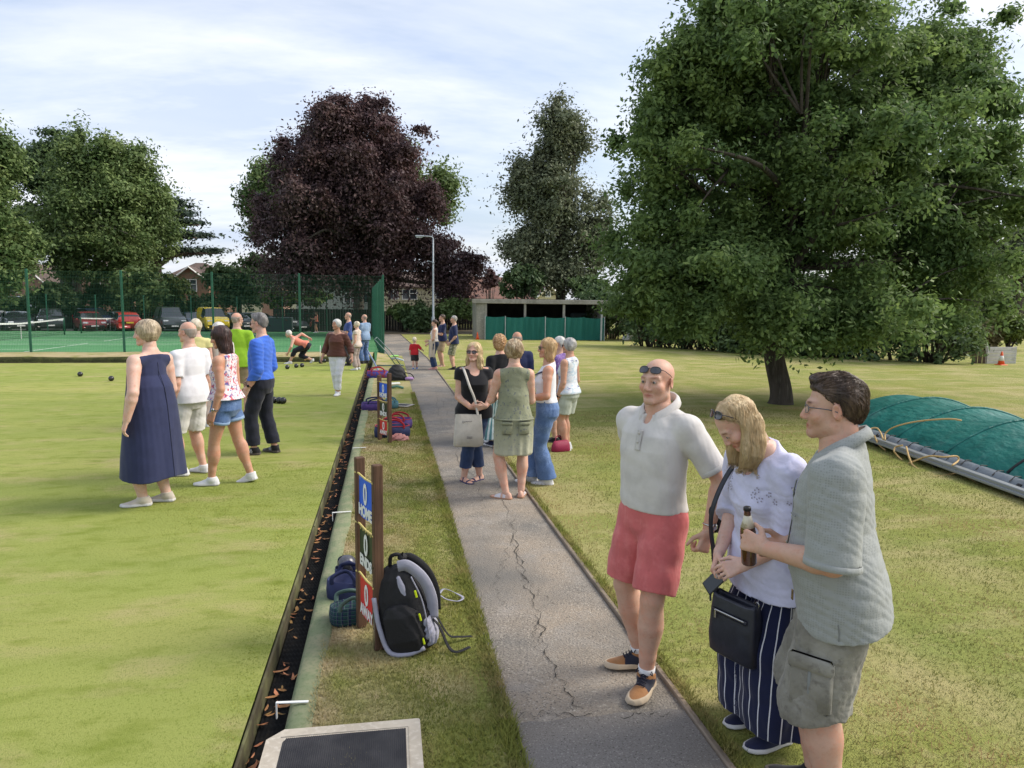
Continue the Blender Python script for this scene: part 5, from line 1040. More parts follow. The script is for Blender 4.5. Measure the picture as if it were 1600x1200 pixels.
            if sock:
                mesh('sock', *tube([s.ank[k] + np.array([0, 0, -.0]) * U, s.ank[k] * .90 + s.kne[k] * .10], [.0245 * U, .0262 * U], 14), sock, s.root, True)
    def sandals(s, sole, strap, bands=((.62, .012), (.40, .010)), h=None):
        U = s.U
        for k in (1, -1):
            lo = s.ank[k] - np.array([.13, .13, .062]) * U; hi = s.ank[k] + np.array([.13, .13, .02]) * U
            def g(p):
                d, q, t = s.f_foot(p, k, .005); return np.maximum(np.maximum(d, (q[:, 2] - .013 * U).astype(f32)), (-q[:, 2] - .001).astype(f32))
            V, F = nets(g, lo, hi, h or s.res * .7); o = mesh('sandal', V, F, sole, s.root, True)
            def b(p):
                d, q, t = s.f_foot(p, k, .004); e = None
                for tc_, tw in bands: x = np.abs(t - tc_ - .6 * q[:, 0] * 0) - tw * 3.2; e = x if e is None else np.minimum(e, x)
                return np.maximum(np.maximum(d, (e * .15 * U).astype(f32)), (.010 * U - q[:, 2]).astype(f32))
            V, F = nets(b, lo, hi, (h or s.res * .7) * .8); mesh('strap', V, F, strap, o, True)
    # ---- hair, eyes, glasses
    def hl(s, v): return s.hc + s.Rh @ (np.array(v, float) * s.hs)
    def hair(s, mat, style='short', seed=5, h=None, amp=.0025, thick=1.0, strands=0, smat=None, length=-.2):
        hs = s.hs; ph = np.random.default_rng(seed).random(4) * 6
        def f(p):
            q = ((p - s.hc.astype(f32)) @ s.Rh.astype(f32)) / f32(hs); x, y, z = q[:, 0], q[:, 1], q[:, 2]; an = np.arctan2(x, -(y + .02)); ax = np.abs(x)
            st = np.sin(an * 26 + ph[0] + 3 * np.sin(an * 5 + z * 14)) * .5 + np.sin(an * 57 + ph[1] + 40 * z * .3) * .35; lump = np.sin(an * 4 + ph[2] + z * 22) * np.sin(z * 31 + ph[3])
            if style in ('short', 'crop', 'bald', 'crown'):
                t_ = {'short': .017, 'crop': .007, 'bald': .005, 'crown': .010}[style] * thick; d = s_ell(q, (0, -.018, .036), (.073 + t_ * (.45 if style == 'short' else .75), .094 + t_ * .75, .079 + t_ * 1.15))
                if style == 'short': d = smin(d, s_ell(q, (.012, .050, .108), (.048, .035, .020 * thick)), .02)
                d = smin(d, s_cone(q, (0, -.052, -.0), (0, -.050, -.045), .058 + t_ * .35, .050 + t_ * .1), .02) if style != 'bald' else smin(d, s_cone(q, (0, -.055, -.01), (0, -.058, -.05), .054 + t_ * .4, .044), .02)
                cut = ((.076 if style == 'short' else .066) + (y - .070) * 1.0 - .012 * np.cos(np.clip(ax / .055, 0, 1.5) * 3.0) * (style == 'short')) - z; cut = np.maximum(cut, np.where(z < .055, (y - .030 + .6 * np.maximum(.03 - z, 0)), -1)); cut = np.maximum(cut, -z - .062 - .25 * (y + .06)); d = smax(d, cut.astype(f32), .010)
                if style == 'bald': d = smax(d, (z - .045 + .3 * np.maximum(-y, 0) * 0).astype(f32), .012)
                if style == 'crown': d = smax(d, -s_ell(q, (0, -.03, .11), (.050, .060, .05)), .01)
                er = s_ell(np.stack([ax, y, z], 1), (.082, -.008, -.008), (.018, .024, .034)); d = smax(d, -er, .006)
            elif style == 'bob' or style == 'bobshort':
                zb = length; d = s_ell(q, (0, -.020, .034), (.088 * thick, .105 * thick, .093)); d = smin(d, s_loft(np.stack([x, y + .026, z], 1), [(zb, .066, .058, 0), (zb + .04, .085 * thick, .080, 0), (0, .089 * thick, .088, 0), (.05, .07, .07, 0)], 2.2), .03)
                w_ = np.interp(z, [-.13, -.06, .0, .045, .07], [.054, .058, .060, .048, .020]); face = np.maximum(np.maximum(ax - w_, .028 - y), z - .066 + .25 * ax); d = smax(d, -face.astype(f32), .010)
                lump = lump * 1.3
            elif style == 'long':
                zb = length; d = s_ell(q, (0, -.020, .034), (.086, .103, .089)); bow = s.hp > 15; qg = ((p - s.hc.astype(f32)) @ rotz(R(s.hy)).astype(f32)) / f32(hs) if bow else q; d = smin(d, s_loft(np.stack([qg[:, 0], qg[:, 1] + (.036 if bow else .028), qg[:, 2]], 1), [(zb, .070 * thick, .060 if bow else .040, -.004), (zb + .07, .100 * thick, .085 if bow else .056, 0), (-.10, .096 * thick, .098 if bow else .072, .0), (0, .088, .086, 0), (.05, .07, .07, 0)], 2.4), .03)
                w_ = np.interp(z, [zb, -.16, -.10, .0, .045, .07], [.050, .046, .050, .058, .040, .012]); face = np.maximum(np.maximum(ax - w_, .016 - y), z - .070); d = smax(d, -face.astype(f32), .010)
                if bow: d = smax(d, -np.maximum(.004 - qg[:, 1] + .25 * np.maximum(qg[:, 2] + .03, 0), qg[:, 2] - .03).astype(f32), .012)
                nk = s_cone(p, s.hl((0, -.01, -.08)), s.nb, .034 * s.U, .036 * s.U) / hs; d = smax(d, -nk, .006)
            elif style == 'curly':
                d = s_ell(q, (0, -.025, .045), (.108, .118, .105)); d = smin(d, s_ell(q, (0, -.05, -.03), (.095, .085, .09)), .04); face = np.maximum(np.maximum(ax - .052, .040 - y), z - .058); d = smax(d, -face.astype(f32), .012)
                d = d + .010 * np.sin(x * 85 + ph[0] + 2 * np.sin(z * 60)) * np.sin(z * 90 + ph[1]) * np.sin(y * 80 + ph[2])
            elif style == 'bun':
                d = s_ell(q, (0, -.018, .036), (.080, .100, .087)); cut = (.060 + (y - .070) * .9) - z; d = smax(d, cut.astype(f32), .008); d = smin(d, s_ell(q, (0, -.125, .02), (.030, .034, .036)), .01); er = s_ell(np.stack([ax, y, z], 1), (.082, -.008, -.008), (.016, .022, .032)); d = smax(d, -er, .006)
            d = d + amp * (.7 if style in ('short', 'crop') else 1.25) * st * (.6 + .4 * np.sin(an * 9 + z * 60 + ph[1])) + amp * 1.3 * lump
            return (d * f32(hs)).astype(f32)
        lo = s.hc + np.array([-.17, -.17, min(-.13, length - .03)]) * hs * 1.0; hi = s.hc + np.array([.17, .17, .17]) * hs
        if abs(s.hp) > 15: lo = s.hc - .30 * hs; hi = s.hc + .26 * hs
        o = s.piece('hair', f, lo, hi, mat, h or s.res * .6); s.hairf = f
        return o
    def strands(s, mat, n=500, r=.0011, steps=7, ln=.10, seed=1, flow='down', lift=.0025, name='hair_strand', wild=.16):
        ho = next(c for c in s.root.children if c.name.startswith('hair') and not c.name.startswith('hair_')); v = np.empty(len(ho.data.vertices) * 3, np.float32); ho.data.vertices.foreach_get('co', v); v = v.reshape(-1, 3).astype(float); g = np.random.default_rng(seed)
        v = v[g.choice(len(v), n)]; f = lambda p: s.hairf(p.astype(f32)).astype(float); e = .004
        def grad(p): o = np.stack([f(p + d) - f(p - d) for d in np.eye(3) * e], 1); return o / (np.linalg.norm(o, axis=1)[:, None] + 1e-9)
        q = (v - s.hc) @ s.Rh / s.hs; L_ = ln * s.hs * (.5 + g.random(n)); P = v.copy(); out = [P]; nn = grad(P)
        for i in range(steps - 1):
            q = (P - s.hc) @ s.Rh / s.hs
            if flow == 'down': fl = np.array([0, 0, -1.0]) + (s.Rh @ np.array([0, -.35, .0])) * np.clip((q[:, 2:3] - .05) * 20, 0, 1) + (s.Rh @ np.array([1.0, 0, 0]))[None] * np.sign(q[:, :1]) * np.clip((q[:, 2:3] - .06) * 18, 0, .9)
            else: fl = (s.Rh @ np.array([.28, -1, .12]))[None] * np.clip(q[:, 2:3] * 14 - .2, 0, 1) + np.array([0, 0, -1.0]) * np.clip(1.2 - q[:, 2:3] * 14, 0, 1) + (s.Rh @ np.array([0, -.5, 0]))[None]
            fl = fl + g.normal(size=(n, 3)) * wild; fl = fl - nn * (fl * nn).sum(1)[:, None]; fl /= np.linalg.norm(fl, axis=1)[:, None] + 1e-9
            P = P + fl * (L_ / (steps - 1))[:, None]; nn = grad(P); P = P - nn * (np.clip(f(P), -.02, .02) - lift * (.3 + g.random(n)) * (i + 1) / steps)[:, None]; out.append(P)
        A = np.stack(out, 1); V = []; F = []; T = np.gradient(A, axis=1); T /= np.linalg.norm(T, axis=2)[..., None] + 1e-9; N_ = np.repeat(nn[:, None], steps, 1); B = np.cross(T, N_); w_ = r * np.sin(np.linspace(.5, 3.0, steps))[None, :, None] * (.5 + g.random((n, 1, 1))) * 1.3
        V = np.stack([A + B * w_ - N_ * w_ * .6, A + N_ * w_ * .7, A - B * w_ - N_ * w_ * .6], 2).reshape(-1, 3); b = (np.arange(n)[:, None] * steps + np.arange(steps - 1)[None]).ravel() * 3
        F = np.concatenate([np.stack([b + i, b + (i + 1) % 3, b + 3 + (i + 1) % 3, b + 3 + i], 1) for i in range(3)]); o = mesh(name, V, F, mat, s.root, True); o['kind'] = 'stuff'; return o
    def eyes(s, iris=(.045, .04, .035)):
        mw = M('eye_white', (.42, .39, .37), .3, spec=.5); mi = M('iris_%d' % int(sum(iris) * 999), iris, .2, spec=.7)
        for k in (1, -1):
            e = MB().lathe([(.0005, -.0128), (.007, -.0107), (.0115, -.0055), (.0128, 0), (.0115, .0055), (.007, .0107), (.0005, .0128)], 14)
            o = mesh('eye', np.concatenate(e.V) * s.hs + s.hl((k * .0315, .0715, .0)), e.F, mw, s.root, True); c = s.hl((k * .0315, .0835, .0005))
            b = MB().lathe([(.0062, 0), (.0045, .0016), (.0005, .0022)], 12, Rm=s.Rh @ rotx(-math.pi / 2)); mesh('iris', np.concatenate(b.V) * s.hs + c, b.F, mi, o, True)
    def glasses(s, kind='sun', at_=(0, .094, .0), tilt=0, frame=None, lens=None, wide=1.0, name='sunglasses'):
        """worn glasses: two lenses, bridge, temples"""
        Rg = rotx(R(tilt)); fm = frame or M('glasses_black', (.015, .015, .018), .25, spec=.6); o = None; g = lambda v: s.hl(np.array(at_) + Rg @ np.array(v, float))
        mb = MB(); rx_, rz_ = .0265 * wide, (.0185 if kind == 'sun' else .0165); lens_v = []
        for k in (1, -1):
            rim = [(k * .0335 * wide + rx_ * math.copysign(abs(math.cos(a)) ** .75, math.cos(a)), -.010 * abs(math.cos(a)) * (1 if math.cos(a) * k > 0 else 0), rz_ * math.copysign(abs(math.sin(a)) ** .8, math.sin(a)) * (1.0 if math.sin(a) < 0 else .92)) for a in np.linspace(0, 2 * math.pi, 20, endpoint=False)]
            mb.tube([g(v) for v in rim], (.0022 if kind == 'sun' else .0014) * s.hs, 6, closed=True); lens_v.append([g((v[0], v[1] + .0005, v[2])) for v in rim])
            mb.tube([g((k * .060 * wide, -.010, .006)), g((k * .073, -.03, .006)), g((k * .079, -.075, .002)), g((k * .080, -.105, -.006)), g((k * .078, -.12, -.02))], .0019 * s.hs, 5)
        mb.tube([g((-.008, .0, .005)), g((0, .003, .007)), g((.008, .0, .005))], .002 * s.hs, 5); o = mb.build(name, fm, s.root, True)
        lm = lens or M('dark_lens', (.018, .02, .028), .06, spec=1.0)
        for lv in lens_v: c = np.mean(lv, 0) + s.Rh @ np.array([0, .003, 0]) * s.hs; V = np.array(lv + [c]); mesh('lens', V, [(i, (i + 1) % 20, 20) for i in range(20)], lm, o, True)
        return o
    def strap(s, name, mat, pts, w=.012, t=.002, parent=None, relax=None):
        """flat band through local points"""
        P = spline(pts, 8); T = np.gradient(P, axis=0); T /= np.linalg.norm(T, axis=1)[:, None]; c = np.array([s.P[0], s.P[1], 0]); V = []
        for p_, t_ in zip(P, T):
            n = p_ - c; n[2] *= .1; n = n - t_ * (n @ t_); n = nrm(n); b = np.cross(t_, n); V += [p_ + b * w - n * t, p_ + b * w + n * t, p_ - b * w + n * t, p_ - b * w - n * t]
        m = len(P); F = [(4 * i + j, 4 * i + (j + 1) % 4, 4 * i + 4 + (j + 1) % 4, 4 * i + 4 + j) for i in range(m - 1) for j in range(4)] + [(0, 3, 2, 1), (4 * m - 4, 4 * m - 3, 4 * m - 2, 4 * m - 1)]
        return mesh(name, V, F, mat, parent or s.root, True)
    def watch(s, k, m1=None, m2=None, t=1.88):
        c = s.along(s.armp(k), t); d = nrm(s.wri[k] - s.elb[k]); r = float(s.arm_r(t)) + .003; a = nrm(np.cross(d, (0.3, 1, 0.2))); b = np.cross(d, a); P = [c + (a * math.cos(x) + b * math.sin(x)) * r for x in np.linspace(0, 6.28, 16, endpoint=False)]
        V, F = tube(P, .0045, 6, True); o = mesh('watch', V, F, m1 or M('watch_strap', (.05, .05, .055), .5), s.root, True); n = -s.hd[k][2] * 1.0; n = nrm(n - d * (n @ d)); Rm = np.stack([nrm(np.cross(n, d)), d, n], 1)
        MB().lathe([(.016, 0), (.018, .004), (.016, .009), (.001, .0095)], 14, c + n * r * .9, Rm=Rm).build('dial', m2 or M('steel', (.5, .5, .5), .25, metal=1), o, True); return o
def cloth(name, c, rough=.85, mixes=(), bump=((500, .25, None, .001),), **k): return M(name, c, rough, [(7, tuple(x * .86 for x in c), .42, .62)] + list(mixes), list(bump), spec=.15, sheen=.15, **k)
def hairmat(name, c, c2, c3=None): return M(name, c, .45, [(42, c2, .42, .60, (1, 1, .12), 3), (120, tuple(x * .6 for x in c), .50, .72, (1, 1, .10), 2), (14, c3 or c2, .5, .7, (1, 1, .3))], [(160, .8, (1, 1, .1), .004)], spec=.45)
# ================================================================== CLOTH AND SKIN COLOURS
def layer(m, fac, c):
    """mix colour c over the present base colour by the socket fac"""
    N, L, b = nodes_of(m); old = b.inputs['Base Color'].links[0].from_socket; x = N.new('ShaderNodeMix'); x.data_type = 'RGBA'; L.new(fac, x.inputs[0]); L.new(old, x.inputs[6]); x.inputs[7].default_value = (*c, 1); L.new(x.outputs[2], b.inputs['Base Color'])
def mathn(m, op, a, b=None):
    N, L, _ = nodes_of(m); n = N.new('ShaderNodeMath'); n.operation = op
    for i, v in enumerate((a, b)):
        if v is None: continue
        if hasattr(v, 'links') or hasattr(v, 'is_linked'): L.new(v, n.inputs[i])
        else: n.inputs[i].default_value = v
    return n.outputs[0]
def objxyz(m):
    N, L, _ = nodes_of(m); t = N.new('ShaderNodeTexCoord'); s = N.new('ShaderNodeSeparateXYZ'); L.new(t.outputs['Object'], s.inputs[0]); return s.outputs, t.outputs['Object']
def blot(m, scale, c, lo, hi, st=None, vor=False):
    N, L, _ = nodes_of(m); _, src = objxyz(m)
    if st: mp = N.new('ShaderNodeMapping'); mp.inputs['Scale'].default_value = st; L.new(src, mp.inputs[0]); src = mp.outputs[0]
    n = N.new('ShaderNodeTexVoronoi' if vor else 'ShaderNodeTexNoise'); n.inputs['Scale'].default_value = scale; L.new(src, n.inputs['Vector']); r = N.new('ShaderNodeMapRange'); r.inputs['From Min'].default_value = lo; r.inputs['From Max'].default_value = hi; L.new(n.outputs[0], r.inputs['Value']); layer(m, r.outputs[0], c)
def stripes(m, sock, freq, width, c):
    f = mathn(m, 'FRACT', mathn(m, 'MULTIPLY', sock, freq)); layer(m, mathn(m, 'LESS_THAN', f, width), c)
def attr_sock(m, name):
    N, L, _ = nodes_of(m); a = N.new('ShaderNodeAttribute'); a.attribute_name = name; return a.outputs['Fac']
# the verge is scorched along the turf strip and lusher along the path
for m_ in (m_verge, m_bl):
    N_, L_, _b = nodes_of(m_); o_, src_ = objxyz(m_); g_ = N_.new('ShaderNodeMapRange'); g_.inputs['From Min'].default_value = .22; g_.inputs['From Max'].default_value = -.34; L_.new(o_[0], g_.inputs['Value']); n_ = N_.new('ShaderNodeTexNoise'); n_.inputs['Scale'].default_value = 3.2; n_.inputs['Detail'].default_value = 5; L_.new(src_, n_.inputs['Vector']); r_ = N_.new('ShaderNodeMapRange'); r_.inputs['From Min'].default_value = .30; r_.inputs['From Max'].default_value = .62; L_.new(n_.outputs[0], r_.inputs['Value']); layer(m_, mathn(m_, 'MULTIPLY', g_.outputs[0], r_.outputs[0]), (.46, .37, .22))
FAIR, TAN, RUDDY, PALE = ('fair', (.60, .375, .285)), ('tan', (.53, .30, .205)), ('ruddy', (.56, .345, .255)), ('pale', (.64, .42, .34))
c_navy = cloth('navy_linen', (.030, .036, .088)); c_white = cloth('white_cotton', (.72, .72, .76)); c_white2 = cloth('white_shorts_cloth', (.68, .67, .66)); c_lime = cloth('lime_cotton', (.32, .56, .04)); c_khaki = cloth('khaki_cotton', (.36, .27, .17))
c_blue = cloth('royal_blue_cotton', (.055, .15, .60)); c_dark = cloth('black_denim', (.018, .020, .032)); c_coral = cloth('coral_cotton', (.72, .23, .16)); c_brown = cloth('brown_satin', (.115, .045, .032), .5); c_navytee = cloth('navy_jersey', (.022, .030, .085)); c_bluetee = cloth('blue_jersey', (.045, .075, .24))
c_cream = cloth('cream_knit', (.62, .53, .45)); c_taupe = cloth('taupe_linen', (.38, .31, .28)); c_denim = cloth('washed_denim', (.095, .165, .34), mixes=[(5, (.17, .26, .46), .45, .65), (90, (.06, .11, .25), .5, .7)]); c_ldenim = cloth('light_denim', (.20, .30, .46), mixes=[(5, (.27, .37, .52), .45, .65)])
c_ddenim = cloth('dark_denim', (.03, .05, .115), mixes=[(5, (.055, .09, .19), .5, .7)]); c_red = cloth('red_jersey', (.52, .025, .035)); c_char = cloth('charcoal_cotton', (.035, .034, .038)); c_black = cloth('black_cotton', (.013, .013, .016)); c_ivory = cloth('ivory_cotton', (.68, .63, .58)); c_shirtw = cloth('shoe_white', (.70, .70, .71), .6); c_soleW = cloth('sole_white', (.62, .61, .60), .6)
c_stone = cloth('stone_knit', (.60, .575, .55), .9, bump=[(420, .5, (1, 1, .6), .0016), (9, .15, None, .02)]); c_salmon = cloth('salmon_chino', (.58, .145, .145), .9, [(13, (.62, .19, .185), .5, .7)], [(600, .5, None, .001), (14, .35, None, .012)])
c_blouse = cloth('lilac_white_cotton', (.62, .62, .82), .9, bump=[(11, .5, None, .02), (600, .3, None, .001)]); c_sagekh = cloth('grey_cargo_cotton', (.205, .195, .165), .92, [(6, (.27, .26, .225), .45, .65), (30, (.15, .14, .12), .52, .7)], [(13, .7, None, .02), (500, .5, None, .001)])
c_camo = cloth('camo_cotton', (.25, .24, .16), mixes=[(14, (.11, .12, .07), .5, .56), (17, (.36, .33, .24), .56, .6)]); c_sage = cloth('pale_sage_cotton', (.42, .45, .38)); c_purple = cloth('purple_cotton', (.20, .11, .33), mixes=[(60, (.33, .24, .46), .5, .6)]); c_olive = cloth('faded_olive_cotton', (.25, .26, .175), .9, bump=[(12, .6, None, .02), (500, .3, None, .001)])
c_yellow = cloth('pale_yellow_cotton', (.66, .60, .28)); c_beige = cloth('beige_suede', (.55, .49, .42)); c_blacksh = cloth('black_suede', (.014, .014, .016), .7); c_gum = cloth('gum_sole', (.10, .085, .07), .7); c_navysh = cloth('navy_mesh_shoe', (.016, .020, .055), .6, bump=[(700, .6, None, .001)]); c_pink = cloth('pink_leather', (.62, .30, .27)); c_cork = cloth('cork_sole', (.36, .20, .12), .8); c_sil = cloth('silver_strap', (.62, .60, .62), .4); c_navst = cloth('navy_strap', (.03, .03, .09), .5)
c_floral = cloth('floral_cotton', (.70, .66, .70)); blot(c_floral, 32, (.52, .10, .13), .56, .60); blot(c_floral, 26, (.12, .10, .30), .60, .63, (1, 1.3, 1)); blot(c_floral, 44, (.62, .28, .30), .60, .64); blot(c_floral, 70, (.10, .13, .10), .66, .69)
c_patt = cloth('white_print_cotton', (.70, .72, .76)); blot(c_patt, 9, (.16, .17, .33), .60, .63, (1, 1, 3.2)); blot(c_patt, 16, (.48, .58, .66), .54, .58, (1, 1, 2.2))
blot(c_olive, 34, (.13, .14, .14), .60, .66, (1, 1, .8)); 
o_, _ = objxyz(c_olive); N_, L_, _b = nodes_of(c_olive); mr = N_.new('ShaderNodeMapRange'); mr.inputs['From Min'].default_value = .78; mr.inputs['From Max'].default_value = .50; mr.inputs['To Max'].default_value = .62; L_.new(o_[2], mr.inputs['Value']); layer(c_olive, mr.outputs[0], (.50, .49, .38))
c_pin = cloth('navy_pinstripe', (.012, .016, .050)); stripes(c_pin, attr_sock(c_pin, 'u'), 1.0, .10, (.62, .62, .66))
c_tealst = cloth('teal_striped_cotton', (.10, .22, .23)); stripes(c_tealst, attr_sock(c_tealst, 'u'), 1.0, .45, (.52, .58, .55))
c_grid = cloth('grey_gingham', (.285, .300, .290), .9, bump=[(9, .5, None, .03), (28, .35, None, .010)])
o_, _ = objxyz(c_grid)
for ax_ in (o_[0], o_[1]): stripes(c_grid, ax_, 110, .4, (.297, .312, .302))
stripes(c_grid, o_[2], 110, .4, (.298, .313, .303))
h_blonde = hairmat('blonde_hair', (.56, .40, .21), (.68, .53, .31), (.42, .28, .14)); h_blonde2 = hairmat('ash_blonde_hair', (.42, .33, .22), (.56, .46, .33), (.20, .15, .105)); h_pale = hairmat('pale_blonde_hair', (.62, .54, .40), (.70, .62, .50), (.45, .36, .25)); h_dark = hairmat('dark_auburn_hair', (.038, .018, .016), (.075, .034, .028), (.02, .011, .011)); h_brown = hairmat('brown_hair', (.055, .033, .022), (.10, .062, .04), (.035, .022, .016))
h_grey = hairmat('grey_hair', (.36, .34, .32), (.50, .48, .46), (.20, .19, .18)); h_white = hairmat('white_hair', (.62, .60, .56), (.70, .68, .64), (.45, .43, .40)); h_ginger = hairmat('ginger_curls', (.42, .23, .10), (.55, .34, .17), (.24, .12, .055)); h_hl = hairmat('highlighted_bob', (.34, .235, .13), (.62, .50, .34), (.20, .125, .07)); h_dgrey = hairmat('dark_grey_hair', (.13, .12, .115), (.24, .23, .22), (.08, .075, .07)); h_stub = hairmat('grey_stubble', (.30, .24, .20), (.38, .32, .28)); h_gold = hairmat('golden_blonde_hair', (.48, .30, .13), (.60, .42, .22), (.33, .18, .08))
def legu(F, n):
    def g(V):
        ax = {k: F.legp(k) for k in (1, -1)}; best = None
        for k in (1, -1):
            A, B, C = [np.array(x) for x in ax[k]]; t = np.clip((A[2] - V[:, 2]) / (A[2] - C[2]), 0, 1); c = A[None] * (1 - t[:, None]) + C[None] * t[:, None]; d = V - c; ds = np.hypot(d[:, 0], d[:, 1]); u = np.arctan2(d[:, 1], d[:, 0]) / 6.2832 * n + 40
            best = (ds, u) if best is None else (np.where(ds < best[0], ds, best[0]), np.where(ds < best[0], u, best[1]))
        return {'u': best[1]}
    return g
def rowbands(n): return lambda V: {'u': np.arctan2(V[:, 1], V[:, 0]) / 6.2832 * n + 40}
def wld(F, v):
    """point of a figure's own frame -> world"""
    return np.array(F.root.location) + rotz(-R(F.head)) @ np.array(v, float)
def person(label, px, py, ytop, head, z=0.0, H=None, **k):
    P = at(px, py, z); h = H or tall(P, ytop); return Fig(label, P, head + view_az(P), h, **k)
def view_az(P): return math.degrees(math.atan2(P[0], P[1]))
def fr(v, *feet): return v
# shared lists of positions: right foot 1, left foot -1 -> (x, y, toe angle, heel lift deg, raise)

def pverts(F, name):
    o = next(c for c in F.root.children if c.name.startswith(name)); v = np.empty(len(o.data.vertices) * 3, np.float32); o.data.vertices.foreach_get('co', v); return v.reshape(-1, 3).astype(float)
def on_cloth(F, V0, x, z, side=1, lift=.0015):
    q = (V0 - F.P) @ F.Rt / F.U; m = (np.abs(q[:, 0] - x) < .014) & (np.abs(q[:, 2] - z) < .014) & (q[:, 1] * side > 0); y = (q[m, 1] * side).max() * side if m.any() else .08 * side; return F.T((x, y + lift * side / F.U, z))
def seam(F, name, garment, pts, mat, w_=.003, side=-1):
    V0 = pverts(F, garment); return F.strap(name, mat, [on_cloth(F, V0, x, z, side) for x, z in pts], w_, .0012)
def leg_ring(F, k, t, r, w_, name, mat, parent=None):
    c = F.along(F.legp(k), t); d = nrm(F.along(F.legp(k), t) - F.along(F.legp(k), t - .06)); a = nrm(np.cross(d, (0.3, 1, .2))); b = np.cross(d, a); n = 28; V = []
    for zz, rr in ((-w_, r), (-w_ * .9, r + .004), (w_ * .9, r + .004), (w_, r)):
        for i in range(n): q = 6.2832 * i / n; V.append(c + (a * math.cos(q) + b * math.sin(q)) * rr + d * zz)
    return mesh(name, V, [(j * n + i, j * n + (i + 1) % n, j * n + n + (i + 1) % n, j * n + n + i) for j in range(3) for i in range(n)], mat, parent or F.root, True)
c_nseam = cloth('navy_seam', (.018, .022, .055))
# ================================================================== PEOPLE ON THE GREEN
G = G_GREEN
grp_g = 'players and watchers on the green'; grp_p = 'people standing along the path'
def zlow(F, hem): return hem - .515
F = person('woman in a long sleeveless navy dress with short blonde hair, seen from behind', 243, 786, 503, 316, G, sex='f', fat=.85, skin=PALE, res=.0085, hy=34, hp=4, legs={1: (.10, -.04, 18), -1: (-.11, .04, 38)}, arms={-1: {'w': (.075, -.01, -.300), 'pole': (.5, -1, 0), 'u': (-.5, 1, 0), 'curl': (20, 25, 15)}, 1: {'w': (.03, .10, -.28)}}, calf=1.25, sw=.107, group=grp_g)
F.skin(res_head=.006, res_hand=.005); F.dress('dress', c_navy, [(-.372, .178, .150, .01), (-.25, .168, .140, .008), (-.08, .150, .125, .004), (.04, .138, .112, .0), (.14, .122, .098, .002)], ripple=.006, nr=5, amp=0.0014, armhole=.094, off=.012, nk=1.3)
seam(F, 'back_seam', 'dress', [(.0, z) for z in np.linspace(.27, -.35, 14)], c_nseam, .0035)
F.hair(h_blonde2, 'bobshort', length=-.078, thick=1.06, amp=0.0022, h=.005); F.strands(h_blonde2, 420, .0022, 6, .08, 2); F.shoes(c_beige, c_soleW); F.glasses('sun', (0, .058, .082), tilt=42)
F = person('bald man in white T-shirt and white shorts standing behind the navy dress', 302, 741, 505, 318, G, sex='m', fat=.25, skin=FAIR, legs={1: (.13, -.02, 0), -1: (-.10, .06, 30)}, hy=8, group=grp_g, res=.009)
F.skin(res_head=.006); F.top('t_shirt', c_white, hem=-.03, off=.014, seed=3, amp=.0008, ff=9); F.bottoms('shorts', c_white2, length=.92, hemr=.064, off=.008); F.hair(h_stub, 'bald', thick=.7, amp=.0012); F.shoes(c_shirtw, c_soleW)
F = person('woman in floral halter top and rolled denim shorts with long dark hair', 357, 757, 511, 298, G, sex='f', fat=0, skin=TAN, res=.008, hy=10, hp=14, legs={1: (.17, -.17, -4, 14, .006), -1: (-.05, .16, 12)}, arms={-1: {'w': (.035, .02, -.31), 'curl': (15, 20, 15)}, 1: {'w': (.02, .05, -.31)}}, group=grp_g)
F.skin(res_head=.005, res_hand=.0045); F.top('halter_top', c_floral, sleeve='none', hem=.04, off=.012, armhole=.062, loose=.45, flare=.03, nkh=-.012, amp=0.0014, h=.007); F.bottoms('denim_shorts', c_denim, length=.42, hemr=.066, off=.010, amp=0.0011, h=.007); 
for k in (1, -1): leg_ring(F, k, .405, .0665 * F.U, .016, 'rolled_hem', c_ldenim)
F.hair(h_dark, 'long', length=-.265, h=.005, thick=.92); F.strands(h_dark, 420, .0022, 8, .18, 3); F.shoes(c_shirtw, c_soleW); F.watch(-1); F.strap('hair_band', M('gold_band', (.5, .33, .12), .35, metal=.6), [F.hl((-.06, .03, .085)), F.hl((0, .035, .125)), F.hl((.06, .03, .085))], .006)
F = person('blonde woman in pale yellow half hidden behind the bald man', 312, 668, 500, 340, G, sex='f', skin=PALE, res=.011, hy=-20, group=grp_g); F.skin(res_head=.009); F.top('top', c_yellow, sleeve='cap'); F.bottoms('trousers', c_taupe, length=1.9, hemr=.05, kner=.05); F.hair(h_pale, 'bobshort', length=-.06); F.shoes(c_shirtw, c_soleW)
F = person('white haired woman in white half hidden behind the woman in floral top', 348, 664, 505, 20, G, sex='f', skin=PALE, res=.011, hy=-30, group=grp_g); F.skin(res_head=.008); F.top('blouse', c_ivory, sleeve='short'); F.bottoms('trousers', c_white2, length=1.9, hemr=.05, kner=.05); F.hair(h_white, 'bobshort', length=-.07, thick=1.0); F.shoes(c_shirtw, c_soleW)
F = person('man in bright lime green polo shirt and khaki shorts, back turned', 375, 645, 490, 12, G, sex='m', fat=.25, skin=FAIR, res=.010, hy=-34, legs={1: (.11, 0, -20), -1: (-.10, .0, 10)}, arms={1: {'w': (.05, .10, -.28)}, -1: {'w': (.06, .03, -.305)}}, group=grp_g)
F.skin(res_head=.007, feet=True); F.top('polo_shirt', c_lime, hem=-.045, off=.018, loose=.6, seed=5, amp=0.0022, sl=.85); F.bottoms('shorts', c_khaki, length=.86, hemr=.068, off=.008); F.hair(h_stub, 'bald', thick=1.1); F.sandals(c_gum, c_khaki); F.glasses('spec', (0, .09, .0), name='glasses')
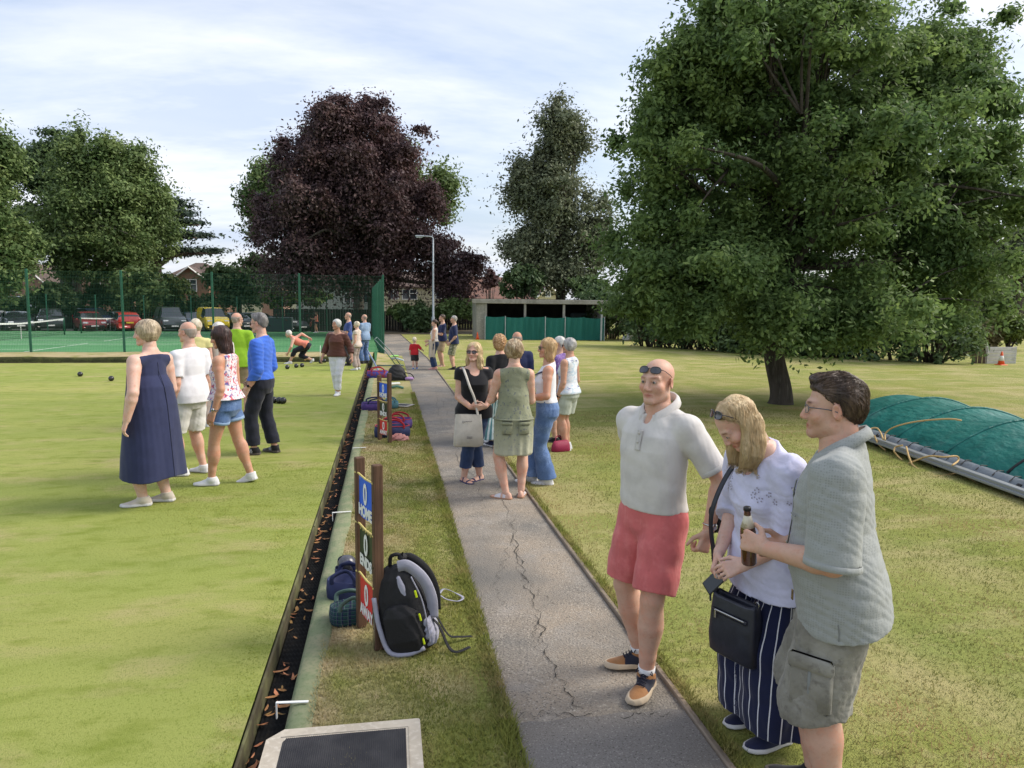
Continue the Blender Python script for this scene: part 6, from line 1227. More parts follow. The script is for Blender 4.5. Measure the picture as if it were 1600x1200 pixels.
F = person('man in royal blue long sleeved shirt and black jeans with glasses', 412, 709, 492, 292, G, sex='m', fat=.12, skin=FAIR, res=.009, hy=-4, hp=6, legs={1: (.12, -.10, -30), -1: (-.06, .10, 4)}, arms={-1: {'w': (.02, .055, -.300), 'pole': (.2, -1, 0), 'curl': (30, 35, 20)}, 1: {'w': (.0, .10, -.26)}}, group=grp_g)
F.skin(res_head=.005, res_hand=.005, hp={'jaw': .95}); F.top('shirt', c_blue, sleeve='long', sl=1.86, hem=.03, off=.014, loose=.5, tuck=True, amp=0.0025, ff=17, seed=9, sloff=.014, nkh=.012, h=.007); F.bottoms('jeans', c_dark, waist=.072, length=1.90, kner=.047, hemr=.046, off=.012, amp=0.0022, seed=8, h=.008); F.hair(h_dgrey, 'short', thick=.9)
F.glasses('spec', name='glasses'); F.watch(-1, M('black_strap', (.01, .01, .012), .5), M('black_strap', (.01, .01, .012), .5))
def three(q, k):
    y, z = q[:, 1], q[:, 2]; s = ((y - .5 * z) * 95) % 1; w_ = ((y > .004) & (y < .040) & (z < .042) & (s < .42) & (np.abs(q[:, 0]) > .012)); return np.where(w_[:, None], (45., 45., 45.), (1., 1., 1.))
c_blst = cloth('black_striped_shoe', (.014, .014, .016), .6, tint=True); F.shoes(c_blst, c_gum, tintf=three, h=.004)
F = person('white haired woman in coral top bending low to bowl with one arm swung back', 475, 568, 508, 276, G, H=1.62, sex='f', fat=.2, skin=FAIR, res=.013, lean=64, hp=15, drop=.16, hip=(0, -.10), legs={-1: (-.10, .42, 5), 1: (.08, -.26, -5, 40, .03)}, arms={1: {'rel': False, 'w': (.08, -.26, .02), 'pole': (0, -1, 1)}, -1: {'rel': False, 'w': (.02, .10, -.27)}}, group=grp_g)
F.skin(res_head=.009); F.top('coral_top', c_coral, sleeve='none', hem=.0, off=.014, armhole=.088); F.bottoms('cropped_trousers', c_dark, length=1.55, kner=.048, hemr=.040); F.hair(h_white, 'bobshort', length=-.06, thick=.98); F.shoes(c_shirtw, c_soleW)
F = person('woman in brown satin blouse and white trousers walking towards us', 528, 617, 500, 196, G, sex='f', fat=.3, skin=TAN, res=.010, hy=-38, legs={1: (.045, -.10, 4, 10), -1: (-.03, .08, -4)}, arms={1: {'w': (.10, .03, -.29)}, -1: {'w': (.11, .04, -.285)}}, group=grp_g)
F.skin(res_head=.007, hp={'cheek': 1.1}); F.top('blouse', c_brown, sleeve='three', sl=1.62, hem=.0, off=.020, loose=.8, bell=.006, amp=0.0025, neck='v', vd=.045, seed=4); F.bottoms('trousers', c_white, length=1.88, kner=.043, hemr=.036, off=.010); F.hair(h_white, 'bobshort', length=-.065, thick=.98); F.shoes(c_shirtw, c_soleW)
F = person('man in blue T-shirt with folded arms behind the brown blouse', 545, 571, 489, 268, G, sex='m', fat=.2, skin=RUDDY, res=.013, arms={1: {'w': (-.12, .14, -.14), 'pole': (.8, -.3, -1)}, -1: {'w': (-.12, .13, -.15), 'pole': (.8, -.3, -1)}}, group=grp_g); F.skin(res_head=.009); F.top('t_shirt', c_bluetee, off=.014, hem=-.02); F.bottoms('trousers', c_char, length=1.95, kner=.048, hemr=.045); F.hair(h_stub, 'bald'); F.shoes(c_blacksh, c_gum)
F = person('blonde woman in cream sleeveless top and taupe trousers at the corner of the green', 558, 578, 503, 292, G, sex='f', fat=.15, skin=FAIR, res=.012, group=grp_g, arms={-1: {'w': (.03, .05, -.31)}}); F.skin(res_head=.008); F.top('top', c_cream, sleeve='cap', hem=-.03, off=.014, loose=.6); F.bottoms('trousers', c_taupe, length=1.9, kner=.052, hemr=.052); F.hair(h_pale, 'bobshort', length=-.075, thick=1.05); F.shoes(c_shirtw, c_soleW)
F = person('man in light blue shirt and pale jeans standing in the corner by the ditch', 570, 568, 492, 316, G, sex='m', fat=.2, skin=RUDDY, res=.012, hy=20, group=grp_g, arms={-1: {'w': (-.02, .16, -.2)}, 1: {'w': (-.03, .16, -.18)}}); F.skin(res_head=.008); F.top('shirt', c_ldenim, hem=-.03, off=.016); F.bottoms('jeans', c_denim, length=1.96, kner=.05, hemr=.047); F.hair(h_stub, 'bald', thick=1.0); F.shoes(c_char, c_gum)
F = person('distant tennis player in coral vest and dark skirt on the court', 495, 520, 487, 262, COURT_Z, sex='f', skin=TAN, res=.016, arms={-1: {'w': (.0, .20, -.14)}, 1: {'w': (0, .22, -.12)}}, legs={1: (.1, -.08, 0), -1: (-.08, .1, 0)}, group=grp_g); F.skin(res_head=.012); F.top('vest', c_coral, sleeve='none', hem=.01, off=.01); F.bottoms('tennis_skirt', c_dark, length=.35, hemr=.08); F.hair(h_brown, 'bun'); F.shoes(c_shirtw, c_soleW)
W = wld(F, F.wri[-1]); rk = MB().tube([(0, 0, 0), (0, 0, -.3)], .014, 6).tube([(.12 * math.cos(a), 0, -.46 + .16 * math.sin(a)) for a in np.linspace(0, 6.28, 16, endpoint=False)], .01, 5, closed=True)
for i in range(-3, 4): rk.tube([(i * .03, 0, -.46 - .15 * math.sqrt(1 - (i * .03 / .12) ** 2)), (i * .03, 0, -.46 + .15 * math.sqrt(1 - (i * .03 / .12) ** 2))], .003, 3)
o = rk.build('tennis_racket', M('racket_frame', (.35, .08, .06), .4), None, True); o.location = W; o.rotation_euler = (0, R(35), R(60)); tag(o, 'tennis racket held low by the distant player in coral', 'tennis racket')
# ================================================================== PEOPLE ALONG THE PATH
F = person('toddler in red T-shirt and dark shorts walking up the path', 648, 577, 530, 8, 0, sex='m', skin=PALE, res=.010, headk=1.52, neck=1.15, limb=1.12, hp=-6, legs={1: (.05, .12, 0), -1: (-.03, -.10, 0, 18)}, arms={1: {'w': (.16, .14, -.17), 'pole': (.5, -1, -.5)}, -1: {'w': (.05, .03, -.30)}}, sw=.105, group=grp_p); F.skin(res_head=.007); F.top('t_shirt', c_red, hem=-.03, off=.012, sl=.95, loose=.8); F.bottoms('shorts', c_char, length=.95, hemr=.075); F.hair(h_pale, 'crop', thick=1.6); F.shoes(cloth('bright_blue_shoe', (.04, .17, .50)), c_soleW)
F = person('woman in ivory sleeveless top and navy jeans with brown hair in a bun', 679, 577, 500, 282, 0, sex='f', fat=.1, skin=FAIR, res=.012, arms={-1: {'w': (.01, .12, -.27)}, 1: {'w': (-.02, .15, -.22)}}, group=grp_p); F.skin(res_head=.008); F.top('top', c_ivory, sleeve='none', hem=.05, off=.012); F.bottoms('jeans', c_ddenim, length=1.96, kner=.043, hemr=.046, waist=.08); F.hair(h_brown, 'bun'); F.shoes(c_pink, c_pink)
W = wld(F, F.along(F.armp(-1), 1.3)); o = MB().add(*(lambda: (np.array([(x, .02 * math.sin(x * 60 + z * 9) + .03, z) for z in np.linspace(.02, -.52, 9) for x in np.linspace(-.09, .09, 7)] + [(x, -.03 + .02 * math.sin(x * 50), z) for z in np.linspace(.02, -.50, 9) for x in np.linspace(-.09, .09, 7)]), [(o7 + i * 7 + j, o7 + i * 7 + j + 1, o7 + i * 7 + 8 + j, o7 + i * 7 + 7 + j) for o7 in (0, 63) for i in range(8) for j in range(6)] + [(j, j + 1, 64 + j, 63 + j) for j in range(6)] + [(i * 7, i * 7 + 7, 63 + i * 7 + 7, 63 + i * 7) for i in range(8)] + [(i * 7 + 6, i * 7 + 13, 63 + i * 7 + 13, 63 + i * 7 + 6) for i in range(8)]))()).build('cardigan', c_cream, None, True); o.location = W; o.rotation_euler = (0, 0, R(10)); tag(o, 'cream cardigan draped over the arm of the woman in ivory top', 'cardigan')
F = person('man in navy T-shirt with folded arms and khaki shorts beside the path', 691, 573, 492, 258, 0, sex='m', fat=.1, skin=RUDDY, res=.012, arms={1: {'w': (-.12, .14, -.14), 'pole': (.8, -.3, -1)}, -1: {'w': (-.12, .13, -.15), 'pole': (.8, -.3, -1)}}, group=grp_p); F.skin(res_head=.008, feet=True); F.top('t_shirt', c_navytee, hem=-.02, off=.014); F.bottoms('shorts', c_khaki, length=.9, hemr=.062); F.hair(h_brown, 'crop'); F.sandals(c_taupe, c_taupe)
F = person('grey haired man in navy polo shirt and camouflage shorts beside the path', 709, 578, 494, 274, 0, sex='m', fat=.25, skin=RUDDY, res=.012, arms={-1: {'w': (-.0, .07, -.28)}, 1: {'w': (-.02, .10, -.26)}}, group=grp_p); F.skin(res_head=.008); F.top('polo_shirt', c_navytee, hem=-.03, off=.016, loose=.5, sl=.9); F.bottoms('shorts', c_camo, length=1.0, hemr=.064); F.hair(h_grey, 'crop'); F.shoes(c_blacksh, c_gum, high=.015); F.watch(-1)
# ---- the group by the path
F = person('woman with long blonde hair and sunglasses in black top and dark jeans', 740, 752, 537, 172, 0, sex='f', fat=.3, skin=FAIR, res=.0085, hy=-28, hp=-2, legs={1: (.11, .02, 22), -1: (-.07, -.03, -52)}, arms={1: {'w': (-.055, .12, -.235), 'pole': (.7, -1, 0), 'd': (-1, .25, .1), 'u': (0, .3, 1), 'curl': (35, 35, 20)}, -1: {'w': (-.03, .145, -.225), 'pole': (.7, -1, 0), 'd': (-1, .25, -.15), 'u': (0, .3, 1), 'curl': (35, 35, 20)}}, bust=1.5, group=grp_p)
FB = F; F.skin(res_head=.005, res_hand=.005, feet=True); F.top('black_top', c_black, sleeve='cap', hem=-.045, off=.013, loose=.45, neck='scoop', vd=.06, amp=0.0014, h=.007); F.bottoms('cropped_jeans', c_ddenim, length=1.72, kner=.046, hemr=.044, off=.010, amp=0.0022, h=.008); F.hair(h_blonde, 'long', length=-.245, thick=1.08, h=.005, amp=.004); F.strands(h_blonde, 480, .0022, 8, .17, 4); F.sandals(c_navst, c_navst, ((.70, .012), (.36, .014))); F.glasses('sun', wide=1.08, lens=M('plum_lens', (.03, .012, .018), .08, spec=1.0))
F = person('woman with curly ginger hair in black top and teal striped trousers', 779, 696, 526, 330, 0, sex='f', fat=.2, skin=FAIR, res=.011, hy=-24, group=grp_p); F.skin(res_head=.008); F.top('black_top', c_black, sleeve='short', hem=-.02, off=.012); F.bottoms('striped_trousers', c_tealst, length=1.93, kner=.075, hemr=.09, attr=legu(F, 12)); F.hair(h_ginger, 'curly', h=.007); F.shoes(c_navysh, c_soleW)
F = person('balding man in navy T-shirt and jeans behind the olive dress', 806, 690, 520, 338, 0, sex='m', fat=.2, skin=TAN, res=.011, legs={1: (.14, .05, -15), -1: (-.30, .02, 60)}, hy=-6, group=grp_p); F.skin(res_head=.008); F.top('t_shirt', c_navytee, hem=-.02, off=.014); F.bottoms('jeans', c_denim, length=1.96, kner=.05, hemr=.048); F.hair(h_stub, 'bald', thick=1.2); F.shoes(cloth('white_blue_trainer', (.50, .53, .62)), c_soleW)
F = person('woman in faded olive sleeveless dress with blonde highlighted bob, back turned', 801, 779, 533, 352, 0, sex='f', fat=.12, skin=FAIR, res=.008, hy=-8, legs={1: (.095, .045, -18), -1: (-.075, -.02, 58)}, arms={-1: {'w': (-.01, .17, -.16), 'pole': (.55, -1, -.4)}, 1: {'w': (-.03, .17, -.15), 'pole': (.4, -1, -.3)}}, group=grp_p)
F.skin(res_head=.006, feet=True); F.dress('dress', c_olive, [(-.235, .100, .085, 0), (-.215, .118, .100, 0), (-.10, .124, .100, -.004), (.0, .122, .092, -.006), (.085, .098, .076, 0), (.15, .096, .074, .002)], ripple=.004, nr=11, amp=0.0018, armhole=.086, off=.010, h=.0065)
for k in (1, -1):
    px_ = MB(); c = F.T((k * .055, -.100, -.045)); px_.bbox(c, (.115, .030, .125), .012, Rm=rotz(k * .30)).bbox(c + (0, -.012, .050), (.122, .022, .040), .010, Rm=rotz(k * .30)); px_.build('pocket', c_olive, F.root, True)
F.strap('waist_seam', c_olive, [F.T((.128 * math.cos(a), .100 * math.sin(a) - .005, .005)) for a in np.linspace(0, 6.28, 20)], .006, .003); F.hair(h_hl, 'bobshort', length=-.075, thick=1.10, h=.005, amp=.004); F.strands(h_hl, 480, .0022, 7, .10, 5); F.sandals(c_cork, c_sil, ((.60, .045), (.30, .02)))
F = person('woman in white sleeveless top and flared blue jeans with sunglasses', 852, 757, 530, 272, 0, sex='f', fat=.15, skin=TAN, res=.008, hy=14, legs={1: (.09, .16, -4), -1: (-.03, -.02, -8)}, arms={-1: {'w': (.015, .145, -.185), 'pole': (.45, -1, -.1), 'd': (-.3, 1, -.1), 'u': (0, .1, 1)}, 1: {'w': (-.02, .16, -.2)}}, bust=1.15, group=grp_p)
FW = F; F.skin(res_head=.006, res_hand=.005); F.top('white_top', c_white, sleeve='none', hem=.06, off=.011, armhole=.080, tuck=True, nkh=.004, h=.007); F.bottoms('flared_jeans', c_denim, waist=.085, length=1.985, kner=.044, hemr=.066, off=.010, amp=0.0018, h=.008); F.hair(h_gold, 'long', length=-.19, thick=1.0, h=.006); F.strands(h_gold, 300, .0024, 7, .14, 6); F.shoes(c_shirtw, c_soleW); F.glasses('sun'); F.watch(-1, c_white)
F.strap('bag_strap', c_navst, [F.T((-.085, .03, .272)), F.T((-.04, .082, .24)), F.T((.03, .10, .16)), F.T((.10, .07, .05))], .010)
F = person('man in purple patterned shirt beside the grey haired woman', 871, 690, 527, 286, 0, sex='m', fat=.2, skin=RUDDY, res=.011, group=grp_p); F.skin(res_head=.007); F.top('shirt', c_purple, hem=-.03, off=.016, nkh=.01); F.bottoms('long_shorts', c_navytee, length=1.25, hemr=.06, kner=.058); F.hair(h_white, 'crop', thick=.9); F.shoes(c_blacksh, c_gum); F.glasses('sun')
F = person('grey haired woman in white patterned top and pale sage shorts', 886, 703, 530, 300, 0, sex='f', fat=.2, skin=TAN, res=.0095, hy=12, arms={-1: {'w': (.03, .045, -.31)}, 1: {'w': (.02, .1, -.27)}}, legs={1: (.06, .03, 4), -1: (-.06, -.02, 0)}, group=grp_p); F.skin(res_head=.006, res_hand=.0055); F.top('patterned_top', c_patt, sleeve='none', hem=-.0, off=.014, loose=.6, armhole=.084); F.bottoms('shorts', c_sage, length=.72, hemr=.076, off=.012); F.hair(h_grey, 'bobshort', length=-.075, thick=1.02, h=.006); F.shoes(c_shirtw, c_soleW, high=.012); F.watch(-1, c_black, c_black); F.glasses('sun')
# ================================================================== THE THREE PEOPLE NEAREST
def pt(*p): return np.array(p, float)
# ---- man in the polo shirt
P_polo = at(1012, 1056, 0.02)
c_twosh = cloth('tan_navy_shoe', (1., 1., 1.), .65, tint=True, bump=[(90, .3, None, .003)])
def panels(q, k):
    x, y, z = q.T; t = (y + .0405) / .150; tan_, nav = np.array((.33, .155, .06)), np.array((.022, .024, .040)); n_ = ((t > .30) & (t < .60) & (z < .045 - .03 * np.abs(t - .45))) | ((t < .26) & (z > .030)) | ((t > .38) & (t < .62) & (np.abs(x) < .010)); return np.where(n_[:, None], nav, tan_)
F = Fig('bald man in pale polo shirt and salmon red shorts with sunglasses on his forehead', P_polo, 219 + view_az(P_polo), 1.0 * tall(P_polo, 557), 'm', fat=.12, skin=RUDDY, res=.0065, hy=8, hp=-1, legs={1: (.10, -.05, -42), -1: (-.075, .105, 22)}, arms={-1: {'w': (.075, -.01, -.285), 'pole': (.8, -1, 0), 'curl': (62, 75, 40), 'u': (-.2, 1, .2)}, 1: {'w': (-.02, -.10, -.27), 'pole': (1, -.6, 0)}}, sw=.110, hdrop=.016, group='the three people nearest the path edge')
F.skin(hp={'jaw': 1.06, 'brow': 1.15, 'nose': 1.12, 'chin': 1.1}, res_head=.0034, res_hand=.0036, brow=(.62, .50, .44)); F.eyes()
F.top('polo_shirt', c_stone, hem=.028, off=.0150, loose=.42, sl=.80, sloff=.008, bell=.003, amp=.0030, ff=8, seed=12, neck='v', vd=.055, vw=.55, h=.0055, tuck=True, nkh=.016)
def ring(F, k, t, r, w_, name, mat):
    c = F.along(F.armp(k), t); d = nrm(F.along(F.armp(k), t) - F.along(F.armp(k), t - .06)); a = nrm(np.cross(d, (0.3, 1, .2))); b = np.cross(d, a); n = 28; V = []
    for zz, rr in ((-w_, r), (-w_ * .9, r + .003), (w_ * .9, r + .003), (w_, r)):
        for i in range(n): q = 6.2832 * i / n; V.append(c + (a * math.cos(q) + b * math.sin(q)) * rr + d * zz)
    return mesh(name, V, [(j * n + i, j * n + (i + 1) % n, j * n + n + (i + 1) % n, j * n + n + i) for j in range(3) for i in range(n)], mat, F.root, True)
c_stone2 = cloth('stone_rib', (.56, .54, .515), .9, bump=[(300, .8, (1, 1, .15), .003)])
for k in (1, -1): ring(F, k, .775, float(F.arm_r(.78)) + .0150 * .8 + .008 + .003 * F.U * .5 + .0015, .013, 'sleeve_band', c_stone2)
def collar(F, mat, r=.0405, gap=.40, fall=.017, tip=.040, base=.322, name='collar'):
    """folded shirt collar: a stand and a fall round the neck, open at the front"""
    n = 32; V = []; k = F.neck
    for j in range(5):
        for i in range(n + 1):
            t = -(math.pi - gap) + 2 * (math.pi - gap) * i / n; f = max(0, (abs(t) - 1.6) / (math.pi - gap - 1.6)) ** 1.6; rr = (r, r + .001, r + .005, r + .014 + .004 * f, r + .019 + .014 * f)[j] * (k if j < 3 else k * .5 + .5 * 1.0 + .0); rr = (r, r + .001, r + .005, r + .013 + .004 * f, r + .018 + .016 * f)[j] + r * (k - 1)
            z = base + (0, .022 - .012 * f, .024 - .012 * f, .024 - fall * .6 - .012 * f, .024 - fall * 1.45 - tip * f)[j]; x = math.sin(t) * rr; y = -.015 - math.cos(t) * rr; V.append(F.T((x, y, z - .46 * (y + .015))))
    m = n + 1; o = mesh(name, V, [(j * m + i, j * m + i + 1, j * m + m + i + 1, j * m + m + i) for j in range(4) for i in range(n)], mat, F.root, True); sol = o.modifiers.new('thick', 'SOLIDIFY'); sol.thickness = .0035; sol.offset = 1; return o
def on_front(F, V0, x, z, lift=.002):
    """a point on the front of a garment mesh V0 (own frame) at torso x, z"""
    q = (V0 - F.P) @ F.Rt / F.U; m = (np.abs(q[:, 0] - x) < .012) & (np.abs(q[:, 2] - z) < .012) & (q[:, 1] > 0); y = q[m, 1].max() if m.any() else .08; return F.T((x, y + lift, z))
def verts(o): v = np.empty(len(o.data.vertices) * 3, np.float32); o.data.vertices.foreach_get('co', v); return v.reshape(-1, 3).astype(float)
collar(F, c_stone, r=.0450, base=.329, tip=.036)
TV = verts(next(c for c in F.root.children if c.name.startswith('polo_shirt')))
F.strap('placket', c_stone2, [on_front(F, TV, 0, .272, .001), on_front(F, TV, 0, .240, .001), on_front(F, TV, 0, .212, .001)], .016, .0015)
for z in (.262, .236): c = on_front(F, TV, 0, z, .004); MB().lathe([(.006, -.001), (.006, .002), (.001, .0025)], 10, c, Rm=F.Rt @ rotx(-math.pi / 2)).build('button', M('shirt_button', (.5, .47, .42), .4), F.root, True)
F.bottoms('shorts', c_salmon, waist=.042, length=.88, hemr=.064, off=.0115, amp=.0045, ff=10, seed=4, h=.006, thigh=1.06)
SV = verts(next(c for c in F.root.children if c.name.startswith('shorts')))
F.shoes(c_twosh, cloth('cream_gum_sole', (.50, .40, .28), .6), tintf=panels, h=.0042, sock=cloth('white_sock', (.66, .66, .67)))
c_lace = M('dark_lace', (.02, .018, .03), .8)
for sh_, k in zip([c for c in F.root.children if c.name.startswith('shoe')], (1, -1)):
    yw, lift = F.fyaw[k]; Rm = rotz(R(yw)); A = F.ank[k] - pt(0, 0, .047 * F.U); g = lambda x, y, z: A + Rm @ (pt(x, y, z) * F.U); mb = MB()
    for i in range(5):
        y = .016 + i * .0085; z = .061 - i * .0055; mb.tube([g(-.013, y, z - .006), g(0, y + .003, z + .001), g(.013, y, z - .006)], .0032, 5)
    for sgn in (1, -1): mb.tube(spline([g(0, .010, .062), g(sgn * .018, .014, .068), g(sgn * .026, .022, .056), g(sgn * .012, .016, .062), g(0, .012, .063)], 5), .0026, 5)
    mb.build('lace', c_lace, sh_, True)
F.watch(-1, M('steel'), M('steel')); F.glasses('sun', (0, .078, .064), tilt=22, wide=1.03)
Wp = wld(F, F.wri[-1] + np.array([-.012, -.062, .055])); o = MB().bbox((0, 0, 0), (.05, .09, .13), .015).tube(spline([(0, .02, .06), (.0, .05, .075), (.0, .07, .04), (0, .05, -.01)], 5), .006, 5).tube(spline([(0, .03, -.05), (.02, .05, -.12), (.03, .06, -.14)], 5), .005, 5).build('camera_case', M('black_nylon', (.014, .014, .016), .6, bump=[(300, .5)]), None, True); o.location = Wp; o.rotation_euler = (.1, .1, R(-F.head)); tag(o, 'small black case with loose strap behind the watch wrist in pale polo shirt', 'camera case')
# ---- woman in the white blouse
P_b = at(1206, 1138, .02)
F = Fig('woman in white blouse looking down into her handbag, blonde with sunglasses on her head', P_b, 230 + view_az(P_b), 1.63, 'f', fat=.18, skin=PALE, res=.0068, lean=17, hy=-12, hp=48, hr=0, legs={1: (.09, .02, 0), -1: (-.10, .045, 6)}, arms={1: {'w': (-.015, .150, -.235), 'pole': (.8, -1, -.1), 'd': (-.3, .6, -.9), 'u': (-.7, .5, .3), 'curl': (40, 40, 20)}, -1: {'w': (-.055, .150, -.225), 'pole': (.8, -1, -.1), 'd': (-.35, 1, -.35), 'u': (-.6, -.2, .8), 'curl': (30, 35, 20)}}, bust=1.2, sw=.098, group='the three people nearest the path edge')
FBL = F; F.skin(hp={'jaw': .93, 'brow': .7, 'nose': .92, 'chin': .9}, res_head=.0036, res_hand=.0036, lips=(.82, .46, .46)); F.eyes()
F.top('blouse', c_blouse, hem=-.055, off=.015, loose=.75, sl=1.22, sloff=.016, bell=.012, neck='v', vd=.075, nkh=.008, amp=.0055, ff=7.5, seed=21, flare=.05, h=.006)
BV = verts(next(c for c in F.root.children if c.name.startswith('blouse')))
c_eye = M('eyelet_hole', (.30, .28, .36), .9); mb = MB()
r_ = np.random.default_rng(3); q_ = (BV - F.P) @ F.Rt / F.U
for cx_, cz_ in [(-.085, .235), (-.065, .222), (-.045, .232), (.045, .232), (.07, .226), (-.1, .218), (.09, .24), (-.055, .245), (.055, .25)]:
    for i in range(5):
        a = i * 1.2566; x, z = cx_ + .006 * math.cos(a), cz_ + .006 * math.sin(a); m = np.argsort((q_[:, 0] - x) ** 2 + (q_[:, 2] - z) ** 2 + (q_[:, 1] < 0) * 9)[0]; n = nrm(F.Rt @ pt(x * 5, 1, .3)); t1 = nrm(np.cross(n, (0, 0, 1))); t2 = np.cross(n, t1); mb.add([BV[m] + n * .0025 + (t1 * math.cos(b) + t2 * math.sin(b)) * .0038 for b in np.linspace(0, 6.28, 7, endpoint=False)], [tuple(range(7))])
el = F.armp(-1)
for i in range(26):
    t = .12 + .95 * r_.random(); c = F.along(el, t); d = nrm(el[1] - el[0]); ang = r_.random() * 3.6 - .3; a = nrm(np.cross(d, (0, 1, 0))); b = np.cross(d, a); n = -(a * math.cos(ang) + b * math.sin(ang)); rr = float(F.arm_r(t)) + .015 * .8 + .016 + .012 * F.U * max(0, t / 1.22 - .3) + .002
    for j in range(5): o_ = (d * math.cos(j * 1.2566) + np.cross(n, d) * math.sin(j * 1.2566)) * .008; cc_ = c + n * rr + o_; mb.add([cc_ + (d * math.cos(x) + np.cross(n, d) * math.sin(x)) * .0036 for x in np.linspace(0, 6.28, 7, endpoint=False)], [tuple(range(7))])
o = mb.build('eyelet', c_eye, F.root); o['kind'] = 'stuff'
F.bottoms('wide_trousers', c_pin, waist=.09, length=1.93, kner=.082, hemr=.108, off=.012, ripple=.006, amp=.003, h=.0068, attr=legu(F, 23), thigh=1.1); F.shoes(c_navysh, c_soleW, h=.0045, sole_h=.012)
F.hair(h_blonde, 'long', length=-.205, thick=1.06, h=.0045, amp=.0028, seed=8)
F.glasses('sun', (0, .040, .112), tilt=58, wide=1.06, frame=M('glasses_navy', (.012, .014, .04), .2, spec=.7))
F.strands(h_blonde, 2400, .0010, 9, .18, 4, wild=.06)
# ---- man in the grey shirt with a bottle
P_g = at(1294, 1262, .02)
F = Fig('man in grey checked shirt and cargo shorts with glasses holding a beer bottle', P_g, 272 + view_az(P_g), tall(P_g, 583) , 'm', fat=.42, skin=('weathered', (.54, .335, .25)), res=.0068, hy=6, hp=2, legs={1: (.11, .06, -4), -1: (-.11, -.03, 4)}, arms={-1: {'w': (-.035, .150, -.165), 'pole': (.50, -1, -.25), 'd': (-.40, 1, .12), 'u': (-.25, -.1, 1), 'curl': (42, 58, 30)}, 1: {'w': (-.04, .13, -.20), 'pole': (.5, -1, -.3)}}, sw=.120, neck=1.14, hdrop=.018, lean=6, group='the three people nearest the path edge')
FG = F; F.skin(hp={'jaw': 1.08, 'nose': 1.05, 'cheek': 1.05}, res_head=.0034, res_hand=.0034, brow=(.30, .22, .17), beard=(.86, .80, .78)); F.eyes((.06, .045, .03))
F.top('checked_shirt', c_grid, hem=-.058, off=.016, loose=.42, sl=1.0, sloff=.024, bell=.010, amp=.0058, ff=6.5, seed=31, neck='v', vd=.045, h=.0062, nkh=.016, flare=.0, hemwave=.010)
collar(F, c_grid, tip=.046, fall=.019); GV = verts(next(c for c in F.root.children if c.name.startswith('checked_shirt')))
c_seam = cloth('grey_seam', (.20, .21, .205)); zs_ = np.linspace(.25, -.045, 12); F.strap('button_band', c_grid, [on_front(F, GV, .004, z, .0005) for z in zs_], .016, .0012)
for z in (.225, .165, .105, .045, -.015): c = on_front(F, GV, .004, z, .003); MB().lathe([(.0055, -.001), (.0055, .002), (.001, .0025)], 10, c, Rm=F.Rt @ rotx(-math.pi / 2)).build('button', M('pale_button', (.55, .52, .47), .4), F.root, True)
c = on_front(F, GV, -.045, .0, .002); MB().bbox(c, (.016, .004, .040), .001, rz=.45).build('cloth_tag', M('brown_tag', (.12, .075, .03), .8, [(60, (.35, .25, .12), .5, .6)]), F.root)
q_ = (GV - F.P) @ F.Rt / F.U
def on_side(x, z, k=-1):
    m = np.argsort((q_[:, 2] - z) ** 2 + (q_[:, 1] - x) ** 2 + (np.sign(q_[:, 0]) != k) * 9)[0]; return GV[m] + F.Rt @ pt(k * .0012, 0, 0)
F.strap('side_vent', c_seam, [on_side(.0, -.022), on_side(.0, -.04), on_side(.0, -.057)], .0022, .0008)
F.strap('chest_pocket', c_seam, [on_front(F, GV, -.042, .185, .001), on_front(F, GV, -.062, .186, .001), on_front(F, GV, -.082, .187, .001)], .003, .0008)
ringk = ring(F, -1, 1.005, float(F.arm_r(1.0)) + .016 * .8 + .024 + .010 * F.U * .70 + .001, .012, 'sleeve_hem', c_grid)
F.bottoms('cargo_shorts', c_sagekh, waist=.06, length=1.10, kner=.072, hemr=.072, off=.014, amp=.0055, ff=10, seed=14, h=.0065, thigh=1.08)
CV = verts(next(c for c in F.root.children if c.name.startswith('cargo_shorts')))
for k in (1, -1):
    lp = F.legp(k); mid = F.along(lp, .72); nx_ = pt(k, .25, 0); nx_ = nrm(nx_); rr = .080 * F.U; c = mid + nx_ * (rr * .79); Rm = np.stack([nrm(np.cross((0, 0, 1), nx_)), nx_, pt(0, 0, 1)], 1); po = MB().bbox(c, (.155, .036, .19), .012, Rm=Rm).build('cargo_pocket', c_sagekh, F.root, True)
    MB().bbox(c + pt(0, 0, .085) + nx_ * .010, (.165, .034, .062), .012, Rm=Rm).build('pocket_flap', c_sagekh, po, True); MB().bbox(c + nx_ * .019, (.012, .006, .15), .003, Rm=Rm).build('pocket_pleat', c_seam, po, True)
F.hair(h_brown, 'short', thick=1.05, amp=.004, h=.0042, seed=3); F.strands(h_brown, 1500, .0009, 6, .055, 5, 'back', .004, wild=.10); F.shoes(c_blacksh, c_gum); F.glasses('spec', (0, .093, .001), frame=M('glasses_grey', (.10, .11, .13), .3, metal=.5), lens=None if False else M('clear_lens', (.85, .88, .9), .03, alpha=.18, spec=1.0), name='glasses')
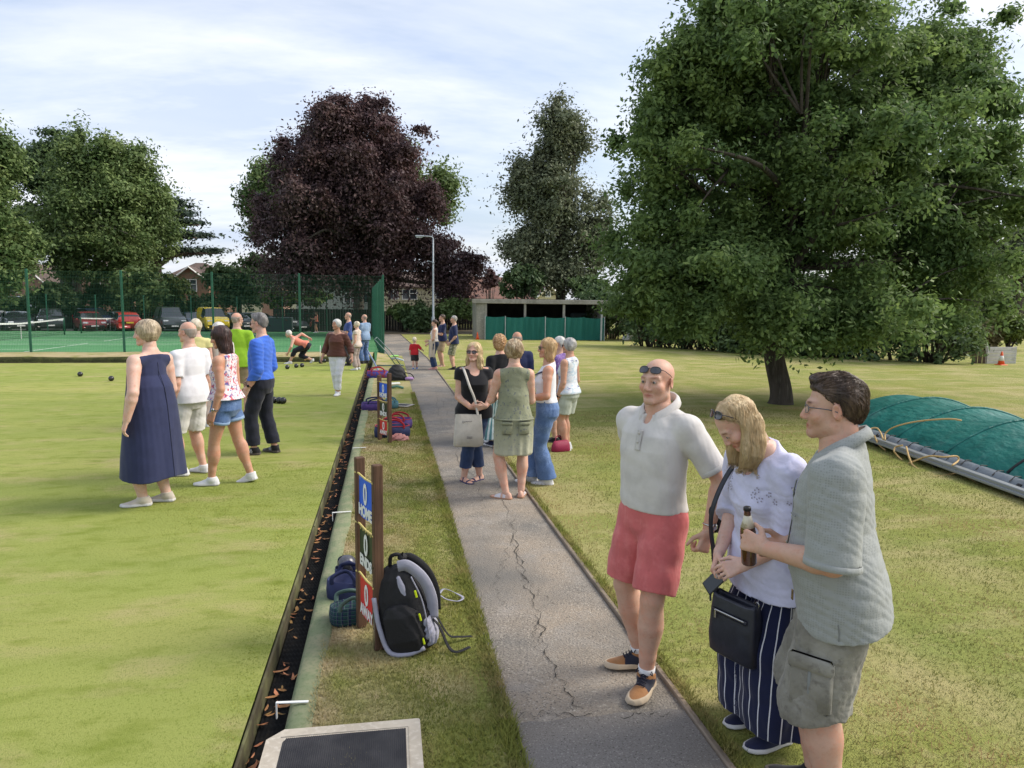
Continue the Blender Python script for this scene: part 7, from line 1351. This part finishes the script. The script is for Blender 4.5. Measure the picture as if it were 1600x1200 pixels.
# ---- what they hold
d, u, n = F.hd[-1]; bc = F.wri[-1] + d * .062 * F.U + n * .030 * F.U
m_bot = M('brown_glass', (.075, .022, .008), .06, spec=1.0, coat=.5); m_lab = M('bottle_label', (.62, .58, .48), .6, [(30, (.45, .40, .30), .55, .6)])
bo = empty('beer_bottle', tuple(wld(F, bc)), 0, 'brown glass beer bottle with pale neck label held by the man in grey shirt', 'bottle'); bo.rotation_euler = (R(6), R(-8), 0)
MB().lathe([(.0, -.105), (.028, -.105), (.030, -.10), (.030, .035), (.027, .055), (.0165, .085), (.0135, .105), (.0125, .125), (.0142, .127), (.0142, .133), (.0128, .135), (.001, .135)], 22).build('glass_body', m_bot, bo, True); MB().lathe([(.0275, .0555), (.0172, .0855), (.0142, .104), (.0139, .104)], 22).build('neck_label', m_lab, bo, True); MB().lathe([(.0147, .124), (.0150, .133), (.0138, .137), (.001, .1375)], 18).build('bottle_cap', M('cap_black', (.02, .02, .02), .4), bo, True)
F = FBL; Wh = (F.wri[1] + F.wri[-1]) / 2; c0 = F.T((-.015, .155, -.04)); hb_c = F.T((-.015, .175, -.045)); hba = R(14)
m_lea = M('navy_leather', (.012, .014, .026), .42, [(18, (.02, .023, .04), .45, .65)], [(260, .35, None, .002), (6, .25, None, .03)], spec=.5)
hb = empty('handbag', tuple(wld(F, hb_c)), -R(F.head) + hba, 'navy leather shoulder bag with a front zip held by the woman in white blouse', 'handbag'); V = []; rows = [(-.285, .118, .030), (-.275, .128, .040), (-.20, .130, .046), (-.08, .126, .042), (-.01, .120, .034), (.005, .117, .030), (-.012, .110, .024), (-.06, .108, .022)]
for z, a, b in rows:
    for i in range(32):
        t = 6.2832 * i / 32; V.append((a * math.copysign(abs(math.cos(t)) ** .35, math.cos(t)), b * math.copysign(abs(math.sin(t)) ** .6, math.sin(t)) + .004 * math.sin(z * 30), z - .012 * math.cos(math.cos(t) * 1.4) * (z > -.03)))
mesh('bag_body', V, [(j * 32 + i, j * 32 + (i + 1) % 32, j * 32 + 32 + (i + 1) % 32, j * 32 + 32 + i) for j in range(len(rows) - 1) for i in range(32)] + [tuple(range(31, -1, -1)), tuple(7 * 32 + i for i in range(32))], m_lea, hb, True)
MB().bbox((.0, .046, -.075), (.165, .006, .007), .002).bbox((.075, .050, -.092), (.010, .005, .040), .002).build('zip', M('steel'), hb); MB().bbox((0, .043, -.078), (.19, .006, .020), .003).build('zip_panel', m_lea, hb, True)
for k in (1, -1): MB().tube([(k * .112 + .010 * math.cos(a), 0, .004 + .014 * math.sin(a)) for a in np.linspace(0, 6.28, 12, endpoint=False)], .0022, 5, closed=True).build('ring', M('steel'), hb, True)
wl = lambda v: rotz(-hba) @ (np.array(v) - hb_c)
sp_ = [pt(.112, .0, .018), wl(F.T((.098, .150, .04))), wl(F.T((.088, .128, .17))), wl(F.T((.072, .03, .282))), wl(F.T((.05, -.06, .28)))]
def band(name, pts, w_, t_, mat, parent):
    P = spline(pts, 8); T = np.gradient(P, axis=0); T /= np.linalg.norm(T, axis=1)[:, None]; V = []
    for p_, tt in zip(P, T): b = nrm(np.cross(tt, (0, 1, .25))); n = np.cross(b, tt); V += [p_ + b * w_ - n * t_, p_ + b * w_ + n * t_, p_ - b * w_ + n * t_, p_ - b * w_ - n * t_]
    m = len(P); return mesh(name, V, [(4 * i + j, 4 * i + (j + 1) % 4, 4 * i + 4 + (j + 1) % 4, 4 * i + 4 + j) for i in range(m - 1) for j in range(4)], mat, parent, True)
band('shoulder_strap', sp_, .012, .002, m_lea, hb); MB().bbox((.114, .004, .055), (.030, .008, .012), .002).build('buckle', M('steel'), hb); MB().tube(spline([(.12, .01, .0), (.135, .015, -.03), (.13, .02, -.06)], 4), .005, 5).build('tassel', m_lea, hb, True)
d, u, n = F.hd[1]; ph = MB().bbox((0, 0, 0), (.072, .009, .148), .004).build('phone', M('phone_black', (.014, .016, .020), .25, spec=.6)); ph.location = wld(F, F.wri[1] + d * .075 * F.U + n * .018 * F.U); ph.rotation_euler = (R(25), R(-30), -R(F.head)); tag(ph, 'dark phone in the hand of the woman in white blouse over her bag', 'phone')
MB().tube([F.wri[-1] + F.hd[-1][0] * .085 * F.U + (F.hd[-1][1] * math.cos(a) + F.hd[-1][2] * math.sin(a)) * .0105 - F.hd[-1][1] * .012 for a in np.linspace(0, 6.28, 12, endpoint=False)], .0014, 5, closed=True).build('ring', M('steel'), F.root, True)
# tote bag of the blonde woman, red bag on the grass
F = FB; m_can = cloth('canvas', (.55, .515, .46), .95, bump=[(350, .6, None, .002), (7, .4, None, .03)]); cb_ = F.T((.06, .155, -.075)); tb = empty('tote_bag', tuple(wld(F, cb_)), -R(F.head) + .05, 'cream canvas tote bag hanging in front of the long haired blonde woman', 'tote bag'); V = []; rows = [(-.235, .135, .018), (-.22, .165, .045), (-.10, .160, .050), (.02, .150, .034), (.12, .142, .018)]
for z, a, b in rows:
    for i in range(32): t = 6.2832 * i / 32; V.append((a * math.copysign(abs(math.cos(t)) ** .4, math.cos(t)), b * math.copysign(abs(math.sin(t)) ** .7, math.sin(t)) + .006 * math.sin(z * 40 + 3 * math.cos(t) * 2), z + .006 * math.sin(3 * math.cos(t))))
mesh('bag_body', V, [(j * 32 + i, j * 32 + (i + 1) % 32, j * 32 + 32 + (i + 1) % 32, j * 32 + 32 + i) for j in range(len(rows) - 1) for i in range(32)] + [tuple(range(31, -1, -1))], m_can, tb, True); wl = lambda v: np.array(v) - cb_
band('strap', [pt(-.10, .02, .11), wl(F.T((.01, .128, .10))), wl(F.T((.045, .122, .19))), wl(F.T((.066, .082, .268))), wl(F.T((.076, .012, .318))), wl(F.T((.07, -.07, .285)))], .013, .002, m_can, tb)
mb = MB(); mb.tube([(.065 + .011 * math.cos(a), .0445, .045 + .011 * math.sin(a)) for a in np.linspace(0, 6.28, 14, endpoint=False)], .0022, 4, closed=True)
for i in range(9): mb.box((.045 - i * .009, .0445, .046 + .002 * (i % 3)), (.006, .004, .007))
for i in range(7): mb.box((-.03 + i * .009, .056, -.12), (.006, .004, .006)); mb.box((-.03 + i * .009, .056, -.135), (.007, .004, .004))
mb.build('print', M('print_grey', (.12, .12, .14), .9), tb)
rb = at(876, 706); t = empty('red_handbag', tuple(rb), .3, 'crimson handbag lying on the grass by the grey haired woman', 'handbag'); m_cr = M('crimson_leather', (.28, .02, .06), .5, bump=[(120, .4)])
V = []; rows = [(.0, .13, .05), (.03, .145, .065), (.10, .135, .055), (.155, .11, .025), (.16, .09, .01)]
for z, a, b in rows:
    for i in range(24): q = 6.2832 * i / 24; V.append((a * math.copysign(abs(math.cos(q)) ** .5, math.cos(q)), b * math.sin(q) + .01 * math.sin(z * 40 + q * 2), z))
mesh('bag_body', V, [(j * 24 + i, j * 24 + (i + 1) % 24, j * 24 + 24 + (i + 1) % 24, j * 24 + 24 + i) for j in range(4) for i in range(24)] + [tuple(range(23, -1, -1)), tuple(96 + i for i in range(24))], m_cr, t, True); MB().tube(spline([(-.08, .01, .15), (-.06, .03, .2), (.0, .06, .21), (.08, .08, .14), (.14, .1, .02), (.2, .08, .01)], 5), .007, 5).build('handle', m_cr, t, True)
# ================================================================== SCOREBOARDS, BAGS, MATS, BOWLS
m_post = M('brown_stained_timber', (.115, .062, .036), .75, [(3, (.075, .042, .026), .42, .62), (40, (.17, .10, .06), .55, .75, (1, 1, .05))], [(60, .5, (1, 1, .06))])
m_bl_ = M('blue_plate', (.016, .11, .68), .5, [(9, (.025, .12, .58), .45, .65)], [(6, .25, None, .01)]); m_gn_ = M('dark_green_plate', (.03, .045, .02), .6, [(9, (.045, .06, .03), .45, .65)]); m_rd_ = M('red_plate', (.62, .028, .03), .5, [(9, (.55, .05, .045), .45, .65)], [(6, .25, None, .01)]); m_let = M('white_lettering', (.74, .74, .72), .6)
m_tie = M('straw_cord', (.55, .45, .16), .8)
def scoreboard(lbl, pr, pf, ytop_r, ytop_f, hs=1.0):
    A = at(*pr, .02); B = at(*pf, .02); d = B - A; wdt = np.linalg.norm(d); rz = math.atan2(d[1], d[0]); root = empty('scoreboard', tuple(A), rz, lbl, 'scoreboard', 'scoreboards on the verge'); hA = tall(A, ytop_r); hB = tall(B, ytop_f)
    MB().bbox((0, 0, hA / 2), (.045, .055, hA), .004).build('post', m_post, root); MB().bbox((wdt, 0, hB / 2), (.045, .055, hB), .004).build('post', m_post, root)
    MB().add([(wdt - .016, -.031, .30), (wdt + .016, -.031, .30), (wdt + .016, -.031, .05), (wdt, -.031, -.02), (wdt - .016, -.031, .05), (wdt - .016, -.027, .30), (wdt + .016, -.027, .30), (wdt + .016, -.027, .05), (wdt, -.027, -.02), (wdt - .016, -.027, .05)], [(0, 4, 3, 2, 1), (5, 6, 7, 8, 9), (0, 1, 6, 5), (1, 2, 7, 6), (2, 3, 8, 7), (3, 4, 9, 8), (4, 0, 5, 9)]).build('spike', M('steel'), root)
    for z in (.12, .45, .8): MB().lathe([(.006, 0), (.006, .003), (.001, .0035)], 8, (wdt, -.0285, hB * z), Rm=rotx(math.pi / 2)).build('bolt', M('glasses_black', (.015, .015, .018), .25, spec=.6), root)
    x0, x1 = .028, wdt - .028; W = x1 - x0; H = min(hA, hB) - .06; zt = H - .015; ph = H * .262
    for i, (mt, word) in enumerate([(m_bl_, 'HOME'), (m_gn_, 'ENDS'), (m_rd_, 'AWAY')]):
        za = zt - i * H * .305; zb_ = za - ph; V = []
        for k in range(7):
            x = x0 + W * k / 6; bow = .006 * math.sin(math.pi * k / 6) * (1 if i != 1 else -.5)
            V += [(x, -.012 - bow, zb_ - .004 * math.sin(k)), (x, -.012 - bow * .6, za - .030), (x, -.007 - bow, zb_ - .004 * math.sin(k)), (x, -.007 - bow * .6, za - .030)]
        F_ = []
        for k in range(6): a, b = 4 * k, 4 * k + 4; F_ += [(a, b, b + 1, a + 1), (a + 2, a + 3, b + 3, b + 2), (a + 1, b + 1, b + 3, a + 3), (a, a + 2, b + 2, b)]
        F_ += [(0, 1, 3, 2), (24, 26, 27, 25)]
        pl = mesh('plate', V, F_, mt, root, False)
        for (txt, sz, zz) in (('0', ph * .66, za - .03 - (ph - .03) * .36), (word, ph * .34, zb_ + ph * .155)):
            v, f = text_mesh(txt, sz, .004); v = v - [(v[:, 0].max() + v[:, 0].min()) / 2, (v[:, 1].max() + v[:, 1].min()) / 2, 0]; sx = min(1.0, W * .9 / (np.ptp(v[:, 0]) + 1e-6)) * (.80 if txt == '0' else 1); v = np.stack([v[:, 0] * sx + (x0 + x1) / 2, -.0195 - v[:, 2], v[:, 1] + zz], 1); mesh('lettering', v, f, m_let, pl, False)
        mb = MB(); mb.tube([(0, -.03, za - .012), (x0, -.014, za - .016), ((x0 + x1) / 2, -.016, za - .024), (x1, -.014, za - .018), (wdt, -.03, za - .010)], .006, 6)
        for k in range(6): xx = x0 + W * (k + .5) / 6; mb.tube([(xx + .008 * math.cos(a), -.011, za - .032 + .014 * math.sin(a)) for a in np.linspace(0, 6.28, 8, endpoint=False)], .0025, 4, closed=True)
        mb.build('cord', m_tie, root, True)
    return root
scoreboard('nearer wooden scoreboard with HOME, ENDS and AWAY plates beside the backpack', (565, 979), (592, 1014), 714, 726)
scoreboard('farther wooden scoreboard standing over the purple bowls bag', (593.5, 687), (609, 692), 586, 583)
# backpack
m_bk = M('black_nylon'); m_gy = M('grey_nylon', (.33, .33, .40), .8, [(9, (.28, .28, .34), .45, .65)], [(400, .4, None, .001), (9, .3, None, .02)]); m_ny = M('neon_pull', (.62, .75, .02), .5)
bp = at(645, 1008, .02); root = empty('backpack', tuple(bp), R(-14), 'black and grey backpack with neon zip pulls leaning beside the nearer scoreboard', 'backpack')
tiltM = roty(R(-13)) @ rotx(R(4))
def sdmesh(name, f, lo, hi, h, mat, parent, Rm=None, off=(0, 0, 0)):
    V, F = nets(f, lo, hi, h); V = V @ np.asarray(Rm).T + np.array(off) if Rm is not None else V + np.array(off); return mesh(name, V, F, mat, parent, True)
bpn = [(.0, .135, .085, 0), (.05, .15, .100, .0), (.2, .150, .098, 0), (.33, .135, .088, .006), (.44, .100, .065, .012), (.49, .05, .035, .016)]
fb = lambda p: (s_loft(p, bpn, 3.0) + .004 * folds(p, 18, 3) - .004 * np.exp(-((p[:, 2] - .2) / .006) ** 2)).astype(f32)
sdmesh('main_body', fb, (-.2, -.16, -.02), (.2, .16, .53), .008, m_bk, root, tiltM)
sdmesh('front_pocket', lambda p: (s_loft(p - np.array([.0, -.085, 0], f32), [(.02, .10, .045, 0), (.1, .115, .06, 0), (.24, .10, .045, 0), (.30, .05, .02, 0)], 2.6) + .005 * folds(p, 20, 5)).astype(f32), (-.15, -.17, 0), (.15, 0, .33), .008, m_bk, root, tiltM)
sdmesh('side_pocket', lambda p: (s_loft((p - np.array([.128, .0, 0], f32)), [(.015, .030, .075, 0), (.08, .040, .085, 0), (.17, .028, .075, 0), (.19, .02, .05, 0)], 3) + .004 * folds(p, 18, 6)).astype(f32), (.05, -.12, -.01), (.2, .12, .22), .008, m_gy, root, tiltM)
sdmesh('grey_side_panel', lambda p: s_loft((p - np.array([.105, -.035, 0], f32)) @ roty(-.16).astype(f32), [(.17, .030, .040, 0), (.3, .032, .046, 0), (.40, .026, .036, 0), (.46, .012, .018, 0)], 3).astype(f32), (-.02, -.1, .18), (.19, .06, .5), .007, m_gy, root, tiltM)
T_ = lambda v: tiltM @ np.array(v, float)
def flat(name, pts, w_, t_, mat, parent, up=(0, 1, .2)):
    P = spline(pts, 8); T = np.gradient(P, axis=0); T /= np.linalg.norm(T, axis=1)[:, None] + 1e-9; V = []
    for p_, tt in zip(P, T): b = nrm(np.cross(tt, up)); n = np.cross(b, tt); V += [p_ + b * w_ - n * t_, p_ + b * w_ + n * t_, p_ - b * w_ + n * t_, p_ - b * w_ - n * t_]
    m = len(P); return mesh(name, V, [(4 * i + j, 4 * i + (j + 1) % 4, 4 * i + 4 + (j + 1) % 4, 4 * i + 4 + j) for i in range(m - 1) for j in range(4)] + [(0, 3, 2, 1), (4 * m - 4, 4 * m - 3, 4 * m - 2, 4 * m - 1)], mat, parent, True)
for yy in (-.02, .075): flat('shoulder_strap', [T_((.04, yy, .50)), T_((.10, yy, .49)), T_((.165, yy, .40)), T_((.185, yy, .28)), T_((.165, yy, .16))], .030, .008, m_gy if yy < 0 else m_bk, root, (0, 1, 0))
flat('lower_strap', [T_((.16, -.02, .15)), T_((.19, -.03, .10)), (.22, -.06, .03), (.27, -.08, .012), (.34, -.03, .02)], .011, .0015, m_bk, root, (0, 0, 1)); flat('lower_strap', [T_((.16, .06, .14)), (.2, .05, .05), (.26, .07, .03), (.33, .12, .012)], .011, .0015, m_bk, root, (0, 0, 1))
MB().tube(spline([T_((-.02, .03, .49)), T_((0, .03, .545)), T_((.05, .03, .545)), T_((.06, .03, .485))], 5), .011, 7).build('grab_handle', m_bk, root, True); MB().bbox(T_((.065, .03, .53)), (.05, .06, .045), .015).build('strap_buckle', m_bk, root, True)
for v in ((.118, -.075, .34), (.115, -.098, .21), (.105, -.115, .075)): MB().bbox(T_(v), (.012, .008, .045), .003, Rm=tiltM).build('zip_pull', m_ny, root)
MB().tube(spline([T_((.12, -.085, .45)), T_((.145, -.08, .30)), T_((.14, -.085, .12)), T_((.13, -.085, .04))], 6), .004, 5).build('zip', m_gy, root, True)
for yy in (-.135, .0): MB().tube(spline([T_((-.125, -.07, .36)), T_((-.13, -.095, .2)), T_((-.10, -.125, .05)), T_((.0, -.128, .018)), T_((.10, -.11, .03))], 6), .014, 7).build('grey_piping', m_gy, root, True) if yy < 0 else None
# bowls carriers behind the near scoreboard
m_nvn = M('navy_nylon', (.018, .024, .075), .7, [(9, (.03, .04, .11), .45, .65)], [(300, .5, None, .001), (8, .4, None, .02)]); m_tart = M('dark_green_tartan', (.012, .045, .045), .85); o_, _ = objxyz(m_tart)
_a = attr_sock(m_tart, 'u'); stripes(m_tart, _a, 1.0, .35, (.012, .016, .05)); stripes(m_tart, o_[2], 42, .3, (.01, .014, .045)); stripes(m_tart, _a, 1.0, .06, (.10, .16, .14)); stripes(m_tart, o_[2], 42, .06, (.10, .16, .14))
m_bowl = M('black_bowl', (.012, .012, .014), .22, spec=.6)
def bowlball(name, lbl, P, r=.0625, sq=.94, mat=None, group=None, cat='bowl'):
    n = 18; prof = [(r * math.sin(a) + 1e-4, -r * sq * math.cos(a)) for a in np.linspace(0, math.pi, 13)]; b = MB().lathe(prof, n, Rm=rotx(math.pi / 2 * .95) @ rotz(.4)); b2 = MB(); o = b.build(name, mat or m_bowl, None, True); o.location = (P[0], P[1], P[2] + r * .985); tag(o, lbl, cat, group)
    for s in (-1, 1): MB().lathe([(.030, s * r * sq * .985 - .0015), (.027, s * r * sq * .985 + .0015), (.001, s * r * sq + .0015)], 14, Rm=rotx(math.pi / 2 * .95) @ rotz(.4)).build('ring_mark', M('bowl_ring', (.05, .05, .055), .35), o, True)
    return o
def carrier(lbl, P, rx, ry, h, mat, rz=0, trim=None, u=False):
    root = empty('bowls_bag', tuple(P), rz, lbl, 'bag', 'bowls bags on the verge'); V = []; n = 28; rows = [(0, .92), (.01, 1.0), (h * .5, 1.03), (h, .97), (h, .90), (h * .35, .86)]
    for z, k in rows:
        for i in range(n): q = 6.2832 * i / n; V.append((rx * k * math.copysign(abs(math.cos(q)) ** .7, math.cos(q)), ry * k * math.copysign(abs(math.sin(q)) ** .7, math.sin(q)), z + .006 * math.sin(2 * q) * (z > .02)))
    F_ = [(j * n + i, j * n + (i + 1) % n, j * n + n + (i + 1) % n, j * n + n + i) for j in range(5) for i in range(n)] + [tuple(range(n - 1, -1, -1)), tuple(5 * n + i for i in range(n))]
    mesh('bag_body', V, F_, mat, root, True, attr={'u': [(i % n) / n * 22 for i in range(len(V))]} if u else None)
    if trim: MB().tube([(rx * .96 * math.copysign(abs(math.cos(q)) ** .7, math.cos(q)), ry * .96 * math.copysign(abs(math.sin(q)) ** .7, math.sin(q)), h) for q in np.linspace(0, 6.2832, 28, endpoint=False)], .006, 5, closed=True).build('rim', trim, root, True)
    for s in (-1, 1): flat('handle', [(-rx * .6, s * ry * .9, h * .9), (-rx * .5, s * ry * 1.02, h * 1.35), (rx * .1, s * ry * .7, h * 1.55), (rx * .55, s * ry * .95, h * 1.25), (rx * .6, s * ry * .9, h * .8)], .014, .002, trim or mat, root, (0, 1, .3))
    return root
p = at(547, 973, .02); carrier('open dark green tartan bowls bag behind the nearer scoreboard', p + (0, .03, 0), .125, .09, .11, m_tart, .2, None, True)
p2 = at(541, 941, .02); carrier('navy bowls bag slumped behind the tartan one', p2 + (0, .10, 0), .13, .10, .13, m_nvn, -.2)
p3 = at(541, 917, .02); cr_ = carrier('small navy cup bag holding one dark bowl at the ditch side', p3 + (0, .12, .0), .085, .085, .10, m_nvn, .1); bowlball('lawn_bowl', 'dark speckled bowl sitting in the navy cup bag', p3 + (0, .12, .055), .066, mat=M('speckled_bowl', (.06, .06, .075), .3, [(60, (.16, .16, .19), .56, .66)], spec=.6))
# loop strap on the grass
q = at(700, 938, .03); o = flat('loose_strap', [q + v for v in (pt(-.06, .0, .05), pt(-.02, .05, .06), pt(.06, .06, .02), pt(.10, .0, .012), pt(.06, -.05, .012), pt(-.01, -.03, .02), pt(-.05, -.01, .04))], .010, .002, m_gy, None, (0, .3, 1)); tag(o, 'grey webbing strap looped on the grass beside the backpack', 'strap')
# delivery mats
m_mc = M('mat_canvas', (.50, .445, .36), .9, [(4, (.42, .37, .30), .42, .62), (40, (.55, .50, .42), .5, .7)], [(300, .5, None, .002), (3, .2, None, .02)]); m_mr = M('mat_rubber', (.022, .022, .026), .6, [(5, (.04, .039, .042), .45, .65)])
def bmat(lbl, c0, c1, ln, chf=.04, ribs=40):
    A = at(*c0, .035); B = at(*c1, .035); d = B - A; w_ = np.linalg.norm(d); rz = math.atan2(d[1], d[0]); root = empty('delivery_mat', tuple(A), rz, lbl, 'mat', 'bowls delivery mats'); b = .075; c = chf
    out_ = [(c, 0), (w_ - .008, 0), (w_, -.008), (w_ + .004, -ln), (0, -ln), (0, -c)]; n = len(out_); V = [(x, y, .0) for x, y in out_] + [(x, y, .007) for x, y in out_]
    mesh('border', V, [tuple(range(n, 2 * n))[::-1], tuple(range(n))] + [(i, i + n, (i + 1) % n + n, (i + 1) % n) for i in range(n)], m_mc, root, False)
    xs = np.linspace(b, w_ - b * .9, ribs * 2 + 1); V = []
    for i, x in enumerate(xs):
        z = .0105 if i % 2 else .0080; y0 = -b - (.03 if i < 3 else 0) * (3 - i) / 3; V += [(x, y0, z), (x, -ln + b, z)]
    mesh('rubber_inlay', V, [(2 * i, 2 * i + 1, 2 * i + 3, 2 * i + 2) for i in range(2 * ribs)], m_mr, root, False)
    MB().tube([(b - .012, -b + .012, .0085), (w_ - b * .9 + .012, -b + .012, .0085), (w_ - b * .9 + .012, -ln + b, .0085)], .0018, 4).build('stitching', m_mc, root, True)
    return root
bmat('beige edged black ribbed bowls mat lying nearest on the verge', (420, 1144), (656, 1124), .62, .07, 60)
bmat('small beige edged bowls mat lying beyond the far scoreboard', (622, 630.5), (649, 632), .36, .01, 12)
# white distance pegs
m_peg = M('white_peg', (.75, .75, .73), .5)
for i, (a, b) in enumerate([((431, 1098), (482, 1096)), ((519, 801), (549, 799)), ((551, 700), (572, 699))]):
    A = at(*a, .045); B = at(*b, .045); d = B - A; L_ = np.linalg.norm(d[:2]); o = MB().bbox((L_ / 2, 0, 0), (L_, .016, .006), .001).bbox((.003, 0, -.042), (.006, .016, .080), .001).build('distance_peg', m_peg); o.location = A; o.rotation_euler = (0, 0, math.atan2(d[1], d[0])); tag(o, ['white angled marker peg on the turf strip just above the bowls mat', 'white marker peg on the turf strip before the nearer scoreboard', 'white marker peg on the turf strip near the far scoreboard'][i], 'marker peg', 'distance pegs along the ditch')
# bags by the far scoreboard
m_pur = M('purple_nylon', (.06, .035, .15), .7, [(9, (.10, .05, .20), .45, .65)], [(8, .4, None, .02)]); m_rtrim = M('red_trim', (.42, .03, .04), .6)
carrier('open navy bowls bag with red rim under the far scoreboard', at(613, 682, .02), .26, .15, .17, M('navy_nylon'), .1, m_rtrim); carrier('purple bowls bag with red rim behind the navy one', at(622, 668, .02), .22, .14, .15, m_pur, -.3, m_rtrim)
p = at(624, 688, .02); sdm = sdmesh('pink_cloth', lambda p: (s_loft(p, [(0, .13, .07, 0), (.05, .12, .06, 0), (.09, .05, .03, 0)], 2) + .018 * folds(p, 22, 4)).astype(f32), (-.2, -.12, -.02), (.2, .12, .14), .012, M('dusty_pink_cloth', (.46, .22, .20), .9, bump=[(20, .6, None, .02)]), None, off=p); tag(sdm, 'crumpled dusty pink cloth in front of the far bowls bags', 'cloth')
p = at(587, 640, .02); carrier('purple and blue bowls bag lying beside the turf strip', p, .26, .15, .14, m_pur, .15, m_nvn)
p = at(606, 638, .02); carrier('teal grey bowls bag between purple bag and small mat', p + (.05, .1, 0), .15, .11, .12, M('teal_nylon', (.10, .22, .24), .8), -.1)
p = at(590, 590, .02); carrier('blue and red bowls bag at the edge of the far ditch', p, .28, .15, .18, M('royal_nylon', (.04, .05, .26), .7, [(9, (.25, .04, .06), .5, .6)]), .1, m_rtrim)
p = at(620, 594, .02); r2 = empty('backpack', tuple(p), .1, 'small black rucksack sitting near the far bowls bags', 'backpack'); sdmesh('main_body', lambda p: (s_loft(p, [(0, .24, .16, 0), (.1, .25, .17, 0), (.28, .19, .13, .02), (.40, .08, .06, .03)], 2.4) + .008 * folds(p, 12, 9)).astype(f32), (-.32, -.24, -.02), (.32, .24, .46), .018, m_bk, r2); MB().tube(spline([(.2, -.1, .2), (.36, -.12, .16), (.42, -.1, .04), (.25, -.14, .02)], 5), .014, 5).build('strap', m_bk, r2, True); MB().bbox((.30, -.16, .05), (.22, .1, .09), .03).build('side_pouch', M('lilac_nylon', (.36, .22, .42), .7), r2, True)
# bowl pusher, lying pole, sticks
m_alu = M('green_grey_tube', (.16, .22, .20), .4, metal=.4); p = at(616, 572, .02); e1 = at(585, 571, .02); e = deep(585, 530, p[1]); e2 = deep(589, 527, p[1] + .1); o = MB().tube([p + (.05, 0, .03), (p + e) / 2 + (.05, 0, .03), e + (.0, 0, .0)], .016, 6).tube([p + (.2, .1, .03), (p + e2) / 2 + (.12, 0, .05), e2], .016, 6).tube([e, e2], .016, 6).tube([p + (-.55, 0, .02), p + (.3, .05, .02)], .02, 6).build('bowls_pusher', m_alu, None, True); tag(o, 'long handled metal bowls pusher standing on the far verge', 'bowls pusher')
a = deep(573, 545, at(575, 568, G)[1]); b = at(592, 581, .1); o = MB().tube(spline([a, (a + b) / 2 + (.05, 0, -.08), b], 5), .022, 6).build('ditch_pole', M('blue_grey_pole', (.20, .25, .36), .5), None, True); tag(o, 'blue grey pole leaning across the far end of the ditch', 'pole')
for i, (a, b, c) in enumerate([((592, 605), (624, 599), (.62, .64, .62)), ((612, 605), (630, 606), (.12, .25, .18)), ((612, 560), (630, 563), (.50, .60, .62)), ((608, 558), (622, 556), (.25, .55, .16))]):
    A = at(*a, .05); B = at(*b, .05); o = MB().tube([A, (A + B) / 2 + (0, 0, .03), B], .03, 6).build('measuring_stick', M('stick_%d' % i, c, .5), None, True); tag(o, ['pale stick lying across the verge beyond the far scoreboard', 'dark green stick lying beside the pale one', 'pale blue rolled cloth on the far verge', 'bright green rolled cloth on the far verge'][i], 'stick' if i < 2 else 'cloth roll')
# bowls on the green
for i, (px, py, lbl) in enumerate([(125.5, 588.5, 'black bowl farthest out on the open green'), (174, 595.5, 'second black bowl out on the open green'), (436, 630.5, 'black bowl touching another beside the blue shirted man'), (442.5, 631, 'black bowl at the outer side of the touching pair'), (428, 630, 'black bowl half hidden behind the leg in black jeans'), (449, 577, 'black bowl ahead of the bending bowler'), (463, 575, 'black bowl between the feet of the bending bowler'), (472, 574, 'black bowl nearest the rear foot of the bending bowler'), (501, 568.5, 'black bowl behind the bending bowler'), (507, 567, 'black bowl next to the brown blouse')]):
    bowlball('lawn_bowl', lbl, at(px, py, G - .006), .066, group='bowls on the green')
p = at(500, 566, G); o = MB().tube([(0, 0, 0), (.02, 0, .55)], .008, 5).build('marker_stick', m_peg, None, True); o.location = p; tag(o, 'thin white stick standing on the green behind the bowler', 'stick')
